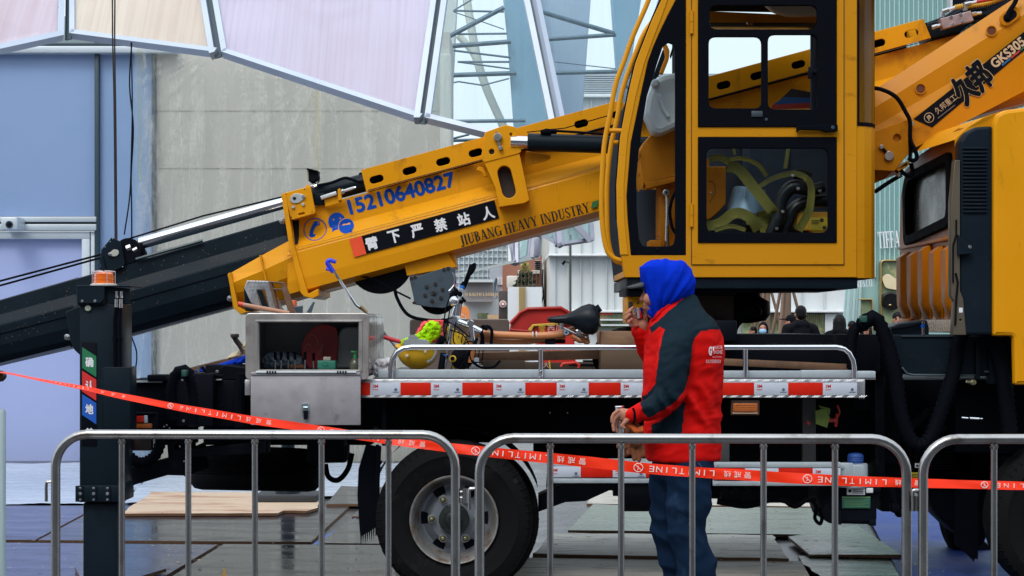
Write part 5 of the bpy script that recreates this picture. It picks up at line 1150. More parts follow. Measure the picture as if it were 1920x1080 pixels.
# tensioner rods, work lamp, hoses on top at the left end of the web
b = B(); c0, c1 = P(572, 372, YM + .12), P(700, 338, YM + .12); b.lathe([(.052, 0), (.055, .005), (.055, (c1 - c0).length)], c0, c1 - c0, 24); b.pbox(586, 362, 610, 384, YM + .02, YM + .2, .004); part(b, 'extension_cylinder', m_blk2, bm_)
b = B(); b.ptube([(602, 371), (631, 362)], YM - .01, 4, 10); b.ptube([(637, 362), (645, 358)], YM - .01, 4.4, 6); b.ptube([(645, 358), (664, 352)], YM - .01, 2.8, 10); b.ptube([(662, 352.5), (667, 351)], YM - .01, 1.8, 8); b.ptube([(583, 351), (589, 349.5)], YM, 4, 6); b.ptube([(589, 349.5), (594, 348)], YM, 3, 8); part(b, 'steel_fitting', m_steel, bm_)
b = B(); b.ptube([(590, 349), (620, 343), (645, 334), (658, 336), (672, 341), (680, 341)], YM + .02, 2.8, 8, smooth=5); b.disc(677, 328, 5, YM + .1, YM + .2, 12); part(b, 'hydraulic_hose', m_matte, bm_)
b = B(); b.plate([(575, 316), (580, 316), (596, 321), (597, 333), (594, 337), (583, 343), (577, 338)], YM + .02, YM + .12, bev=.004); b.plate([(574, 316), (576, 315), (596, 320), (594, 322)], YM + .0, YM + .14, bev=.001); b.ptube([(590, 334), (589, 341), (592, 345)], YM + .05, 1.6, 6); b.ptube([(594, 331), (599, 338), (595, 344)], YM + .05, 1.2, 6, smooth=3); wl_ = part(b, 'work_lamp', m_black, bm_)
b = B(); b.plate([(575.5, 318), (578, 319), (579, 338), (577, 338)], YM + .015, YM + .11, bev=.001); part(b, 'lamp_glass', M('greenish_lens', (.25, .32, .18), .2), wl_)

# ---------------------------------------------------------------- black telescopic sections
YI = YM + .03
def isec(px, yt, hpx, fr, dep=.42):
    o = P(px, yt, YI); s_ = YI / F
    return [Vector((o.x, y, o.z - d)) for d, y in [(f * hpx * s_, YI + yy) for f, yy in fr] + [(f * hpx * s_, YI + dep - yy) for f, yy in reversed(fr)]]
FRI = [(0, .03), (.02, .012), (.24, .005), (.40, -.035), (.42, -.037), (.54, -.037), (.545, -.030), (.72, -.028), (.90, .005), (1, .05)]
b = B(); prism(b, isec(140, 522, 132, FRI), isec(560, 401, 139, FRI)); is1 = part(b, 'inner_boom_section', m_blk2, sharp=3)
FRJ = [(f, y + .015) for f, y in FRI]
b = B(); prism(b, isec(-700, 761, 84, FRJ), isec(142, 520, 128, FRJ)); is2 = part(b, 'tip_boom_section', m_blk2, sharp=3)
b = B(); b.vf([P(150, 651, YI + .03), P(436, 574, YI + .03), P(436, 577, YI + .05), P(150, 656, YI + .05), P(150, 651, YI + .3), P(436, 574, YI + .3)], [(0, 1, 2, 3), (0, 1, 5, 4)]); b.vf([P(-100, 705, YI + .03), P(132, 648, YI + .03), P(132, 652, YI + .05), P(-100, 711, YI + .05)], [(0, 1, 2, 3)]); part(b, 'lower_edge_strip', m_alu, is1)
b = B(); b.ptube([(255, 486), (380, 451)], YI - .006, 3.0, 8); part(b, 'weld_bead', M('dark_teal_paint', (.02, .05, .06), .4), is1)
b = B(); b.plate([(123, 585), (146, 576), (150, 600), (150, 640), (140, 657), (134, 645), (130, 610)], YI - .07, YI - .03, bev=.003); part(b, 'section_head', m_black, is1)
b = B()
for x, y in ((125, 632), (430.5, 560), (529, 415)): b.disc(x, y, 5.4, YI - .09, YI - .04, 16); b.disc(x, y, 3, YI - .10, YI - .08, 10); b.ptube([(x + 4, y - 3), (x + 9, y + 4)], YI - .05, 2.5, 8)
part(b, 'adjusting_bolt', m_steel, is1)
# flecks of dirt on the black sections
b = B()
for i in range(150):
    x = random.uniform(10, 520); f = random.choice([random.uniform(.1, .35), random.uniform(.35, .7)]); yt = 562 - x * .287; y = yt + 132 * f; r_ = random.uniform(.3, .8)
    o = P(x, y, YI - .04); b.vf([o + Vector((r_ * .003 * math.cos(a), 0, r_ * .003 * math.sin(a))) for a in (0, 1.3, 2.6, 3.9, 5.1)], [(0, 1, 2, 3, 4)])
part(b, 'dirt_fleck', M('tan_dirt', (.30, .22, .12), .9), is1)
# chrome extension rod and cables
b = B(); c0, c1 = P(262, 457, YI + .10), P(545, 377, YI + .10); b.lathe([(.030, 0), (.036, .004), (.036, (c1 - c0).length)], c0, c1 - c0, 28); rod = part(b, 'extension_rod', m_chrome, is1)
b = B(); b.ptube([(243, 468), (262, 460)], YI + .08, 11, 16); b.ptube([(238, 466), (246, 463)], YI + .02, 7, 8); b.ptube([(250, 470), (258, 466)], YI + .02, 5, 8); part(b, 'rod_clevis', m_steel, is1)
b = B(); b.ptube([(228, 452), (380, 405), (530, 369)], YI + .06, 1.7, 6); b.ptube([(-690, 708), (190, 477)], YI + .05, 2.0, 6); b.ptube([(-690, 726), (190, 483)], YI + .08, 2.0, 6); part(b, 'tension_cable', m_black, is1)
b = B(); b.plate(rnd([(190, 468), (209, 445), (226, 453), (234, 494), (231, 501), (213, 508), (192, 506), (188, 484)], 2), YI - .02, YI + .0, bev=.003); b.plate([(186, 481), (192, 480), (198, 506), (190, 507)], YI - .04, YI + .1, bev=.002)
b.plate(rnd([(190, 468), (209, 445), (226, 453), (234, 494), (231, 501), (213, 508), (192, 506), (188, 484)], 2), YI + .16, YI + .18, bev=.003)
b.plate([(185, 500), (235, 490), (236, 515), (186, 527)], YI + .02, YI + .2, bev=.01)
ph = part(b, 'pulley_bracket', m_blk2, is1)
b = B(); b.lathe([(.06, 0), (.075, .0), (.075, .01), (.062, .02), (.075, .03), (.075, .04), (.06, .04)], P(240, 470, YI + .01), (0, 1, 0), 28); b.lathe([(.05, 0), (.06, 0), (.06, .04)], P(255, 478, YI + .06), (0, 1, 0), 24); part(b, 'pulley_wheel', m_black, ph)
b = B(); b.plate(rnd([(203, 477), (213, 467), (222, 469), (223, 476), (217, 481), (206, 480)], 4), YI - .028, YI - .02, bev=.001); b.disc(205.5, 476.5, 3, YI - .04, YI - .02, 10, m=1); part(b, 'pin_plate', [M('pale_zinc_b', (.5, .52, .46), .45, .4), m_steel], ph)
b = B()
for x, y in ((211, 447.5), (206.5, 453), (197, 463), (230, 500)): b.disc(x, y, 1, YI - .022, YI - .018, 6)
part(b, 'bracket_hole', m_alu, ph)
b = B(); b.ptube([(211, -60), (211, 60), (214, 200), (216, 450)], YI + .1, 1.6, 6, smooth=4); b.ptube([(216, -60), (215, 80), (217, 220), (219, 450)], YI + .13, 1.6, 6, smooth=4); part(b, 'hoist_rope', M('dark_wire_rope', (.03, .026, .026), .5, .4), ph)

# ---------------------------------------------------------------- winch below the boom
b = B(); b.plate([(757, 492), (838, 470), (856, 501), (763, 517)], YM + .0, YM + .45, bev=.004); b.plate([(838, 470), (851, 466), (856, 501)], YM + .02, YM + .45, bev=.002); wn_ = part(b, 'winch_mount', m_yel)
b = B(); b.plate(rnd([(767, 520), (788, 518), (795, 514), (843, 499), (854, 506), (850, 560), (843, 573), (832, 578), (805, 576), (777, 571), (775, 556)], 3), YM - .02, YM + .0, bev=.003); wp = part(b, 'winch_plate', m_slate, wn_)
b = B()
for i in range(6): a = R(i * 60 + 20); bolt(b, 813 + 17.5 * math.cos(a), 548 - 16 * math.sin(a), 3.6, YM - .02)
for x, y in ((771, 521), (778, 519), (832, 505), (840, 503), (776, 568)): bolt(b, x, y, 3.2, YM - .02)
b.disc(813, 547, 7.5, YM - .024, YM - .02, 20, m=1); bolt(b, 813, 549, 4, YM - .024)
part(b, 'winch_bolt', [M('dark_bolt', (.035, .025, .022), .5, .4), m_slate], wp)
b = B(); b.disc(820, 553, 37, YM + .03, YM + .08, 40); b.disc(820, 548, 25, YM + .08, YM + .35, 30); b.disc(820, 553, 37, YM + .35, YM + .4, 40); part(b, 'rope_drum', m_black, wn_)
b = B(); b.disc(712, 489, 62, YM + .05, YM + .09, 48); b.disc(712, 489, 62, YM + .3, YM + .34, 48); b.disc(712, 489, 50, YM + .09, YM + .3, 30); part(b, 'hose_reel', m_black, wn_)
b = B(); b.ptube([(668, 517), (700, 524), (740, 545), (770, 560)], YM + .0, 1.8, 6, smooth=5); b.ptube([(738, 530), (745, 560), (765, 590), (800, 600), (860, 603)], YM + .02, 3.2, 8, smooth=6); part(b, 'winch_hose', m_matte, wn_)

m_yel3 = M('amber_yellow_paint', (.50, .195, .004), .42, spec=.12, var=.07, vs=2.2, dirt=(.22, .08, .01), damt=.6, ds=3.5, dth=.57, coat=.03)
# ---------------------------------------------------------------- knuckle arm on the right
YK = 9.72
b = B()
def kring(pts): return [P(x, y, YK + d) for x, y, d in pts]
A_ = [(1625, 178, .05), (1640, 205, .02), (1660, 240, -.02), (1668, 256, -.02), (1704, 296, .03), (1704, 300, .35), (1625, 178, .35)]
C_ = [(2010, -74, .05), (2026, -50, .02), (2046, -14, -.02), (2054, 0, -.02), (2074, 6, .03), (2074, 10, .35), (2010, -74, .35)]
up = lambda x: 157 - (x - 1657) * .654
def kr(xu, s): # section perpendicular-ish
    yu = up(xu); dx, dy = 56 * s, 126 * s
    return [P(xu, yu, YK + .06), P(xu + dx * .20, yu + dy * .20, YK + .005), P(xu + dx * .22, yu + dy * .22, YK), P(xu + dx * .46, yu + dy * .46, YK), P(xu + dx * .60, yu + dy * .60, YK - .028), P(xu + dx * .62, yu + dy * .62, YK - .03), P(xu + dx, yu + dy, YK - .03), P(xu + dx, yu + dy, YK + .34), P(xu, yu, YK + .30)]
prism(b, kr(1610, .93), kr(2260, 1.5))
ka = part(b, 'knuckle_arm', m_yel3, sharp=3)
b = B(); b.plate([(1600, 260), (1703, 223), (1708, 231), (1705, 287), (1677, 321), (1600, 317)], YK - .055, YK - .034, [circ(1682, 259, 7.6, 18)], bev=.003); b.plate([(1676, 320), (1705, 300), (1706, 308), (1682, 327)], YK - .05, YK + .3, [[(1683, 318), (1700, 305), (1701, 309), (1686, 321)]], bev=.002)
b.plate([(1600, 300), (1676, 318), (1660, 335), (1630, 348), (1600, 350)], YK + .05, YK + .3, bev=.004)
hp = part(b, 'hinge_plate', m_yel3, ka)
b = B(); b.disc(1682, 259, 8, YK - .034, YK - .032, 16); part(b, 'dark_hole', m_org, hp)
b = B(); b.disc(1667.5, 292.5, 9, YK - .075, YK - .055, 22); b.disc(1653, 275.5, 4.4, YK - .075, YK - .055, 14); b.ptube([(1654, 277), (1664, 289)], YK - .065, 3, 8, m=1); bolt(b, 1711, 231.5, 4, YK - .05); part(b, 'steel_pin', [m_steel, m_black], hp)
for (x, y, r_, el) in ((1725.5, 166.5, 8.6, 0), (1858.5, 58, 8.4, 0)):
    b = B(); b.lathe([(r_ * YK / F * 1.25, 0), (r_ * YK / F * 1.22, -.008), (r_ * YK / F, -.008), (r_ * YK / F * .98, .003)], P(x, y, YK - .002), (0, 1, 0), 24, 0); b.disc(x, y, r_, YK - .004, YK, 20, m=1); part(b, 'hole_boss', [m_yel3, M('dark_red_hole', (.10, .022, .008), .6)], ka)
b = B(); b.plate(oval(1894, 30, 44, 26, 38), YK - .015, YK - .002, bev=.004); b.plate(oval(1894, 30, 28, 17, 38), YK - .018, YK - .014, bev=.001, m=1); part(b, 'cable_opening', [m_yel3, m_black], ka)
b = B(); b.ptube([(1889, 36), (1892, 22), (1903, 5), (1912, -20)], YK - .03, 4.6, 10, smooth=5); part(b, 'cable', m_matte, ka)
YL = YK - .0315
b = B(); b.plate([(1713, 223), (1748, 239), (1985, 40), (1985, 12), (1917, 62)], YL - .002, YL, bev=.0004); ls = part(b, 'label_strip', m_black, ka)
b = B(); b.htext('GKS305', 1889.5, 98.5, YL - .0035, w=74, h=17, ang=38.8, k=.05); b.text('久邦重工', 1773, 195, YL - .0035, w=48, h=13, ang=38); b.disc(1742, 220.5, 9.5, YL - .0030, YL - .002, 24); b.disc(1742, 220.5, 8.4, YL - .0034, YL - .003, 24, m=1); b.text('JB', 1742, 220.5, YL - .0045, h=9, ang=38, bold=.02)
b.vf([P(1758, 221, YL - .0032), P(1790, 196, YL - .0032), P(1791, 197.5, YL - .0032), P(1759, 222.5, YL - .0032)], [(0, 1, 2, 3)], 2)
part(b, 'strip_lettering', [M('tan_letters', (.52, .38, .24), .5), m_black, M('faint_print', (.12, .10, .1), .5)], ls)
b = B()
for x0, y0, x1, y1, k in ((1878, 121, 1894, 108, 0), (1895, 107, 1911, 94, 1), (1912, 93, 1930, 78, 2)):
    b.vf([P(x0, y0, YL - .0032), P(x1, y1, YL - .0032), P(x1 + 1.5, y1 + 3, YL - .0032), P(x0 + 1.5, y0 + 3, YL - .0032)], [(0, 1, 2, 3)], k)
part(b, 'colour_dash', [M('dash_blue', (.01, .10, .30), .5), M('dash_red', (.42, .03, .02), .5), M('dash_green', (.02, .10, .04), .5)], ls)
b = B(); b.htext('久邦', 1822, 155, YL - .0045, w=74, h=56, ang=41, k=.062, m=1); b.htext('久邦', 1822, 155, YL - .0062, w=73, h=55, ang=41, k=.045, m=0); part(b, 'brush_lettering', [m_black, M('tan_outline', (.42, .32, .18), .5)], ls)
b = B(); b.ptube([(1618, 165), (1650, 167), (1680, 182), (1698, 210), (1706, 228), (1707, 262), (1716, 282), (1719, 296), (1711, 301), (1703, 296)], YK - .10, 4.0, 10, smooth=6); b.ptube([(1706, 262), (1707, 285), (1706, 300)], YK - .08, 3.6, 8); b.ptube([(1688, 319), (1696, 326), (1706, 330), (1711, 322), (1708, 306)], YK - .06, 4, 8, smooth=5); b.ptube([(1640, 360), (1665, 343), (1690, 328)], YK + .0, 4, 8, smooth=4)
part(b, 'loop_hose', m_matte, ka)
b = B(); b.disc(1686, 328, 4, YK - .05, YK, 12); part(b, 'hose_union', m_steel, ka)
# black hose bundle and valve block on top of the boom
b = B(); b.plate([(1737, 42), (1770, 30), (1900, -60), (1930, -60), (1800, 62), (1745, 72)], YM + .02, YM + .3, bev=.01); b.ptube([(1738, 46), (1770, 38), (1800, 20), (1830, 16)], YM - .03, 2, 8, smooth=4); b.ptube([(1738, 49), (1762, 44), (1790, 26), (1850, 14)], YM - .05, 1.6, 8, smooth=4); b.ptube([(1825, 28), (1860, 24), (1900, 6), (1940, -20)], YM - .02, 10, 10, smooth=4); part(b, 'hose_bundle', m_blk2, bm_)
b = B(); b.plate([(1763, 35), (1820, 20), (1826, 38), (1769, 54.5)], YM - .12, YM - .05, bev=.003); vb = part(b, 'valve_block', M('pinkish_anodised_block', (.50, .36, .36), .35, .7, var=.25, vs=18), bm_)
b = B()
for x, y in ((1784, 32), (1802, 27), (1787.5, 46), (1805.5, 40.5)): bolt(b, x, y, 3.3, YM - .12)
for p in ([(1748, 52), (1766, 46)], [(1822, 27), (1840, 24)], [(1767, 32), (1767, 22)], [(1767, 22), (1790, 14)], [(1810, 20), (1809, 9)], [(1809, 9), (1832, 3)]):
    a_, c_ = Vector(p[0]), Vector(p[1]); md = a_.lerp(c_, .5); b.ptube([p[0], tuple(md)], YM - .09, 4.2, 6); b.ptube([tuple(md), p[1]], YM - .09, 3.3, 10)
part(b, 'silver_fitting', m_steel, vb)
ys = M('yellow_spiral_sleeve', (.55, .33, .03), .5); rs_ = M('red_sleeve', (.45, .02, .03), .5)
chose([(1790, 14), (1806, 11)], YM - .08, 4, 'yellow_hose', ys, .3, parent=vb); chose([(1812, 12), (1845, 8), (1880, -4), (1920, -20)], YM - .04, 4.4, 'yellow_hose', ys, .3, parent=vb)
b = B(); b.ptube([(1832, 3), (1870, -4), (1900, -14)], YM - .1, 3.6, 8); part(b, 'red_hose', rs_, vb)
# ---------------------------------------------------------------- operator cab
YC = 8.95; YC1 = 9.85; dC = YC1 - YC
oc_left = [(1262, -60), (1240, 0), (1224, 34), (1210, 70), (1192, 117), (1184, 150), (1177, 182), (1163, 257), (1156, 347), (1157, 413), (1170, 520)]
fw = [(1286, -30), (1279, -30), (1267, 0), (1252, 29), (1237, 60), (1224, 90), (1215, 115), (1201, 180), (1183, 267), (1175, 367), (1177, 410), (1183, 478), (1286, 478)]
b = B()
outer = [(1607, -60)] + oc_left + [(1607, 520)]
b.plate(outer, YC, YC + .035, [fw, [(1309, -40), (1569, -40), (1569, 237), (1309, 237)], [(1309, 257), (1569, 257), (1569, 455), (1309, 455)]], bev=.004)
oc = part(b, 'operator_cab', m_yelwin)
oc.data.materials.clear(); oc.data.materials.append(m_yel2)
# worn curved front pillar
b = B()
inner = [(1267, -60), (1252, 0), (1240, 34), (1226, 70), (1209, 117), (1200, 150), (1192, 182), (1177, 257), (1170, 347), (1171, 413), (1178, 478)]
b.plate(oc_left[:-1] + [(1163, 478), (1178, 478)] + inner[::-1][1:], YC - .006, YC + .01, bev=.003); part(b, 'front_pillar', m_yelwin, oc)
# floor slab, roof, rear chamfer, far side
a0, a1 = P(1170, 519, YC), P(1607, 519, YC)
b = B(); b.box(a0.x, a1.x, YC + .035, YC1, a0.z, a0.z + .03); 
# chamfered rear corner
z0, z1, zt = P(0, 521, YC).z, P(0, 236, YC).z, P(0, -60, YC).z
cx0 = P(1607, 0, YC).x; cx1 = P(1640, 0, YC + .12).x
arcp = [(cx0, YC), (cx0 + (cx1 - cx0) * .35, YC + .012), (cx0 + (cx1 - cx0) * .72, YC + .045), (cx1, YC + .12), (cx1, YC1)]
def wallstrip(b, pts, za, zb, th=.03, m=0):
    for p, q in zip(pts, pts[1:]):
        b.vf([(p[0], p[1], za), (q[0], q[1], za), (q[0], q[1], zb), (p[0], p[1], zb)], [(0, 1, 2, 3)], m)
wallstrip(b, arcp, z0, z1)
wallstrip(b, arcp[3:], z1, zt)
cb = part(b, 'cab_shell', m_yel2, oc, sharp=50)
b = B(); wallstrip(b, [(x + (.002 if i else 0), y - .002) for i, (x, y) in enumerate(arcp[:4])], z1, z1 + .02); wallstrip(b, [(arcp[0][0], arcp[0][1] - .003), (arcp[0][0] + .012, arcp[0][1] - .002)], z1, zt); wallstrip(b, [(cx1 - .006, YC + .1), (cx1 + .002, YC + .13)], z1, zt); part(b, 'rear_window_seal', m_matte, oc)
b = B(); wallstrip(b, arcp[:4], z1 + .02, zt); part(b, 'rear_corner_glass', m_gl, oc, sharp=180)
b = B(); b.plate([(1607, -60), (1262, -60), (1210, 70), (1177, 182), (1160, 290), (1156, 347), (1157, 413), (1170, 521), (1638, 521), (1638, -60)], YC1 - .03, YC1, [[(1262, 0), (1232, 75), (1205, 160), (1190, 240), (1186, 330), (1290, 330), (1290, -40)], [(1318, -40), (1318, 232), (1575, 232), (1575, -40)]], bev=.003, Ys=YC)
part(b, 'far_side', M('dark_blue_interior', (.020, .032, .055), .6, var=.2), oc)
b = B(); b.vf([P(1262, -58, YC), P(1640, -58, YC), P(1640, -58, YC) + Vector((0, dC, 0)), P(1262, -58, YC) + Vector((0, dC, 0))], [(0, 1, 2, 3)]); b.vf([P(1605, 330, YC + .2), P(1605, 520, YC + .2), P(1605, 520, YC + .2) + Vector((0, .6, 0)), P(1605, 330, YC + .2) + Vector((0, .6, 0))], [(0, 1, 2, 3)]); part(b, 'roof_lining', m_black, oc)
# curved windscreen
b = B(); pts = [P(x, y, YC) for x, y in oc_left]
for p, q in zip(pts, pts[1:]): b.vf([p + Vector((.004, .03, 0)), q + Vector((.004, .03, 0)), q + Vector((.004, dC - .03, 0)), p + Vector((.004, dC - .03, 0))], [(0, 1, 2, 3)])
part(b, 'windscreen', m_gl, oc, sharp=180)
b = B(); b.ptube([(x - 1, y) for x, y in oc_left[:-1]], YC + .03, 2, 6); part(b, 'windscreen_seal', m_matte, oc)
# quarter window
b = B(); op = [(1253, 80), (1243, 87), (1232, 120), (1213, 180), (1206, 223), (1197, 290), (1193, 337), (1194, 400), (1198, 447), (1204, 460), (1212, 462), (1254, 462), (1263, 458), (1266, 445), (1266, 95), (1262, 83)]
b.plate(fw, YC - .004, YC + .02, [op], bev=.003); qw = part(b, 'quarter_window_seal', m_matte, oc)
b = B(); b.plate(op, YC + .008, YC + .012, bev=.0005); part(b, 'quarter_window', m_gl, qw)
b = B(); b.text('© 安全玻璃', 1232, 443, YC + .005, w=11, m=0); b.text('43R-00', 1232, 449, YC + .005, w=10, m=0); b.disc(1233, 467, 3, YC - .008, YC, 10); part(b, 'glass_stamp', m_black, qw)
# door
b = B(); b.plate([(1297.7, -60), (1582, -60), (1582, 496), (1297.7, 496)], YC - .008, YC - .001, [[(1309, -40), (1569, -40), (1569, 237), (1309, 237)], [(1309, 257), (1569, 257), (1569, 455), (1309, 455)]], bev=.002); dr_ = part(b, 'door', m_yel2, oc)
b = B(); b.plate([(1296, -60), (1583.5, -60), (1583.5, 497.5), (1296, 497.5)], YC - .0015, YC - .0005, [[(1300, -50), (1580, -50), (1580, 493), (1300, 493)]], bev=.0002); part(b, 'door_gap', m_dprint, oc)
slot, pl, pr_ = rr(1331, 10, 1532, 55, 14), rr(1329, 69, 1428, 203, 14), rr(1440, 65, 1533.5, 205, 14); lo = rr(1325, 278, 1553, 436, 14)
b = B(); b.plate([(1309, -40), (1569, -40), (1569, 238), (1309, 238)], YC - .016, YC + .01, [slot, pl, pr_], bev=.003); uw = part(b, 'upper_window_frame', m_matte, dr_)
b = B(); b.plate([(1309, 257), (1569, 257), (1569, 455), (1309, 455)], YC - .016, YC + .01, [lo], bev=.003); b.disc(1437, 445, 4, YC - .018, YC - .01, 10); lw = part(b, 'lower_window_frame', m_matte, dr_)
for q in (slot, pl, pr_): b = B(); b.plate(q, YC - .002, YC + .002, bev=.0005); part(b, 'upper_pane', m_gl, dr_)
b = B(); b.plate(lo, YC - .002, YC + .002, bev=.0005); part(b, 'lower_pane', m_gl, dr_)
b = B(); b.text('©安全玻璃', 1383, 192, YC - .004, w=16); b.text('43R-000563', 1383, 197, YC - .004, w=12); b.pbox(1516, 125, 1524, 147, YC - .022, YC - .0, .003); b.pbox(1524, 130, 1532, 137, YC - .02, YC - .0, .003); b.pbox(1524, 65, 1530, 203, YC - .006, YC, .001); part(b, 'window_catch', m_black, dr_)
b = B(); b.pbox(1409, 208, 1430, 219, YC - .022, YC - .014, .002); b.disc(1437, 224, 3, YC - .02, YC - .01, 10); part(b, 'sliding_lock', M('dark_slate_plastic', (.03, .045, .06), .5), dr_)
b = B(); b.plate(rnd([(1494, 237), (1500, 235), (1571, 233), (1571, 246), (1548, 248), (1540, 244), (1500, 243), (1496, 248), (1494, 247)], 2), YC - .045, YC - .02, bev=.003); b.disc(1562, 239, 3.4, YC - .048, YC - .04, 12, m=1); b.pbox(1540, 236, 1571, 245, YC - .03, YC - .006, .002); part(b, 'door_handle', [m_matte, M('slate_lock', (.05, .10, .16), .3, .5)], dr_)
for y0, y1 in ((20, 63), (382, 425)):
    b = B(); b.ptube([(1297, y0), (1297, (y0 + y1) / 2 - .5)], YC - .012, 3.4, 10); b.ptube([(1297, (y0 + y1) / 2 + .5), (1297, y1)], YC - .012, 3.4, 10); part(b, 'door_hinge', m_yel2, dr_)
# grab rails outside the windscreen
b = B(); b.ptube([(1222, -30), (1216, 0), (1187, 67), (1170, 115), (1157, 150), (1150, 180), (1144, 215), (1134, 265), (1130, 313), (1128, 360), (1128, 397), (1131, 435), (1137, 466), (1144, 478), (1155, 486), (1167, 489)], YC + .03, 4.8, 12, smooth=4); part(b, 'grab_rail', m_yelwin, oc)
b = B(); b.ptube([(1226, 38), (1216, 50), (1205, 68), (1195, 92), (1178, 135), (1165, 178), (1157, 225), (1147, 267), (1140, 320), (1138, 370), (1139, 430), (1142, 460), (1148, 480), (1156, 490), (1168, 494)], YC + .40, 4.8, 12, smooth=4)
part(b, 'grab_rail', m_yelwin, oc)
b = B(); b.ptube([(1142, 245), (1168, 245)], YC + .03, 4.4, 10); part(b, 'rail_stay', m_yelwin, oc)
b = B(); b.ptube([(1150, 267), (1166, 267)], YC + .40, 4.2, 10); part(b, 'rail_stay', m_yelwin, oc)
# slab and turntable under the cab
b = B(); b.pbox(1176, 520.5, 1608, 541, YC + .02, YC1 + .3, .004); part(b, 'cab_base_slab', m_blk2)
b = B(); b.plate([(1298, 542), (1572, 542), (1560, 546), (1298, 549)], YC + .1, YC + .5, bev=.002)
b.pbox(1176, 542, 1380, 553, YC + .2, YC + .9, .004); b.pbox(1340, 600, 1382, 640, 9.0, 10.2, .01); b.pbox(1215, 553, 1300, 640, 9.5, 10.4, .01); b.pbox(1175, 540, 1212, 556, YC + .05, YC + .4, .01)
b.lathe([(.05, 0), (.13, .015), (.155, .05), (.15, .12), (.10, .15), (.09, .30)], P(1392, 606, 9.6), (0, 0, 1), 28); b.plate(rnd([(1352, 565), (1392, 564), (1420, 570), (1431, 582), (1426, 594), (1396, 602), (1385, 615), (1380, 640), (1352, 640)], 5), 9.4, 9.8, bev=.02); b.ptube([(1432, 585), (1438, 585)], 9.6, 2, 8); b.ptube([(1385, 556), (1405, 556)], 9.5, 9, 12)
part(b, 'slewing_gear', m_black)
b = B(); b.pbox(1296, 553, 1376, 604, 9.35, 9.9, .006); part(b, 'turntable_housing', M('dark_bronze_paint', (.035, .018, .010), .6))
b = B(); b.pbox(1176, 555, 1214, 606, YC + .12, YC + .5, .006); b.pbox(1178, 566, 1186, 583, YC + .115, YC + .12, .001, m=1); b.disc(1196, 568, 2, YC + .112, YC + .12, 10, m=1); rot_ = part(b, 'yellow_swivel_box', [m_yel2, m_dprint])
b = B(); b.pbox(1180, 543, 1192, 556, YC + .1, YC + .2, .004); part(b, 'grey_sensor', m_alu)
# inside the cab: housing, fender, arm rest, seat
b = B()
fan = [(1197, 287), (1206, 268), (1220, 253), (1240, 243), (1262, 240), (1330, 300), (1330, 318), (1209, 343), (1206, 350)]
b.plate(fan, YC + .35, YC + .75, bev=.006); b.plate([(1197, 287), (1204, 290), (1200, 300), (1193, 292)], YC + .35, YC + .5, bev=.004)
b.plate([(1209, 342), (1300, 325), (1300, 332), (1212, 354)], YC + .34, YC + .5, bev=.004)
part(b, 'slew_motor_cover', m_org, oc)
b = B(); b.pbox(1238, 328, 1290, 472, YC + .40, YC + .7, .006); b.pbox(1200, 318, 1240, 326, YC + .4, YC + .6, .004); b.pbox(1218, 450, 1240, 470, YC + .3, YC + .5, .004); b.plate([(1300, 312), (1361, 312), (1361, 382), (1342, 402), (1330, 411), (1300, 415)], YC + .25, YC + .55, bev=.006)
sc_ = part(b, 'seat_console', m_org, oc)
b = B(); b.ptube([(1328, 340), (1337, 341), (1341, 350), (1341, 362), (1329, 380)], YC + .245, .5, 6, smooth=4); b.disc(1333, 361, 1.6, YC + .242, YC + .25, 10, m=1); part(b, 'console_cover_line', [m_dprint, m_steel], sc_)
b = B(); b.ptube([(1250, 360), (1252, 385), (1250, 468)], YC + .36, 4.2, 12, smooth=4); b.disc(1249.5, 361, 6.5, YC + .33, YC + .4, 16); b.disc(1249.5, 361, 2, YC + .325, YC + .34, 8, m=1); part(b, 'chrome_arm', [m_steel, m_black], oc)
b = B(); b.ptube([(1272, 350), (1260, 375), (1256, 400), (1262, 430), (1275, 445)], YC + .32, 3, 8, smooth=5); part(b, 'coiled_cable', m_matte, oc)
b = B(); b.plate(rnd([(1400, 255), (1545, 255), (1560, 300), (1560, 430), (1400, 430)], 14), YC + .6, YC + .8, bev=.02); part(b, 'operator_seat', M('navy_seat', (.014, .03, .06), .7, var=.3), oc)
b = B(); b.plate([(1475, 278), (1482, 276), (1476, 316), (1469, 316)], YC + .55, YC + .56, bev=.001); b.plate([(1373, 276), (1378, 276), (1380, 290), (1376, 290)], YC + .55, YC + .56, bev=.001); part(b, 'seat_strap', M('dull_olive_strap', (.17, .18, .05), .7), oc)
# boom head and mirror arm seen through the front quarter glass
b = B(); b.plate(rnd([(1243, 84), (1250, 82), (1256, 95), (1254, 112), (1243, 140), (1236, 137), (1248, 106)], 4), YC + .6, YC + .64, bev=.005); b.plate([(1256, 104), (1262, 85), (1265, 88), (1258, 110)], YC + .62, YC + .64, bev=.001, m=1); part(b, 'curved_handle', [m_org, m_black], oc)
b = B(); b.plate(rnd([(1222, 150), (1243, 92), (1250, 97), (1246, 120), (1235, 142), (1218, 160)], 3), YC + .66, YC + .68, bev=.003); part(b, 'dark_blade', m_blk2, oc)
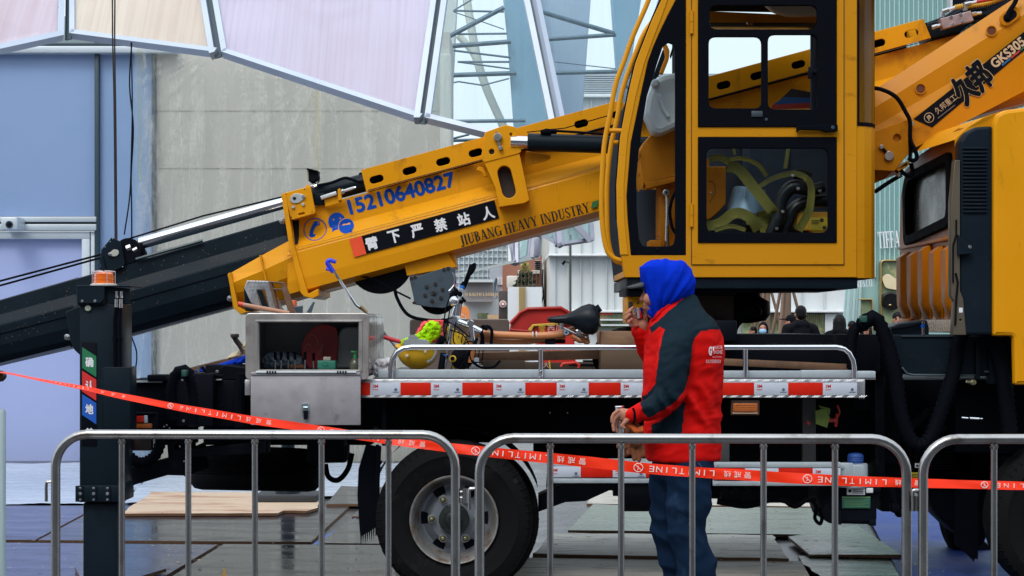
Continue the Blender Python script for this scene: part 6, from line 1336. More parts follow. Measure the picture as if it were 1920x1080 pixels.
# roof details seen in the top slot
b = B(); b.plate([(1320, 20), (1535, 30), (1535, 43), (1320, 42)], YC1 - .2, YC1 - .05, bev=.005); b.plate([(1400, 40), (1416, 38), (1411, 47)], YC1 - .22, YC1 - .2, bev=.001); b.disc(1403, 43, 3, YC1 - .23, YC1 - .21, 10, m=1)
part(b, 'roof_beam', [m_org, m_steel], oc)
b = B(); b.ptube([(1320, 16), (1540, 20)], YC1 - .1, 5, 10); b.pbox(1320, 43, 1540, 50, YC1 - .2, YC1 - .1, .004); part(b, 'blind_tube', M('dark_olive_tube', (.05, .05, .03), .4), oc)
b = B(); b.plate(rnd([(1430, 4), (1480, -10), (1540, 2), (1548, 24), (1525, 30), (1480, 30), (1450, 22)], 8), YC + .15, YC + .2, bev=.01); part(b, 'sun_visor', M('tan_visor', (.45, .33, .24), .6), oc)

# ---------------------------------------------------------------- things carried in the operator cab
b = B(); jc = rnd([(1240, 140), (1290, 132), (1300, 140), (1300, 225), (1240, 252), (1224, 250), (1207, 214), (1212, 180), (1225, 150)], 8)
b.plate(jc, YC + .18, YC + .34, bev=.03); b.disc(1229, 156, 8, YC + .155, YC + .20, 20); b.disc(1229, 156, 5.5, YC + .148, YC + .16, 20)
b.ptube([(1236, 178), (1245, 205), (1253, 218)], YC + .165, 3.5, 10)
b.build('water_canister', M('translucent_white_plastic', (.50, .56, .62), .45, var=.1, vs=8), None, 'white plastic water canister behind the front glass of the operator cab', 'canister')
m_web = M('olive_webbing', (.115, .105, .012), .8, var=.25, vs=20, bump=.02, bs=60, dirt=(.06, .05, .02), damt=.6, ds=9)
def strap(b, pts, w, Y, tw=None, th=.004, stitch=True):
    q = catmull([P(p[0], p[1], p[2] if len(p) > 2 else Y) for p in pts], 10); s_ = Y / F; n = len(q)
    t = [(q[min(i + 1, n - 1)] - q[max(i - 1, 0)]).normalized() for i in range(n)]
    for o, ww in [(0, w)]:
        V = []
        for i in range(n):
            side = Vector((-t[i].z, 0, t[i].x)); side = side.normalized() if side.length > 1e-4 else Vector((0, 0, 1))
            a_ = (tw[0] + (tw[1] - tw[0]) * i / (n - 1)) if tw else 0
            side = side * math.cos(R(a_)) + Vector((0, 1, 0)) * math.sin(R(a_)); nn = t[i].cross(side).normalized()
            for u in (-1, -.7, -.4, 0, .4, .7, 1): V.append(q[i] + side * ww * s_ * .5 * u - nn * (th * (.5 if u in (0,) else (1.0 if abs(u) == .4 else .3))))
        m_ = 7; b.vf(V, [(i * m_ + k, i * m_ + k + 1, (i + 1) * m_ + k + 1, (i + 1) * m_ + k) for i in range(n - 1) for k in range(m_ - 1)])
b = B()
strap(b, [(1364, 312, YC + .12), (1385, 318, YC + .1), (1412, 350, YC + .1), (1440, 385, YC + .1), (1450, 398, YC + .12), (1440, 404, YC + .18), (1420, 408, YC + .2)], 21, YC + .12, (0, 10))
strap(b, [(1365, 300, YC + .3), (1390, 297, YC + .3), (1420, 308, YC + .3), (1438, 330, YC + .3)], 8, YC + .3)
strap(b, [(1420, 352, YC + .25), (1450, 334, YC + .2), (1485, 325, YC + .15), (1510, 332, YC + .1), (1521, 350, YC + .1), (1520, 380, YC + .08), (1515, 400, YC + .08), (1497, 432, YC + .1)], 16, YC + .12, (60, 0))
strap(b, [(1322, 425, YC + .1), (1350, 418, YC + .08), (1372, 402, YC + .06), (1390, 400, YC + .06), (1410, 412, YC + .06), (1422, 432, YC + .08)], 20, YC + .08, (20, -10))
strap(b, [(1400, 412, YC + .16), (1430, 416, YC + .16), (1450, 408, YC + .18), (1445, 425, YC + .16), (1425, 430, YC + .14)], 18, YC + .15)
strap(b, [(1340, 432, YC + .05), (1370, 424, YC + .05), (1398, 431, YC + .05)], 8, YC + .05); strap(b, [(1330, 298, YC + .25), (1350, 296, YC + .25), (1366, 304, YC + .25)], 12, YC + .25)
b.build('lifting_strap', m_web, None, 'long olive yellow lifting strap coiled in loops behind the lower door window', 'strap')
b = B(); b.lathe([(.048, 0), (.10, .005), (.112, .02), (.085, .155), (.08, .16), (.03, .162)], P(1398, 408, YC + .3), (.12, 0, 1), 28)
for i in range(10): a = i * .63; u = Vector((math.cos(a), math.sin(a), 0)); c_ = P(1398, 408, YC + .3); b.tube([c_ + u * .105 + Vector((.003, 0, .03)), c_ + u * .087 + Vector((.018, 0, .15))], .003, 5)
b.build('metal_bucket', M('pale_blue_metal', (.20, .30, .40), .45, .4, var=.15, vs=10), None, 'pale ribbed metal bucket lying behind the olive strap in the operator cab', 'bucket')
b = B(); b.ptube([(1445, 440), (1458, 412), (1462, 385), (1472, 362), (1490, 350), (1520, 356), (1545, 350)], YC + .16, [12, 14, 12, 13, 14, 12, 10], 12, smooth=5); b.ptube([(1465, 440), (1478, 415), (1488, 392), (1510, 380), (1550, 376)], YC + .2, 12, 10, smooth=5); b.ptube([(1484, 330), (1500, 326), (1520, 332)], YC + .28, 10, 10, smooth=4); b.pbox(1440, 425, 1552, 440, YC + .25, YC + .6, .02)
for x, y in ((1487, 329), (1497, 353.5), (1538, 358), (1468, 397), (1457, 428.5)): b.disc(x, y, 3.2, YC + .105, YC + .13, 14, m=1)
b.build('riveted_cover', [M('black_vinyl', (.006, .007, .010), .35, spec=.3), m_steel], None, 'crumpled black vinyl cover with steel rivets lying in the operator cab', 'cover')
b = B(); b.plate(rnd([(1494, 397), (1552, 397), (1552, 438), (1530, 441), (1518, 432), (1494, 432)], 3), YC + .20, YC + .32, bev=.006); b.pbox(1519, 408, 1552, 432, YC + .194, YC + .2, .001, m=1)
for i in range(3): b.pbox(1521, 413 + i * 3, 1536, 414.2 + i * 3, YC + .1925, YC + .194, 0, m=2)
b.disc(1541, 413, 4, YC + .1925, YC + .194, 12, m=2); b.disc(1546, 427, 4, YC + .1925, YC + .194, 12, m=2)
b.build('tool_carton', [M('orange_yellow_carton', (.55, .28, .02), .5), M('yellow_carton_label', (.48, .38, .03), .5), m_dprint], None, 'orange and yellow carton at the lower right inside the operator cab', 'carton')

# ---------------------------------------------------------------- truck cab at the right edge
XR = 2.35
def RP(px, py): Y = XR * F / (px - 960); return Y, CH + (HY - py) * Y / F      # a point on the rear wall plane
m_cabr = M('rear_panel_bronze_paint', (.44, .14, .005), .38, spec=.14, coat=.0, var=.06, vs=2, dirt=(.25, .09, .01), damt=.4, ds=4)
YZ = Matrix(((0, 0, -1, XR), (1, 0, 0, 0), (0, 1, 0, 0), (0, 0, 0, 1)))           # drawing plane (Y,Z) facing -X
rw = [RP(*p) for p in ((1795, 262), (1778, 278), (1712, 330), (1703, 350), (1690, 470), (1688, 545), (1700, 575), (1735, 590), (1795, 594))]
ys = [p[0] for p in rw]
outl = [(8.82, 1.42), (8.82, 2.42), (9.0, 2.44), (9.9, 2.38), (10.2, 2.33), (10.32, 2.18), (10.36, 1.9), (10.34, 1.60), (10.24, 1.47), (10.0, 1.42)]
win = rnd([(9.13, 1.96), (9.13, 2.30), (10.05, 2.27), (10.14, 2.20), (10.12, 1.90)], .05)
b = B(); b.cplate(outl, [win], .05, .006, Matrix.Translation((.025, 0, 0)) @ YZ)
tc_ = part(b, 'truck_cab', m_cabr, sharp=30)
b = B(); b.cplate(rnd([(9.10, 1.93), (9.10, 2.33), (10.08, 2.30), (10.18, 2.22), (10.15, 1.87)], .06), [rnd([(9.16, 1.985), (9.16, 2.28), (10.03, 2.25), (10.11, 2.18), (10.09, 1.925)], .05)], .05, .006, Matrix.Translation((.0, 0, 0)) @ YZ)
ws_ = part(b, 'rear_window_seal', m_matte, tc_)
b = B(); b.cplate(win, [], .012, .001, Matrix.Translation((.03, 0, 0)) @ YZ); part(b, 'rear_window', M('dusty_dark_glass', (.045, .055, .05), .25, var=.25, vs=3, spec=.7), ws_)
# pressed ribs of the rear panel
b = B()
for i in range(5):
    y0 = 9.02 + i * .265; top = 1.80 + (i == 2) * .02
    sec_ = [(y0, 0), (y0 + .035, .045), (y0 + .14, .045), (y0 + .175, 0)]
    rows = [(top + .035, 0), (top, 1), (1.62, 1), (1.52, .9), (1.44, .15), (1.41, -.9)]
    V = []
    for z, k in rows: V += [(XR - .004 - h * max(k, .02) + (.0 if k >= 0 else .05), y, z) for y, h in sec_]
    b.vf(V, [(r * 4 + c_, r * 4 + c_ + 1, r * 4 + c_ + 5, r * 4 + c_ + 4) for r in range(5) for c_ in range(3)])
part(b, 'pressed_rib', m_cabr, tc_, sharp=50)
b = B(); b.box(XR - .018, XR, 8.98, 10.30, 1.855, 1.875, .006); b.box(XR - .03, XR + .01, 9.98, 10.25, 1.38, 1.44, .01); part(b, 'pressed_line', m_cabr, tc_)
b = B(); b.vf([(XR + .02, 8.84, 1.46), (XR + .02, 10.3, 1.46), (XR + .25, 10.2, 1.40), (XR + .25, 8.84, 1.40)], [(0, 1, 2, 3)]); part(b, 'cab_floor', m_black, tc_)
# shell beyond: side, roof
b = B(); Yc = 8.72
side = rnd([(1862, 630), (1862, 232), (1868, 214), (1885, 206), (1925, 201), (2250, 190), (2250, 722), (1902, 722), (1902, 704), (1900, 630)], 6)
b.plate(side, Yc, Yc + .06, bev=.02); sp_side = part(b, 'side_panel', m_yel, tc_)
b = B(); b.plate(rnd([(1985, 250), (2150, 250), (2190, 410), (1985, 410)], 14), Yc - .006, Yc + .002, bev=.002); part(b, 'side_window', M('dark_side_glass', (.02, .025, .03), .1), sp_side)
b = B(); b.plate(rnd([(1950, 232), (2215, 232), (2215, 700), (1950, 700)], 10), Yc - .001, Yc + .001, [rnd([(1952, 234), (2213, 234), (2213, 698), (1952, 698)], 10)], bev=.0002); part(b, 'door_gap', m_dprint, sp_side)
b = B(); b.pbox(1968, 452, 2010, 464, Yc - .03, Yc - .002, .004); part(b, 'door_handle', m_matte, sp_side)
b = B(); b.vf([P(1790, 262, 8.84), P(1813, 240, 8.80), P(1845, 220, 8.76), P(1885, 206, 8.74), P(2250, 190, 8.74)] + [P(1790, 262, 8.84) + Vector((0, 1.5, .04)), P(1813, 240, 8.80) + Vector((0, 1.5, .04)), P(1845, 220, 8.76) + Vector((0, 1.5, .05)), P(1885, 206, 8.74) + Vector((0, 1.6, .05)), P(2250, 190, 8.74) + Vector((0, 1.6, .05))], [(i, i + 1, i + 6, i + 5) for i in range(4)])
b.vf([P(1790, 262, 8.84), P(1813, 240, 8.80), P(1845, 220, 8.76), P(1885, 206, 8.74), P(1885, 240, 8.74), P(1790, 275, 8.84)], [(0, 1, 2, 3, 4, 5)]); part(b, 'roof', m_yel, tc_, sharp=60)
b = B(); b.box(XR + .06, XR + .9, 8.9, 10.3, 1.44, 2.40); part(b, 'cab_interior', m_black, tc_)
b = B(); b.plate(rnd([(1800, 628), (1800, 265), (1812, 247), (1828, 238), (1861, 236), (1861, 628)], 5), Yc + .01, Yc + .12, bev=.015)
for i in range(18): b.pbox(1806, 276 + i * 7, 1852, 279.4 + i * 7, Yc - .002, Yc + .02, .002)
b.plate([(1797, 440), (1822, 466), (1822, 476), (1797, 478)], Yc - .03, Yc + .02, bev=.003); bolt(b, 1819, 463, 3.4, Yc - .03, m=1)
part(b, 'air_intake', [m_blk2, m_steel], tc_)
b = B(); b.plate([(1783, 380), (1783, 555), (1790, 565), (1786, 628), (1812, 628), (1806, 560), (1800, 545), (1800, 300), (1790, 300)], Yc + .0, Yc + .06, [oval(1801, 600, 4, 16, 0)], bev=.004)
b.ptube([(1793, 412), (1793, 440), (1787, 460), (1787, 530)], Yc - .004, 1.6, 6, m=1); b.ptube([(1792, 512), (1796, 530), (1793, 560), (1791, 610)], Yc - .004, 2, 6, m=1); b.pbox(1798, 577, 1805, 586, Yc - .002, Yc, 0, m=2)
part(b, 'intake_bracket', [M('olive_grey_bracket', (.10, .085, .06), .45, .2, var=.1), m_black, m_white], tc_)
b = B(); b.box(XR - .02, XR + .02, 8.9, 9.6, 1.36, 1.43, .004)
for i in range(14):
    for j in range(3): capsule(b, (XR - .022, 8.94 + i * .048, 1.37 + j * .02), .003, (XR - .022, 8.965 + i * .048, 1.385 + j * .02), .003, 0, 5)
part(b, 'checker_plate', M('pale_checker_plate', (.55, .48, .42), .35, .6), tc_)
# ================================================================== barriers and tape
def crowd_barrier(label, name='crowd_barrier'):
    t = thing(name, label, 'barrier', (0, 0, 0), 'steel crowd barriers in a row')
    W, H, r_, R_ = 1.53, 1.0, .0178, .125
    pts = [(-W / 2, 0, .12)]
    for i in range(9): a = R(180 - 90 * i / 8); pts.append((-W / 2 + R_ + R_ * math.cos(a), 0, H - r_ - R_ + R_ * math.sin(a)))
    for i in range(9): a = R(90 - 90 * i / 8); pts.append((W / 2 - R_ + R_ * math.cos(a), 0, H - r_ - R_ + R_ * math.sin(a)))
    pts.append((W / 2, 0, .12))
    b = B(); b.tube(pts, r_, 20); b.tube([(-W / 2, 0, .2), (W / 2, 0, .2)], r_ * .9, 14); b.build('frame', m_galv, t)
    for i in range(5):
        x = -W / 2 + .255 * (i + 1); b = B(); b.tube([(x, 0, .2), (x, 0, H - .034)], .0115, 14); b.lathe([(.0115, 0), (.0125, .003), (.0155, .012)], (x, 0, H - .055), (0, 0, 1), 14); b.build('picket', m_galv, t)
    for sx in (-1, 1):
        b = B(); b.tube([(sx * W / 2, -.26, .012), (sx * W / 2, -.2, .03), (sx * W / 2, 0, .13), (sx * W / 2, .2, .03), (sx * W / 2, .26, .012)], .014, 10, smooth=4); b.build('foot', m_galv, t)
    z = .80
    b = B(); b.tube([(-W / 2, 0, z), (-W / 2 - .028, 0, z), (-W / 2 - .036, 0, z - .008), (-W / 2 - .036, 0, z - .075)], .006, 8, smooth=3); b.build('hook', m_galv, t)
    b = B(); b.tube([(W / 2 + .036, 0, z - .022), (W / 2 + .036, 0, z - .075)], .011, 12)
    for k in (-.034, -.056): b.tube([(W / 2, 0, z + k), (W / 2 + .03, 0, z + k)], .005, 8)
    b.build('hook_sleeve', m_galv, t)
    return t
bar0 = crowd_barrier('left one of the steel barriers, in front of the outrigger leg')
def put(o, px, top, Y, rot): p = P(px, top, Y); o.location = (p.x, Y, p.z - 1.0); o.rotation_euler = (0, 0, R(rot))
put(bar0, 478, 806, 6.50, -1.6)
for px, top, Y, rot, lb in ((1298, 813, 6.13, -1.6, 'middle one of the steel barriers, in front of the standing worker'), (2130, 813.5, 6.10, 1.0, 'right one of the steel barriers, cut off by the picture edge')):
    r = bar0.copy(); COL.objects.link(r); r['label'] = lb
    for ch in list(bar0.children): c_ = ch.copy(); COL.objects.link(c_); c_.parent = r
    put(r, px, top, Y, rot)

# warning tape
tp = [(-20, 697, 7.9, 1.5), (10, 699, 7.85, 1.8), (60, 709, 7.7, 3), (112, 719, 7.6, 5), (165, 729, 7.55, 7), (200, 737, 7.5, 8.5), (260, 749, 7.4, 11), (330, 763, 7.25, 12.5), (400, 775, 7.1, 13.5), (470, 787, 7.0, 14.5), (540, 797, 6.9, 15), (600, 806, 6.8, 15), (680, 818, 6.75, 15.5), (760, 829, 6.7, 16.5), (840, 839, 6.65, 17.5), (920, 848, 6.6, 18.5), (1000, 856, 6.6, 19.5), (1100, 866, 6.6, 20.5), (1200, 877, 6.6, 20), (1300, 885, 6.6, 19), (1400, 891, 6.6, 20), (1500, 897, 6.55, 20), (1600, 902, 6.5, 19), (1700, 905, 6.5, 17), (1800, 908, 6.5, 15.5), (1920, 911, 6.5, 15), (2100, 916, 6.5, 15), (2500, 925, 6.5, 15)]
q = catmull([(x, y, Y) for x, y, Y, w in tp], 8); wv = np.interp(np.linspace(0, len(tp) - 1, len(q)), range(len(tp)), [w for *_, w in tp])
b = B(); V = []
for p, w in zip(q, wv):
    s_ = p.z / F; o = P(p.x, p.y, p.z)
    for u in (-1, -.5, 0, .5, 1): V.append(o + Vector((.0, (.02 * (1 - w / 25) * u + .004 * math.sin(p.x * .05 + u)) + .003 * noise.noise(Vector((p.x * .02, u, 0))), w * s_ * .5 * u)))
b.vf(V, [(i * 5 + k, i * 5 + k + 1, (i + 1) * 5 + k + 1, (i + 1) * 5 + k) for i in range(len(q) - 1) for k in range(4)])
tape = b.build('warning_tape', m_tape, None, 'orange red warning tape with white lettering stretched behind the steel barriers', 'tape', sharp=80)
def tape_at(x):
    for a_, c_ in zip(q, q[1:]):
        if a_.x <= x <= c_.x:
            t = (x - a_.x) / (c_.x - a_.x); p = a_.lerp(c_, t); return p, math.degrees(math.atan2(-(c_.y - a_.y), c_.x - a_.x))
    return q[-1], 0
def tape_w(x): return float(np.interp(x, [r_[0] for r_ in tp], [r_[3] for r_ in tp]))
b = B()
def tword(chars, xs, kind):
    for ch, x in zip(chars, xs):
        p, a = tape_at(x); w = tape_w(x); h = w * (.56 if kind == 0 else .62)
        if kind == 2:
            s_ = p.z / F; o = P(p.x, p.y, p.z - .012); pts = [o + Vector((math.cos(t) * h * .68 * s_, 0, math.sin(t) * h * .62 * s_)) for t in np.linspace(0, 6.283, 24)[:-1]]
            b.tube(pts, .0014, 5, closed=True); b.tube([o + Vector((-h * .5 * s_, 0, h * .4 * s_)), o + Vector((h * .5 * s_, 0, -h * .4 * s_))], .0012, 5)
            b.tube([o + Vector((-.003, 0, -.008)), o + Vector((.001, 0, 0)), o + Vector((-.002, 0, .008))], .0012, 5); b.tube([o + Vector((.001, 0, 0)), o + Vector((.006, 0, -.006))], .0012, 5)
        elif kind == 0:      # latin capitals, hand spaced, upside down as in the photo
            b.text(ch, p.x, p.y, p.z - .009, h=h, w=(2.0 if ch == 'I' else h * (1.05 if ch in 'MN' else .85)), ang=a, flip=True)
        else: b.text(ch, p.x, p.y, p.z - .009, w=h * 1.08, h=h, ang=a, flip=True)
# upside down: reading runs right to left
def latin(x1, x0, word='LIMITLINE'):
    n = len(word); tword(word, [x1 + (x0 - x1) * i / (n - 1) for i in range(n)], 0)
def hanzi(x1, x0): tword('警戒线', [x1, (x1 + x0) / 2, x0], 1)
latin(164, 96); hanzi(232, 192); tword('o', [320], 2); latin(448, 340); hanzi(504, 466); tword('o', [602], 2); latin(722, 622)
hanzi(792, 752); tword('o', [892], 2); latin(1027, 915); hanzi(1092, 1051); tword('o', [1197], 2); latin(1335, 1222); hanzi(1402, 1364); tword('o', [1514], 2); latin(1658, 1538); hanzi(1720, 1684); tword('o', [1846], 2); latin(1990, 1872); hanzi(2060, 2020); tword('o', [2160], 2); latin(2300, 2190)
b.build('tape_lettering', M('tape_white_print', (.78, .74, .72), .5), tape, smooth=False)
# things cut by the left edge
b = B(); k_ = P(0, 705, 7.9); b.lathe([(.004, -.05), (.020, -.045), (.028, -.02), (.029, .0), (.024, .02), (.012, .032), (.002, .036)], k_ - Vector((.005, 0, 0)), (1, 0, 0), 20); b.tube([k_ + Vector((-.02, 0, -.0)), k_ + Vector((-.10, 0, -.05)), k_ + Vector((-.12, 0, -1.4))], .014, 10)
b.build('tape_post', M('bronze_knob', (.07, .04, .025), .35, .4), None, 'small brown knobbed post at the left edge holding the tape end', 'post')
b = B(); c_ = P(-8, 1170, 7.0); ht = P(0, 768, 7.0).z; b.lathe([(.040, 0), (.040, ht - .01), (.036, ht), (.030, ht), (.032, ht - .02)], (c_.x, 7.0, 0), (0, 0, 1), 24)
cyl_ = b.build('clear_bollard', M('cloudy_plastic_tube', (.42, .55, .58), .2, var=.3, vs=4, coat=.5, stretch=(1, 1, .4), dirt=(.55, .42, .34), damt=.8, ds=2, dth=.56), None, 'cloudy plastic cylinder standing at the far left edge', 'bollard')

# ================================================================== cargo on the deck
zd = CH - (708 - HY) * YD / F               # deck level
# second steel box behind
b = B(); b.plate(rnd([(768, 598), (955, 598), (955, 712), (768, 712)], 8), 10.2, 10.6, bev=.006); b.build('steel_locker', M('dull_steel_locker', (.17, .14, .125), .5, .4, var=.25, vs=5), None, 'dull brown steel locker at the back of the deck behind the bicycle', 'locker')
# wood
def timber(x0, y0, x1, y1, Y0, Y1, label, tilt=0, name='timber_block', mat=m_wood):
    b = B(); a, c = P(x0, y1, Y0), P(x1, y0, Y0); L = c.x - a.x; H = c.z - a.z
    mt = Matrix.Translation(((a.x + c.x) / 2, (Y0 + Y1) / 2, (a.z + c.z) / 2)) @ Matrix.Rotation(R(-tilt), 4, 'Y')
    b.box(-L / 2, L / 2, -(Y1 - Y0) / 2, (Y1 - Y0) / 2, -H / 2, H / 2, .004, mat4=mt); return b.build(name, mat, None, label, 'timber', 'timbers stacked on the deck')
m_wdk = M('dark_old_timber', (.045, .030, .020), .8, var=.3, vs=3, stretch=(1, 8, 14), bump=.03, bs=20)
timber(1126, 621, 1215, 647, 9.05, 9.45, 'upper pale timber block left of the worker', mat=M('sawn_timber', (.24, .135, .075), .7, var=.3, vs=3, bump=.03, bs=20, stretch=(1, 8, 16), dirt=(.07, .04, .02), damt=.7, ds=4))
timber(1127, 648, 1220, 693, 9.0, 9.5, 'large darker timber block under the upper pale one', mat=M('brown_timber', (.10, .062, .035), .75, var=.3, vs=3, bump=.03, bs=20, stretch=(1, 8, 16)))
timber(884, 659, 1127, 676, 9.2, 9.4, 'long timber beam lying under the bicycle frame', 1.2)
timber(903, 676, 984, 693, 9.15, 9.5, 'short black timber under the long beam', mat=m_wdk)
timber(984, 680, 1128, 697, 9.6, 9.8, 'thin dark timber at the deck edge behind the rail post', mat=m_wdk)
timber(1356, 678, 1600, 691, 8.95, 9.1, 'long thin tilted timber at the right end of the deck', -2.6)
# red tub and red crate
b = B(); b.plate([(955, 620), (958, 606), (976, 586), (990, 579), (1052, 577), (1066, 585), (1072, 600), (1080, 640), (955, 640)], 9.75, 10.1, bev=.01); b.ptube([(956, 607), (976, 586), (990, 579), (1052, 577), (1067, 586), (1074, 604)], 9.74, 3, 8); b.ptube([(957, 618), (1000, 622), (1060, 620)], 9.74, 2, 8)
b.build('red_tub', M('dusty_red_plastic', (.40, .018, .014), .5, var=.25, vs=6, dirt=(.30, .12, .10), damt=.4, ds=7), None, 'big dusty red plastic tub tipped on its side behind the bicycle frame', 'tub')
b = B(); b.plate([(994, 616), (1002, 609), (1064, 605), (1076, 620), (1080, 690), (1030, 697), (1020, 690)], 9.62, 9.72, bev=.006)
b.plate([(990, 618), (999, 608), (1066, 604), (1080, 614), (1080, 618), (1066, 608), (1001, 612), (996, 622)], 9.6, 9.63, bev=.002, m=1)
b.text('雪', 1016, 617, 9.59, h=13, m=1); b.text('西瓜', 1041, 616, 9.59, h=14, m=2); b.text('大红枣', 1040, 659, 9.59, w=58, h=9, m=2); b.ptube([(1030, 676), (1032, 694)], 9.59, 1.6, 6, m=1); b.ptube([(1052, 688), (1056, 682), (1080, 680), (1086, 684), (1085, 690)], 9.55, 3, 8); b.text('大', 1024, 684, 9.59, h=11, m=2)
b.build('printed_red_carton', [M('printed_red_card', (.62, .035, .025), .45, var=.08), M('gold_yellow_print', (.62, .42, .05), .5), M('pale_pink_print', (.72, .45, .40), .5)], None, 'red printed carton with a yellow edge and characters under the saddle', 'carton')
b = B(); b.pbox(1095, 676, 1122, 700, 9.7, 9.9, .004); b.pbox(1146, 690, 1160, 700, 9.5, 9.6, .003); b.ptube([(1066, 683), (1130, 685)], 9.6, 2, 6); b.build('black_clutter', m_black, None, 'small black boxes under the timber beam near the rail post', 'box')
# helmet
b = B(); c_ = P(783, 652, 9.0); r_ = 40 * 9.0 / F
b.lathe([(r_ * math.sin(R(a)) * (1 if a < 80 else 1), -r_ * 1.02 * math.cos(R(a))) for a in range(0, 91, 6)] + [(r_ * 1.06, .002), (r_ * 1.04, .008), (r_ * .95, .006)], c_, (.05, -.12, 1), 36)
hl = b.build('safety_helmet', M('yellow_helmet_plastic', (.80, .46, .02), .35, coat=.15, spec=.2, var=.08, dirt=(.5, .28, .04), damt=.4, ds=9), None, 'scuffed yellow safety helmet lying upside down beside the steel box', 'helmet')
b = B(); b.plate(rnd([(755, 645), (758, 637), (775, 634), (802, 638), (806, 645), (796, 648), (760, 648)], 3), 8.86, 8.88, bev=.002); b.plate(rnd([(764, 635), (768, 628), (780, 628), (784, 635)], 2), 8.86, 8.88, bev=.001); b.ptube([(801, 679), (810, 674), (817, 663), (816, 656)], 8.86, 2.4, 8, smooth=4); b.build('grey_strap_clip', M('grey_clip_plastic', (.24, .26, .28), .45), hl)
b = B(); b.disc(763, 667, 3, 8.885, 8.91, 12); b.disc(797, 659, 3, 8.885, 8.91, 12); b.build('helmet_rivet', M('white_rivet', (.65, .6, .5), .4), hl)
# hi-vis vest: crumpled cloth
def cloth(name, poly, Y, thick, mats, label, cat, seed=1, res=.006, amp=.02, parent=None, mi=None, freq=26):
    b = B(); pts = [P(x, y, Y) for x, y in poly]; xs = [p.x for p in pts]; zs = [p.z for p in pts]
    def inside(x, z):
        c = False; n = len(pts)
        for i in range(n):
            a, e = pts[i], pts[i - 1]
            if (a.z > z) != (e.z > z) and x < (e.x - a.x) * (z - a.z) / (e.z - a.z) + a.x: c = not c
        return c
    def dist(x, z):
        d = 9
        for i in range(len(pts)):
            a, e = pts[i], pts[i - 1]; dx, dz = e.x - a.x, e.z - a.z; t = max(0, min(1, ((x - a.x) * dx + (z - a.z) * dz) / (dx * dx + dz * dz))); d = min(d, math.hypot(x - a.x - t * dx, z - a.z - t * dz))
        return d
    nx = int((max(xs) - min(xs)) / res) + 1; nz = int((max(zs) - min(zs)) / res) + 1; idx = {}; V = []; Fc = []; Mi = []
    for j in range(nz + 1):
        for i in range(nx + 1):
            x, z = min(xs) + i * res, min(zs) + j * res
            if inside(x, z):
                d = dist(x, z); h = thick * math.sqrt(max(0, 1 - (1 - min(1, d / thick)) ** 2)); nn = noise.fractal(Vector((x * freq, z * freq, seed)), .8, 2, 4)
                idx[i, j] = len(V); V.append(Vector((x, Y - h * .5 - amp * (1 - 2.2 * abs(nn)) * min(1, d / .02), z)))
    nV = len(V); V2 = V + [Vector((v.x, Y + .02, v.z)) for v in V]; cnt = {}
    for (i, j) in list(idx):
        if (i + 1, j) in idx and (i, j + 1) in idx and (i + 1, j + 1) in idx:
            f = (idx[i, j], idx[i + 1, j], idx[i + 1, j + 1], idx[i, j + 1]); Fc.append(f)
            for a, e in zip(f, f[1:] + f[:1]): cnt[a, e] = 1
    side = [(a, e, e + nV, a + nV) for (a, e) in cnt if (e, a) not in cnt]
    b.vf(V2, Fc + [tuple(k + nV for k in f[::-1]) for f in Fc] + side)
    if mi:
        for f in b.bm.faces: c = f.calc_center_median(); f.material_index = mi(c)
    return b.build(name, mats, parent, label, cat, sharp=70)
m_lime = M('lime_cloth', (.36, .70, .01), .8, spec=.05, var=.2, vs=20)
v_ = cloth('hi_vis_vest', [(748, 646), (757, 634), (775, 628), (790, 618), (797, 606), (806, 600), (822, 602), (829, 612), (827, 630), (812, 640), (806, 647), (770, 650)], 9.02, .035, m_lime, 'crumpled lime hi vis vest on top of the yellow helmet', 'vest', 3)
b = B(); b.ptube([(752, 640), (757, 637), (766, 641)], 8.98, 2, 6); b.build('vest_binding', m_lime, v_)
cloth('pink_net_bag', [(775, 634), (781, 618), (790, 603), (806, 598), (832, 598), (834, 634), (820, 644), (790, 640)], 9.12, .03, M('pink_red_mesh', (.72, .06, .08), .6, var=.25, vs=40), 'pinkish red mesh bag behind the lime vest', 'bag', 5)
cloth('white_plastic_bag', [(697, 690), (700, 678), (708, 672), (720, 671), (730, 668), (742, 674), (743, 706), (704, 709), (698, 702)], 8.98, .04, M('white_bag_film', (.66, .66, .72), .35, var=.1, vs=12, dirt=(.7, .45, .35), damt=.3, ds=8), 'crumpled white plastic bag between the steel box and the helmet', 'bag', 9, amp=.016, freq=34)
# bicycle ---------------------------------------------------------------
bk = thing('bicycle', 'orange folding bicycle with a black saddle lying across the deck', 'bicycle', P(960, 708, 9.1))
m_bko = M('orange_bicycle_paint', (.52, .19, .06), .35, coat=.4, var=.12, vs=10, dirt=(.22, .08, .03), damt=.5, ds=9)
b = B(); b.ptube([(862, 560), (850, 592), (838, 660), (832, 690)], 9.0, 4.6, 14, smooth=4); b.ptube([(850, 600), (880, 611), (902, 622)], 9.0, 6, 14, smooth=3); b.lathe([(.0, -.008), (.024, -.006), (.026, .0), (.026, .022), (.02, .03), (0, .03)], P(850, 601, 8.975), (0, 1, 0), 20); b.ptube([(882, 605), (886, 640)], 9.0, 7, 16); b.disc(882, 606, 6.6, 8.96, 9.03, 20); b.ptube([(861, 566), (858, 592)], 9.0, 6, 12)
hb_ = part(b, 'handlebar', m_chrome, bk)
b = B(); b.tube([P(869, 540, 8.98), P(880, 512, 8.96), P(886, 498, 8.95)], [.0115, .013, .018], 16, smooth=4); b.tube([P(867, 537, 8.98), P(872, 530, 8.98)], .016, 14); 
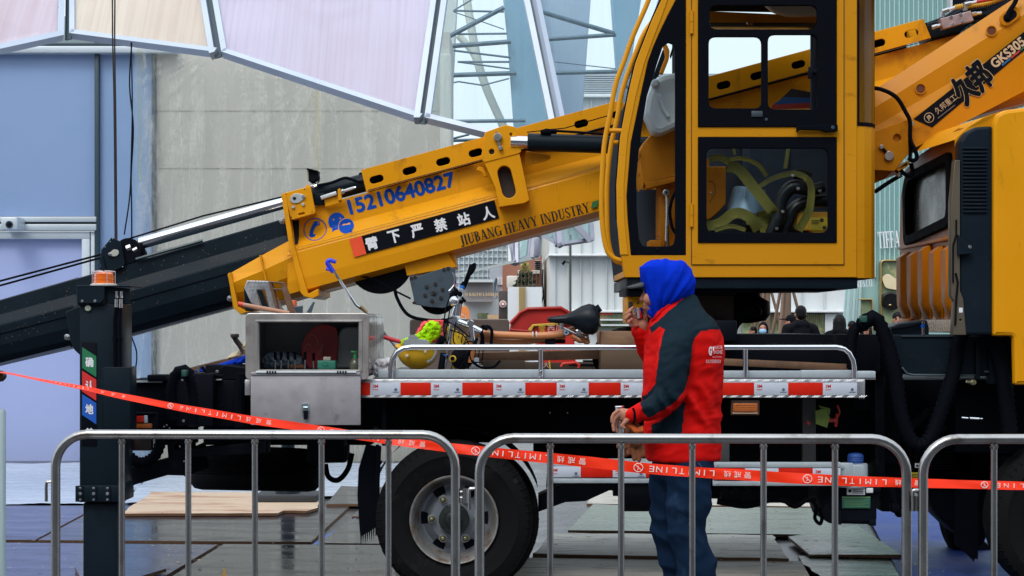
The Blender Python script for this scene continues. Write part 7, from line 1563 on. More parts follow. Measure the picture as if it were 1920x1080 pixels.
b.plate(rnd([(877, 520), (884, 494), (893, 492), (892, 505), (885, 515)], 4), 8.93, 8.965, bev=.006); b.tube([P(831, 663, 8.97), P(827, 693, 8.94)], [.015, .018], 14); part(b, 'grip', m_matte, hb_)
b = B(); b.tube([P(866, 541, 8.98), P(868.5, 535.5, 8.98)], .0165, 16); b.tube([P(832, 664, 8.97), P(831.2, 668, 8.97)], .018, 16); part(b, 'blue_ring', M('blue_ring_plastic', (.01, .14, .55), .4), hb_)
b = B(); b.ell(P(852, 565, 8.94), (.026, .018, .026)); b.disc(852, 565, 9.6, 8.93, 8.945, 24, m=0); bl_ = part(b, 'bell', m_chrome, bk)
b = B(); b.disc(850, 564, 4, 8.918, 8.932, 16); part(b, 'bell_centre', M('grey_bell_centre', (.22, .24, .26), .4), bl_)
b = B(); b.ptube([(850, 510), (853, 520), (853, 532), (846, 542), (842, 546)], 8.95, 2.2, 8, smooth=3); part(b, 'brake_lever', m_chrome, bk)
b = B(); b.ptube([(860, 545), (852, 550), (846, 556)], 8.96, 6, 10); b.disc(862, 551, 5, 8.93, 8.97, 12); b.ptube([(832, 632), (826, 640), (822, 650)], 8.96, 7, 10); b.disc(829, 636, 6, 8.92, 8.97, 14); b.disc(865, 566, 4, 8.93, 8.97, 10); b.ptube([(866, 558), (873, 566)], 8.95, 2.5, 8); part(b, 'shifter', m_matte, bk)
b = B()
for pts in ([(848, 545), (836, 580), (832, 620), (840, 650)], [(846, 552), (842, 590), (835, 625), (828, 640)], [(830, 645), (850, 655), (880, 640), (896, 650)], [(834, 600), (856, 612), (880, 632)], [(843, 618), (870, 630), (880, 660), (862, 690)], [(880, 650), (884, 676), (905, 680)], [(855, 604), (850, 640), (868, 655)], [(828, 598), (838, 598), (850, 596)]):
    b.ptube(pts, 8.97, 1.3, 6, smooth=6)
part(b, 'control_cable', m_black, bk)
b = B(); b.ptube([(893, 625), (940, 628), (1000, 630), (1040, 628), (1062, 623), (1078, 618)], 9.1, 7, 16, smooth=4); b.ptube([(900, 634), (960, 641), (1010, 637), (1060, 628)], 9.14, 6.4, 14, smooth=4); b.ptube([(1078, 624), (1090, 632), (1104, 645)], 9.12, 4.6, 10); b.ptube([(1072, 630), (1086, 640), (1104, 640)], 9.2, 3.6, 10); b.ptube([(882, 636), (886, 660), (882, 680)], 9.05, 5, 12); b.plate([(1086, 626), (1102, 622), (1106, 640), (1096, 646)], 9.15, 9.17, [circ(1097, 633, 2.4, 10)], bev=.002)
fr_ = part(b, 'frame', m_bko, bk)
b = B()
for x in (998, 1001.6, 1005.2): b.ptube([(x, 628.6 + (x - 998) * .02), (x + 1.6, 628.6)], 9.1, 7.3, 16, m=0 if x != 1001.6 else 1)
b.pbox(995, 622, 1010, 624, 9.075, 9.078, 0) if False else None
part(b, 'frame_band', [M('pale_blue_band', (.45, .55, .62), .4), m_black], fr_)
b = B(); b.disc(1062, 623.5, 5, 9.072, 9.078, 18); b.disc(1062, 623.5, 2.4, 9.069, 9.073, 12, m=1); part(b, 'round_frame_badge', [M('pale_blue_badge', (.52, .62, .66), .4), m_blueprint], fr_)
b = B(); b.ptube([(914, 618), (906, 612), (902, 620), (905, 634), (903, 648)], 9.05, 3.6, 8, smooth=4); b.ptube([(904, 616), (914, 612), (922, 620), (921, 645)], 9.06, 3, 8, smooth=4); b.ptube([(895, 634), (886, 650), (874, 668), (876, 690)], 8.95, 3, 8, smooth=4); b.ptube([(884, 676), (900, 688), (925, 688), (938, 676)], 8.98, 2.4, 8, smooth=4); part(b, 'cable_lock', m_matte, bk)
b = B(); b.ptube([(1074, 612), (1086, 628)], 9.1, 5, 12); b.ptube([(1080, 620), (1092, 616)], 9.05, 2, 8); part(b, 'seat_post', m_steel, bk)
sp_ = [(1026, 599, 4, 9.06), (1034, 598, 7.5, 9.06), (1048, 600, 8.5, 9.06), (1064, 602, 11, 9.06), (1080, 601, 16, 9.07), (1094, 598, 21, 9.08), (1106, 597, 24, 9.08), (1116, 600, 23, 9.09), (1122, 607, 15, 9.1), (1124, 612, 8, 9.1)]
# saddle: lofted, seen from its side
b = B(); rings = []
top = [(1026, 597), (1032, 593.5), (1044, 592), (1060, 590), (1076, 582), (1090, 574), (1104, 569.5), (1113, 571), (1121, 577), (1126, 584)]
bot = [(1026, 601), (1032, 605), (1044, 606.5), (1060, 608), (1076, 613), (1088, 622), (1100, 627), (1112, 628), (1120, 622), (1124, 612)]
for (tx, ty), (bx, by) in zip(top, bot):
    rg = []; dep = [.012, .02, .025, .03, .045, .06, .072, .075, .068, .04][len(rings)]
    for k in range(12): a = 2 * math.pi * k / 12; rg.append(P((tx + bx) / 2 + (tx - bx) / 2 * math.cos(a), (ty + by) / 2 + (ty - by) / 2 * math.cos(a), 9.06 + dep * math.sin(a)))
    rings.append(rg)
V = [v for r_ in rings for v in r_]; b.vf(V, [(i * 12 + k, i * 12 + (k + 1) % 12, (i + 1) * 12 + (k + 1) % 12, (i + 1) * 12 + k) for i in range(9) for k in range(12)] + [tuple(range(12))[::-1], tuple(range(108, 120))])
b.ptube([(1122, 576), (1119, 586), (1120, 600), (1125, 612)], 9.0, 2.4, 8, smooth=3); b.ptube([(1119, 572), (1127, 584)], 9.03, 3, 8)
sd_ = part(b, 'saddle', M('black_vinyl_saddle', (.006, .010, .016), .35, spec=.18, bump=.004, bs=80), bk, sharp=60)
b = B(); b.ptube([(1046, 608), (1060, 616), (1086, 628), (1104, 630)], 9.07, 1.8, 8, smooth=3); b.ptube([(1054, 606), (1054, 618)], 9.05, 3, 8); b.disc(1086, 623, 5, 9.02, 9.08, 14); part(b, 'saddle_rail', m_steel, sd_)
b = B()
c0 = P(1190, 668, 9.35); ring_pts = [c0 + Vector((math.cos(a) * .215, .05 * math.sin(a), math.sin(a) * .145)) for a in np.linspace(0, 6.283, 49)[:-1]]; b.tube(ring_pts, .020, 10, closed=True)
for k, p in enumerate(ring_pts):
    if k % 1 == 0: b.tube([p + Vector((0, -.018, .008)), p + Vector((.006, -.012, .018))], .003, 4)
part(b, 'rear_tyre', m_tyre, bk)
b = B(); c1 = P(866, 672, 9.12); b.lathe([(.0, -.03), (.02, -.03), (.035, -.02), (.06, -.012), (.062, .012), (.035, .02), (0, .03)], c1, (.2, -1, .2), 24); b.disc(848, 672, 4, 8.9, 9.0, 14); b.disc(1032, 640, 10, 9.1, 9.16, 16); b.ptube([(1010, 640), (1060, 640)], 9.15, 4, 8)
for i in range(8): b.tube([P(860 + i * 7, 630, 9.16), P(846 + i * 8, 694, 9.2)], .003, 5)
b.split('gear_cluster', m_black, bk)
b = B()
for i in range(5): b.ptube([(840 + i * 7, 612 + i * 4), (848 + i * 6, 640), (858 + i * 4, 662), (852 + i * 5, 690)], 9.15 + i * .01, 4, 8, smooth=5)
b.disc(849, 673, 6.5, 8.93, 8.96, 16)
b.build('yellow_sling', M('yellow_sling_web', (.62, .42, .02), .6, var=.2, vs=20), None, 'yellow rope sling tangled behind the bicycle handlebar', 'sling')
b = B(); b.plate([(884, 684), (905, 686), (908, 692), (884, 691)], 9.0, 9.05, bev=.002); b.plate([(888, 671), (898, 671), (898, 684), (888, 684)], 9.05, 9.1, bev=.002); b.build('metal_scrap', m_alu, None, 'small silver metal piece lying under the bicycle head', 'scrap')
# tools on the steel box ---------------------------------------------------
b = B(); b.plate([(458, 540), (463, 526), (503, 527), (532, 583), (492, 583), (470, 567)], 9.0, 9.03, [[(481, 543), (496, 543), (506, 583), (492, 583)]], bev=.003)
for i in range(7):
    for j in range(8):
        x, y = 464 + j * 6 + (i % 2) * 3 + i * 1.4, 531 + i * 7
        if 459 + (y - 526) * .3 < x < 500 + (y - 526) * .5 and not (478 + (y - 543) * .25 < x < 500 + (y - 543) * .25 and y > 541) and y < 580: capsule(b, P(x, y, 8.998), .0018, P(x + 3, y - 4, 8.998), .0018, 0, 5)
st_ = b.build('step_bracket', m_alud, None, 'chequered aluminium step bracket leaning on top of the open steel box', 'step')
b = B(); b.plate([(503, 527), (532, 529), (552, 586), (541, 586), (528, 545), (513, 544), (523, 586), (518, 586)], 8.95, 9.03, [[(508, 530), (526, 532), (529, 541), (512, 540)]], bev=.003); b.build('rusty_side', M('rusty_steel_frame', (.16, .085, .05), .55, .4, var=.3, vs=12, dirt=(.3, .28, .26), damt=.5, ds=9), st_)
b = B(); b.plate([(481, 543), (491, 544), (504, 583), (494, 583)], 8.97, 9.0, bev=.002); b.plate([(457, 540), (463, 538), (475, 583), (460, 583)], 9.05, 9.1, bev=.003); b.build('dark_web', m_blk2, st_)
b = B(); b.tube([P(447, 570, 8.86), P(455, 571.5, 8.86), P(542, 587, 8.9)], [.012, .0125, .011], 12); hm = b.build('hammer', M('varnished_handle', (.42, .22, .14), .45, var=.2, vs=8), None, 'wooden hammer handle with a red tip lying on the steel box', 'hammer')
b = B(); b.tube([P(446.5, 570, 8.86), P(456, 571.7, 8.86)], .0135, 14); b.build('red_tip', M('red_dipped_end', (.62, .05, .03), .45), hm)
b = B(); b.pbox(542, 563, 553, 583, 9.2, 9.3, .006); b.build('orange_flask', M('orange_plastic', (.72, .12, .02), .45), None, 'small orange bottle top on the steel box behind the step', 'bottle')
b = B(); b.plate([(553, 575), (566, 573), (566, 587), (530, 587), (540, 580)], 9.15, 9.2, bev=.003); b.plate([(574, 586), (587, 566), (590, 566), (583, 587)], 9.1, 9.12, bev=.002); b.build('dark_hand_tools', M('slate_tool_steel', (.05, .08, .11), .5, .3), None, 'dark hand tools sticking up at the right end of the box top', 'tool')
# umbrella
um = thing('umbrella', 'blue hooked umbrella with a chrome shaft leaning behind the steel box', 'umbrella', P(735, 640, 9.9))
b = B(); b.ptube([(626, 508), (668, 572), (690, 588)], 9.85, 2.6, 10); b.ptube([(676, 574), (688, 587)], 9.84, 3.2, 10, m=1); b.ptube([(688, 586), (752, 662)], 9.86, 2.4, 10, m=2); part(b, 'shaft', [m_chrome, M('brass_collar', (.4, .28, .12), .3, .9), m_steel], um)
b = B(); b.ptube([(611, 504), (618, 505), (626, 509)], 9.85, 3.4, 8); b.ptube([(625, 510), (617, 498), (614, 492), (618, 488), (625, 490), (630, 491)], 9.85, [4.6, 4.6, 4.4, 4.2, 4, 3.6], 12, smooth=5); part(b, 'hooked_handle', M('cobalt_plastic', (.006, .03, .62), .35, coat=.3), um)
b = B(); b.ptube([(720, 632), (740, 638), (756, 642)], 9.4, 4, 10); b.build('red_tool_handle', M('red_handle', (.55, .03, .04), .4, var=.15, vs=30), None, 'red tool handle sticking out between the box and the vest', 'tool')
# inside the steel box
b = B(); fanp = [(578, 690), (566, 668), (565, 650), (572, 630), (584, 616), (600, 608), (618, 609), (632, 616), (634, 640), (630, 690)]
b.plate(rnd(fanp, 5), YB + .30, YB + .31, bev=.002)
for i in range(12): a = R(95 - i * 9); b.ptube([(606, 672), (606 + 40 * math.cos(a) * 1.0, 672 - 52 * math.sin(a))], YB + .297, .35, 4, m=1)
b.text('农家小院', 602, 655, YB + .2955, w=6, h=22, ang=-25, m=2); b.ptube([(571, 655), (574, 647), (581, 645), (583, 650)], YB + .296, .7, 5, m=2, smooth=4); b.ptube([(579, 634), (584, 628), (591, 630), (596, 640), (597, 648)], YB + .296, .7, 5, m=2, smooth=4)
b.build('red_hand_fan', [M('red_fan_plastic', (.30, .008, .012), .4), M('dark_red_rib', (.16, .006, .01), .5), M('tan_fan_print', (.45, .20, .14), .5)], None, 'red plastic hand fan standing inside the open steel box', 'fan')
b = B(); b.plate(rnd([(630, 690), (630, 634), (637, 620), (645, 613), (682, 612), (682, 690)], 5), YB + .32, YB + .42, bev=.01); b.build('plastic_jug', M('cloudy_plastic', (.22, .24, .25), .35, var=.1, coat=.3), None, 'cloudy plastic jug at the right inside the steel box', 'jug')
cc = P(612, 692, YB + .16)
b = B(); b.pbox(595, 676, 629, 692, YB + .10, YB + .2, .004); b.disc(610, 682, 5, YB + .095, YB + .1, 12, m=0); gb = b.build('green_flat_bottle', M('green_bottle_plastic', (.02, .17, .12), .35, coat=.3), None, 'flat green bottle with a pale cap behind the levers', 'bottle')
b = B(); b.pbox(606, 669, 620, 676, YB + .12, YB + .17, .004); b.build('cap', M('pale_cap', (.40, .38, .33), .5), gb)
o_ = P(666, 693, YB + .1); s9 = YB / F
b = B(); b.lathe([(.02, 0), (.026, .003), (.030, .02), (.028, .035), (.018, .052), (.010, .060)], o_, seg=20); pb = b.build('soap_bottle', glass_mat('soap_bottle_plastic', (.75, .78, .7), .05, .1, .45, (.35, .38, .28)), None, 'clear pump bottle with a green head at the right of the steel box', 'bottle')
b = B(); b.lathe([(.010, .058), (.011, .075), (.004, .076), (.004, .088)], o_, seg=14); b.box(o_.x - .022, o_.x + .008, o_.y - .006, o_.y + .006, o_.z + .088, o_.z + .096, .002); b.build('pump_head', M('green_pump', (.03, .28, .07), .4), pb)
cloth('clear_film_bag', [(490, 671), (500, 660), (520, 657), (545, 660), (568, 668), (570, 690), (494, 691)], YB + .30, .03, M('bluish_film_bag', (.16, .21, .27), .3, var=.2, vs=20, coat=.4), 'bluish crumpled plastic bag behind the control levers', 'bag', 12, amp=.02)
b = B(); b.pbox(543, 684, 570, 690, YB + .26, YB + .3, .002); b.build('orange_tin', M('orange_brown_tin', (.35, .13, .05), .5), None, 'flat orange brown tin behind the levers on the box floor', 'tin')
# left of the box: tarp, plank, cloth, clamp
cloth('folded_tarpaulin', [(360, 698), (372, 690), (390, 688), (430, 675), (462, 664), (466, 680), (430, 692), (400, 695), (385, 700)], 9.15, .02, m_bluef, 'folded blue tarpaulin on the rear frame left of the steel box', 'tarpaulin', 4, amp=.012)
b = B(); b.plate([(352, 690), (440, 668), (460, 668), (460, 676), (356, 700)], 9.35, 9.4, bev=.003); b.build('wooden_plank', m_wood, None, 'brown plank under the blue tarpaulin at the rear', 'plank')
cloth('beige_cloth', [(420, 676), (430, 664), (444, 658), (458, 640), (464, 640), (464, 668), (440, 673)], 9.25, .02, M('beige_cloth_fabric', (.58, .48, .34), .8, var=.15), 'beige cloth bunched beside the open steel box', 'cloth', 6, amp=.012)
b = B(); b.ptube([(438, 630), (444, 640), (452, 650)], 9.2, 5, 10); b.pbox(432, 626, 443, 633, 9.15, 9.25, .004); b.ptube([(447, 646), (455, 660)], 9.2, 3.4, 8); b.build('black_clamp', M('dark_brown_clamp', (.025, .018, .014), .6), None, 'black clamp standing on the beige cloth', 'clamp')
# ================================================================== the worker
YP = 7.8
wk = thing('person', 'worker in red and dark jacket and blue hood sipping from a steel cup', 'person', P(1290, HY + F * CH / YP, YP))
def loft(b, sl, Y, n=32, pw=2.3, lean=None):
    rings = []
    for row in sl:
        y, xl, xr, hd = row[:4]; Yc = row[4] if len(row) > 4 else Y; c = P((xl + xr) / 2, y, Yc); rx = (xr - xl) / 2 * Yc / F; rg = []
        for k in range(n):
            a = 2 * math.pi * k / n; ca, sa = math.cos(a), math.sin(a)
            rg.append(c + Vector((rx * math.copysign(abs(ca) ** (2 / pw), ca), hd * math.copysign(abs(sa) ** (2 / pw), sa), 0)))
        rings.append(rg)
    V = [v for r_ in rings for v in r_]; m_ = len(rings)
    b.vf(V, [(i * n + k, i * n + (k + 1) % n, (i + 1) * n + (k + 1) % n, (i + 1) * n + k) for i in range(m_ - 1) for k in range(n)] + [tuple(range(n))[::-1], tuple(range((m_ - 1) * n, m_ * n))])
TS = [(553, 1268, 1302, .05), (560, 1250, 1307, .075), (572, 1234, 1312, .10), (586, 1226, 1323, .135), (600, 1221, 1337, .165), (615, 1216, 1347, .19), (635, 1212, 1354, .20), (660, 1210, 1356, .20), (700, 1207, 1356, .195), (740, 1205, 1353, .19), (790, 1208, 1350, .185), (830, 1208, 1350, .19), (852, 1211, 1351, .195), (861, 1212, 1350, .19)]
def inpoly(x, y, pl):
    c = False
    for i in range(len(pl)):
        (ax, ay), (bx, by) = pl[i], pl[i - 1]
        if (ay > y) != (by > y) and x < (bx - ax) * (y - ay) / (by - ay) + ax: c = not c
    return c
def jac(b):
    loft(b, TS, YP)
    limb(b, [P(1274, 634, 7.66), P(1266, 655, 7.62), P(1259, 692, 7.585), P(1257, 734, 7.575), P(1242, 752, 7.57), P(1220, 767, 7.565), P(1196, 776, 7.57), P(1184, 779, 7.57)], [.085, .080, .070, .066, .058, .046, .036, .031])
    limb(b, [P(1240, 640, 7.95), P(1228, 668, 7.97), P(1212, 650, 7.93), P(1200, 624, 7.88)], [.075, .060, .046, .038])
me = remeshed(jac, .0062, 6, .5)
b = B(); b.add_mesh(me)
b.bm.normal_update()
for v in b.bm.verts:                        # creases of the cloth
    p = v.co; px = 960 + p.x * F / p.y; py = HY - (p.z - CH) * F / p.y
    q_ = Vector((p.x * 5 + p.z * 4, p.y * 5, p.z * 11 - p.x * 5)); h = (1 - 2.4 * abs(noise.noise(q_))) * .0050 + (1 - 2.4 * abs(noise.noise(q_ * 2.3 + Vector((4, 4, 4))))) * .0026
    el = math.exp(-((px - 1232) ** 2 + (py - 745) ** 2) / 900.0) + math.exp(-((px - 1300) ** 2 + (py - 765) ** 2) / 2200.0); h += el * .006 * math.sin((px * .5 - py * .3) * .34 + 5 * noise.noise(p * 7)) * noise.noise(p * 9 + Vector((2, 2, 2))) * 3
    h -= .006 * math.exp(-((px - 1205 - 0) ** 2) / 30) * (1 if 770 < py < 790 else 0)
    v.co += v.normal * h
navy = [[(1218, 614), (1240, 596), (1262, 577), (1290, 551), (1312, 552), (1345, 596), (1360, 600), (1360, 617.5), (1330, 618), (1315, 621), (1304, 632), (1298, 648), (1297, 668), (1292, 705), (1286, 728), (1270, 751), (1245, 768), (1222, 781), (1214, 783), (1205, 772), (1201, 758), (1203, 744), (1214, 738), (1229, 719), (1231, 700), (1236, 661), (1240, 640), (1247, 618), (1236, 612), (1222, 626)],
        [(1221, 797), (1240, 788), (1262, 772), (1284, 753), (1286, 756), (1281, 785), (1277, 815), (1222, 815)]]
for f in b.bm.faces:
    c = f.calc_center_median(); px = 960 + c.x * F / c.y; py = HY - (c.z - CH) * F / c.y
    wob = 1.2 * noise.noise(c * 30)
    if any(inpoly(px + wob, py + wob, n_) for n_ in navy) and not (py < 800 and c.y > 7.78 and px < 1236): f.material_index = 1
m_jred = M('red_jacket_cloth', (.56, .006, .005), .65, var=.12, vs=6, bump=.006, bs=70, spec=.06)
m_jnav = M('dark_teal_jacket_cloth', (.007, .018, .028), .7, var=.2, vs=6, bump=.006, bs=70, spec=.05)
jk = b.build('jacket', [m_jred, m_jnav], wk, sharp=180)
b = B()                                      # piping, hem, cuffs and collar
def tY(px, py):
    r_ = [np.interp(py, [t_[0] for t_ in TS], [t_[k] for t_ in TS]) for k in (1, 2, 3)]; u = max(-1, min(1, (px - (r_[0] + r_[1]) / 2) / ((r_[1] - r_[0]) / 2))); return YP - r_[2] * (1 - abs(u) ** 2.3) ** (1 / 2.3)
b.tube([P(x, y, tY(x, y) - .004) for x, y in ((1221, 603), (1230, 594), (1243, 580), (1256, 570), (1274, 561))], .0035, 6, smooth=4)
b.tube([P(x, y, tY(x, y) - .003) for x, y in ((1288, 576), (1300, 573), (1310, 571))], .003, 6, smooth=3)
b.build('red_piping', m_jred, jk)
b = B()
for t_, tt, sx, sy, w_, h_ in (('LARSTE', 0, 1350, 651.5, 16, 6.5), ('ENGINEE', 0, 1350, 660, 16, 6.5), ('北京工程建和装饰', 1, 1341, 677.5, 28, 7)): b.text(t_, sx, sy, 7.6, w=w_, h=h_)
b.text('N·A·T·I·O·N', 1348, 669, 7.6, w=16, h=3); b.text('G', 1335.5, 658, 7.6, w=6.5, h=17, bold=.06); b.text('T', 1341, 654, 7.6, w=6, h=8, bold=.05)
bmesh.ops.triangulate(b.bm, faces=b.bm.faces[:])
for v in b.bm.verts:
    px = 960 + v.co.x * F / 7.6 - 3.5; py = HY - (v.co.z - CH) * F / 7.6; Yn = tY(min(px, 1350), py) - .045; n_ = P(px, py, Yn); v.co = n_
b.build('back_lettering', M('white_embroidery', (.72, .62, .66), .6), jk, smooth=False)
# jeans
def jeans(b):
    limb(b, [P(1285, 852, 7.8), P(1280, 880, 7.8)], [.115, .12])
    limb(b, [P(1293, 860, 7.71), P(1291, 930, 7.71), P(1290, 1000, 7.71), P(1304, 1060, 7.71), P(1312, 1150, 7.72)], [.105, .098, .090, .092, .080])
    limb(b, [P(1264, 860, 7.88), P(1259, 930, 7.89), P(1260, 1000, 7.90), P(1279, 1060, 7.92), P(1285, 1150, 7.92)], [.100, .098, .094, .090, .078])
me = remeshed(jeans, .010, 5, .5); b = B(); b.add_mesh(me); b.bm.normal_update()
for v in b.bm.verts:
    p = v.co; q_ = Vector((p.x * 5 - p.z * 3, p.y * 5, p.z * 9 + p.x * 6)); v.co += v.normal * ((1 - 2.4 * abs(noise.noise(q_))) * .012 + .004 * noise.noise(q_ * 3))
m_jean = M('blue_denim', (.006, .018, .045), .8, var=.25, vs=5, bump=.008, bs=120, dirt=(.02, .045, .095), damt=.7, ds=5, dth=.56, spec=.05)
jn = b.build('jeans', m_jean, wk, sharp=180)
b = B(); b.tube([P(1310, 868, 7.60), P(1322, 884, 7.60), P(1338, 890, 7.62)], .0016, 4, smooth=3); b.build('seam', M('pale_stitching', (.10, .14, .20), .8), jn)
for x, Y in ((1300, 7.7), (1272, 7.92)):
    def shoe(b): g_ = P(x, HY + F * CH / Y, Y); b.ell(g_ + Vector((-.05, 0, .045)), (.14, .048, .042)); b.ell(g_ + Vector((.03, 0, .07)), (.06, .045, .06))
    b = B(); b.add_mesh(remeshed(shoe, .008, 4)); b.build('shoe', m_matte, wk, sharp=180)
# head, cap, hood
def head(b):
    b.ell(P(1242, 540, YP), (.088, .074, .105)); b.ell(P(1236, 566, YP), (.072, .062, .075)); capsule(b, P(1224, 590, YP), .022, P(1236, 585, YP), .04)
    capsule(b, P(1210, 548, YP), .010, P(1203.5, 561, YP), .0115); capsule(b, P(1207, 561, YP - .012), .009, P(1207, 561, YP + .012), .009)
    capsule(b, P(1209, 572, YP - .014), .008, P(1209, 572, YP + .014), .008); capsule(b, P(1210, 578, YP - .012), .0075, P(1210, 578, YP + .012), .0075)
    capsule(b, P(1211, 541, YP - .035), .010, P(1211, 541, YP + .035), .010); limb(b, [P(1250, 590, YP), P(1265, 620, YP)], [.055, .06]); b.ell(P(1218, 560, YP - .042), (.03, .025, .03))
b = B(); b.add_mesh(remeshed(head, .0045, 4)); hd_ = b.build('head', m_skin, wk, sharp=180)
b = B(); b.ell(P(1214, 549, YP - .034), (.011, .013, .009), m=0); b.ell(P(1211.5, 549, YP - .037), (.005, .007, .005), m=1); b.build('eye', [m_white, m_hair], hd_)
b = B(); b.tube([P(1210, 541, YP - .045), P(1207.5, 541.5, YP - .028), P(1207, 543, YP - .012)], .0035, 6); b.build('eyebrow', m_hair, hd_)
m_cap = M('dark_grey_cap_cloth', (.022, .028, .035), .7, var=.2, bump=.01, bs=60)
def capf(b): b.ell(P(1240, 526, YP), (.088, .08, .085)); 
b = B(); n = 18; V = []
for k in range(n + 1):
    a = R(-88 + 176 * k / n); ca, sa = math.cos(a), math.sin(a)
    for r_, dz in ((.0, .0), (1, 0), (1, -.006), (.0, -.007)):
        V.append(P(1210, 524, YP) + Vector((-(.012 + .072 * ca * r_), .075 * sa, -.010 - .022 * r_ * (.3 + ca * .7) + dz + .01 * abs(sa) * -1)))
b.vf(V, [(k * 4 + i, k * 4 + (i + 1) % 4, (k + 1) * 4 + (i + 1) % 4, (k + 1) * 4 + i) for k in range(n) for i in range(4)]); b.build('cap_brim', m_cap, wk)
HD = [(488.8, 1246, 1262, .02), (491, 1228, 1276, .05), (495, 1208, 1284, .078), (501, 1198, 1290, .094), (510, 1198.5, 1295, .105), (522, 1201.5, 1299, .112), (532, 1204, 1301, .114), (542, 1206, 1302.5, .112), (552, 1208, 1300, .107), (562, 1210.5, 1292, .10), (573, 1213, 1279, .086), (585, 1217, 1262, .066), (594, 1221, 1246, .045), (602, 1226, 1233, .02)]
me = remeshed(lambda b: loft(b, HD, YP, 36, 2.0), .0048, 5, .5); b = B(); b.add_mesh(me); b.bm.normal_update()
for v in b.bm.verts:
    p = v.co; px = 960 + p.x * F / p.y; py = HY - (p.z - CH) * F / p.y
    # folds running from the crown towards the nape and the chin
    th_ = math.atan2(py - 600, px - 1236); rad = math.hypot(py - 600, px - 1236)
    v.co += v.normal * ((1 - 2.3 * abs(noise.noise(Vector((th_ * 5, rad * .012, p.y * 5))))) * .0105 * min(1, abs(px - 1200) / 22) + .003 * noise.noise(p * 22))
    if px < 1211 + (py - 500) * .16: v.co += Vector((0, -.004 if p.y < YP else .004, 0))
b.build('hood', M('royal_blue_fleece', (.002, .026, .46), .85, var=.12, vs=8, bump=.008, bs=120, spec=.03), wk, sharp=180)
# hands
def fing(b, pts, Y, r=.0085):
    q = [P(p[0], p[1], p[2] if len(p) > 2 else Y) for p in pts]; limb(b, q, [r * k for k in (1.1, 1.0, .92, .82, .8)][:len(q)])
def hand1(b):
    limb(b, [P(1192, 778, 7.575), P(1178, 777, 7.575)], [.024, .026]); b.ell(P(1169, 778, 7.575), (.034, .022, .030)); b.ell(P(1161, 776, 7.572), (.018, .022, .022))
    fing(b, [(1159, 770), (1150.5, 777), (1147.5, 784), (1147.5, 791)], 7.557); fing(b, [(1160, 776), (1152, 786), (1149.5, 797), (1151, 807)], 7.560)
    fing(b, [(1162, 782), (1155, 792), (1154, 802), (1157, 809)], 7.577); fing(b, [(1165, 786), (1159, 796), (1159, 804), (1162, 808)], 7.592, .0078); fing(b, [(1178, 786), (1170, 793), (1166, 798), (1170, 802)], 7.555, .0095)
b = B(); b.add_mesh(remeshed(hand1, .0024, 3, .4)); b.build('hand', m_skin, wk, sharp=180)
def hand2(b):
    limb(b, [P(1208, 622, 7.88), P(1206, 610, 7.865)], [.026, .027]); b.ell(P(1202, 605, 7.868), (.034, .022, .026), rot=Matrix.Rotation(R(20), 3, 'Y'))
    fing(b, [(1193, 597, 7.85), (1184, 590, 7.83), (1181, 581, 7.822), (1187, 577, 7.815)], 7.83, .0082)
    fing(b, [(1193, 602, 7.85), (1179, 597, 7.83), (1175, 588, 7.822), (1182, 583, 7.813)], 7.83)
    fing(b, [(1194, 606, 7.85), (1179, 604, 7.83), (1174, 597, 7.82), (1181, 590, 7.812)], 7.83)
    fing(b, [(1196, 610, 7.85), (1184, 611, 7.83), (1179, 604, 7.82), (1185, 598, 7.812)], 7.83, .0076)
    fing(b, [(1206, 600, 7.86), (1212, 592, 7.85), (1212, 583, 7.85), (1208, 578, 7.845)], 7.85, .0095)
b = B(); b.add_mesh(remeshed(hand2, .0024, 3, .4)); b.build('hand', m_skin, wk, sharp=180)
b = B(); b.ptube([(1186, 765), (1191, 778), (1190, 791)], 7.535, 1.6, 6, smooth=4); b.tube([P(1188 + 2 * math.cos(a), 778.5 + 14.5 * math.sin(a), 7.57 - .034 * math.cos(a)) for a in np.linspace(0, 6.283, 20)[:-1]], .006, 6, closed=True); b.build('cuff_strap', m_matte, jk)
# cup and flask
b = B(); o_ = P(1199, 596.5, 7.858); b.lathe([(.0, 0), (.022, .0), (.0235, .002), (.0255, .045), (.027, .048), (.0255, .048), (.023, .004), (0, .004)], o_, (-.12, 0, 1), 28)
b.build('steel_cup', m_chrome, None, 'small polished steel cup held up to the mouth of the worker', 'cup')
b = B(); o_ = P(1163, 812, 7.60); b.lathe([(.0, 0), (.020, 0), (.022, .004), (.022, .085), (.017, .095), (.017, .102), (.0215, .104), (.0215, .118), (.019, .121), (0, .121)], o_, (-.03, 0, 1), 28)
b.build('steel_flask', m_chrome, None, 'slim steel flask with a flat lid in the lowered hand of the worker', 'flask')
# gloves hanging from the hand
def glove(dx, dy, Y, ang, sc_=1.0):
    def f(b):
        T = lambda x, y: P(1187 + dx + ((x) * math.cos(R(ang)) - (y) * math.sin(R(ang))) * sc_, 800 + dy + ((x) * math.sin(R(ang)) + (y) * math.cos(R(ang))) * sc_, Y)
        limb(b, [T(0, -6), T(2, 8), T(0, 24)], [.022, .030, .036])
        for i, (x0, x1, y1) in enumerate(((-12, -17, 46), (-5, -8, 58), (2, 1, 61), (9, 10, 54))): limb(b, [T(x0, 26), T((x0 + x1) / 2 - (1 if i < 2 else -1), 40), T(x1, y1)], [.0125, .0118, .0105])
        limb(b, [T(-10, 8), T(-19, 22), T(-20, 34)], [.013, .012, .011])
    return f
b = B(); b.add_mesh(remeshed(glove(2, 2, 7.63, -8), .003, 4)); b.bm.normal_update()
for v in b.bm.verts: v.co += v.normal * .0025 * noise.noise(v.co * 60)
m_gv = M('rust_brown_knit', (.20, .062, .022), .85, var=.35, vs=18, bump=.03, bs=150)
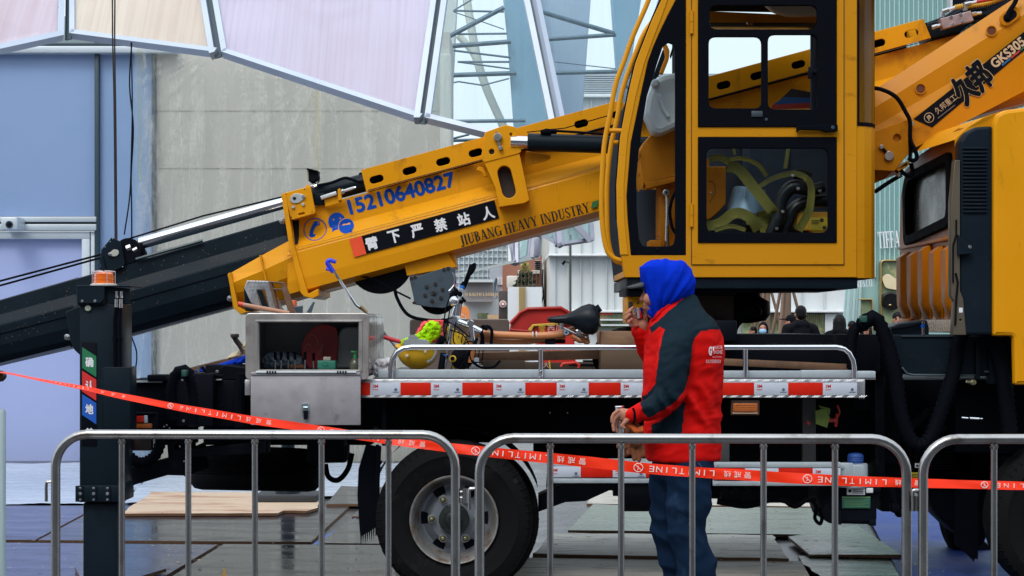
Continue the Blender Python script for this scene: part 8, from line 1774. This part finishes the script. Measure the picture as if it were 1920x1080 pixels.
b.build('work_glove', m_gv, None, 'front one of the two rust brown work gloves hanging from the hand', 'glove', 'pair of work gloves in the hand of the worker', sharp=180)
b = B(); b.add_mesh(remeshed(glove(-8, -2, 7.69, 6, .9), .003, 4)); b.build('work_glove', m_gv, None, 'back one of the two rust brown work gloves, behind the front one', 'glove', 'pair of work gloves in the hand of the worker', sharp=180)
b = B()
for i in range(3): b.ptube([(1172 + i * 5, 795 + i), (1184 + i * 4, 801 + i), (1192 + i * 2, 808 - i * 2), (1206, 806 - i * 3)], 7.575, 4 - i * .6, 8, smooth=4)
b.build('orange_lining', M('orange_knit', (.62, .12, .02), .8, var=.25, vs=30, bump=.02, bs=150), bpy.data.objects['work_glove'])

# ================================================================== people in the square
def walker(px, top, Y, label, jc, turn=0, hair='short', mask=None, hood=False, capc=None, tr=(.02, .022, .03), build=1.0, collar=None):
    z_top = P(px, top, Y).z; x0 = P(px, top, Y).x; H = max(z_top, 1.35); k = H / 1.72
    o = thing('person', label, 'person', (x0, Y, 0), 'people in the square behind the truck'); rot = Matrix.Rotation(R(turn), 4, 'Z')   # turn 0 = looking away
    T = lambda x, y, z: Vector((x0, Y, 0)) + (rot @ Vector((x * build, y, z))) * k
    def sk(b):
        b.ell(T(0, .0, 1.60), (.078 * k, .092 * k, .115 * k), rot.to_3x3()); b.ell(T(0, .025, 1.55), (.062 * k, .07 * k, .075 * k), rot.to_3x3()); limb(b, [T(0, 0, 1.53), T(0, -.01, 1.42)], [.055, .06])
        capsule(b, T(0, .095, 1.60), .010, T(0, .112, 1.575), .015); capsule(b, T(-.02, .094, 1.528), .007, T(.02, .094, 1.528), .007)
        for s in (-1, 1): b.ell(T(.080 * s, 0, 1.59), (.012, .02, .032), rot.to_3x3()); limb(b, [T(.25 * s, .02, .90), T(.25 * s, .05, .80)], [.03, .038]); 
    b = B(); b.add_mesh(remeshed(sk, .009, 3)); hd = b.build('head', m_skin, o, sharp=180)
    def jt(b):
        limb(b, [T(0, 0, 1.36), T(0, 0, 1.2), T(0, 0, 1.0), T(0, 0, .86)], [.15, .17, .165, .165])
        for s in (-1, 1): limb(b, [T(.10 * s, 0, 1.39), T(.19 * s, 0, 1.36), T(.26 * s, -.01, 1.12), T(.26 * s, .03, .90)], [.085, .085, .068, .052])
        limb(b, [T(-.05, -.01, 1.44), T(.05, -.01, 1.44)], [.075, .075])
        if hood: b.ell(T(0, -.02, 1.60), (.115 * k, .118 * k, .155 * k), rot.to_3x3())
        elif collar is None: limb(b, [T(-.06, -.09, 1.43), T(.06, -.09, 1.43)], [.06, .06])
    b = B(); b.add_mesh(remeshed(jt, .014, 4)); b.bm.normal_update()
    for v in b.bm.verts: v.co += v.normal * .008 * noise.noise(v.co * 9)
    b.build('jacket', jc, o, sharp=180)
    def tl(b):
        for s in (-1, 1): limb(b, [T(.09 * s, 0, .88), T(.10 * s, .01, .48), T(.10 * s, -.01, .08)], [.105, .08, .06])
    b = B(); b.add_mesh(remeshed(tl, .016, 3)); b.build('trousers', M('dark_trousers', tr, .8), o, sharp=180)
    for s in (-1, 1): b = B(); b.ell(T(.10 * s, .05, .045), (.05, .13, .045), rot.to_3x3()); b.build('shoe', m_matte, o, sharp=180)
    if hood:
        b = B(); b.ell(T(0, .085, 1.585), (.075 * k, .03, .10 * k), rot.to_3x3()); b.build('face', m_skin, hd, sharp=180)
    else:
        b = B(); rs = random.Random(px)
        def hr(b):
            b.ell(T(0, -.016, 1.645), (.092 * k, .102 * k, .098 * k), rot.to_3x3()); b.ell(T(0, -.045, 1.60), (.084 * k, .075 * k, .10 * k), rot.to_3x3())
            if hair == 'long': limb(b, [T(0, -.05, 1.60), T(.0, -.07, 1.45), T(.02, -.09, 1.30)], [.105, .105, .08])
        b.add_mesh(remeshed(hr, .009, 3)); b.bm.normal_update()
        for v in b.bm.verts: v.co += v.normal * .006 * noise.noise(v.co * 40)
        b.build('hair', m_hair if capc is None else capc, o, sharp=180)
        if capc is not None: b = B(); b.ell(T(0, .12, 1.655), (.075, .085, .012), rot.to_3x3()); b.build('cap_brim', capc, o, sharp=180)
    for s in (-1, 1):
        b = B(); b.ell(T(.032 * s, .102 if hood else .082, 1.605), (.016, .012, .006), rot.to_3x3()); b.build('eye', m_hair, hd, sharp=180)
        b = B(); b.ell(T(.034 * s, .105 if hood else .086, 1.628), (.024, .010, .005), rot.to_3x3()); b.build('eyebrow', m_hair, hd, sharp=180)
    if mask: b = B(); b.ell(T(0, .085, 1.545), (.068, .052, .055), rot.to_3x3()); b.build('mask', mask, hd, sharp=180)
    if collar: b = B(); b.tube([T(.075 * math.cos(a), .075 * math.sin(a), 1.45) for a in np.linspace(0, 6.28, 16)[:-1]], .03, 8, closed=True); b.build('collar', collar, o, sharp=180)
    return o
cblk = M('black_padded_cloth', (.006, .007, .010), .8, var=.2, spec=.06); cdk = M('charcoal_coat_cloth', (.022, .024, .03), .7, var=.2); cbr = M('brown_coat_cloth', (.12, .07, .045), .8)
walker(1501, 575, 27, 'tallest man seen from behind in a black hooded jacket', cblk, 6, build=1.12)
walker(1481, 592, 29.5, 'person in a black cap looking left beside the tallest man', cdk, 70, capc=cblk)
walker(1431, 606, 31, 'person in a black hood wearing a pale blue mask', cblk, 165, hood=True, mask=M('pale_blue_mask', (.25, .48, .72), .6))
walker(1412, 613, 36, 'small far person with dark hair and a white collar', cdk, 100, collar=M('white_collar_cloth', (.7, .7, .72), .7))
walker(1574, 591, 27, 'woman with long dark hair seen from behind in a black coat', cblk, -10, hair='long', build=.92)
walker(1597, 603, 31, 'dark haired person half hidden right of the long haired woman', cbr, 20)
walker(1624, 608, 28.5, 'smiling woman facing the camera behind the hose loop', cdk, 170, hair='long', build=.9)
walker(1683, 586, 27, 'man with short black hair facing the camera before the shop mirror', cblk, 172)
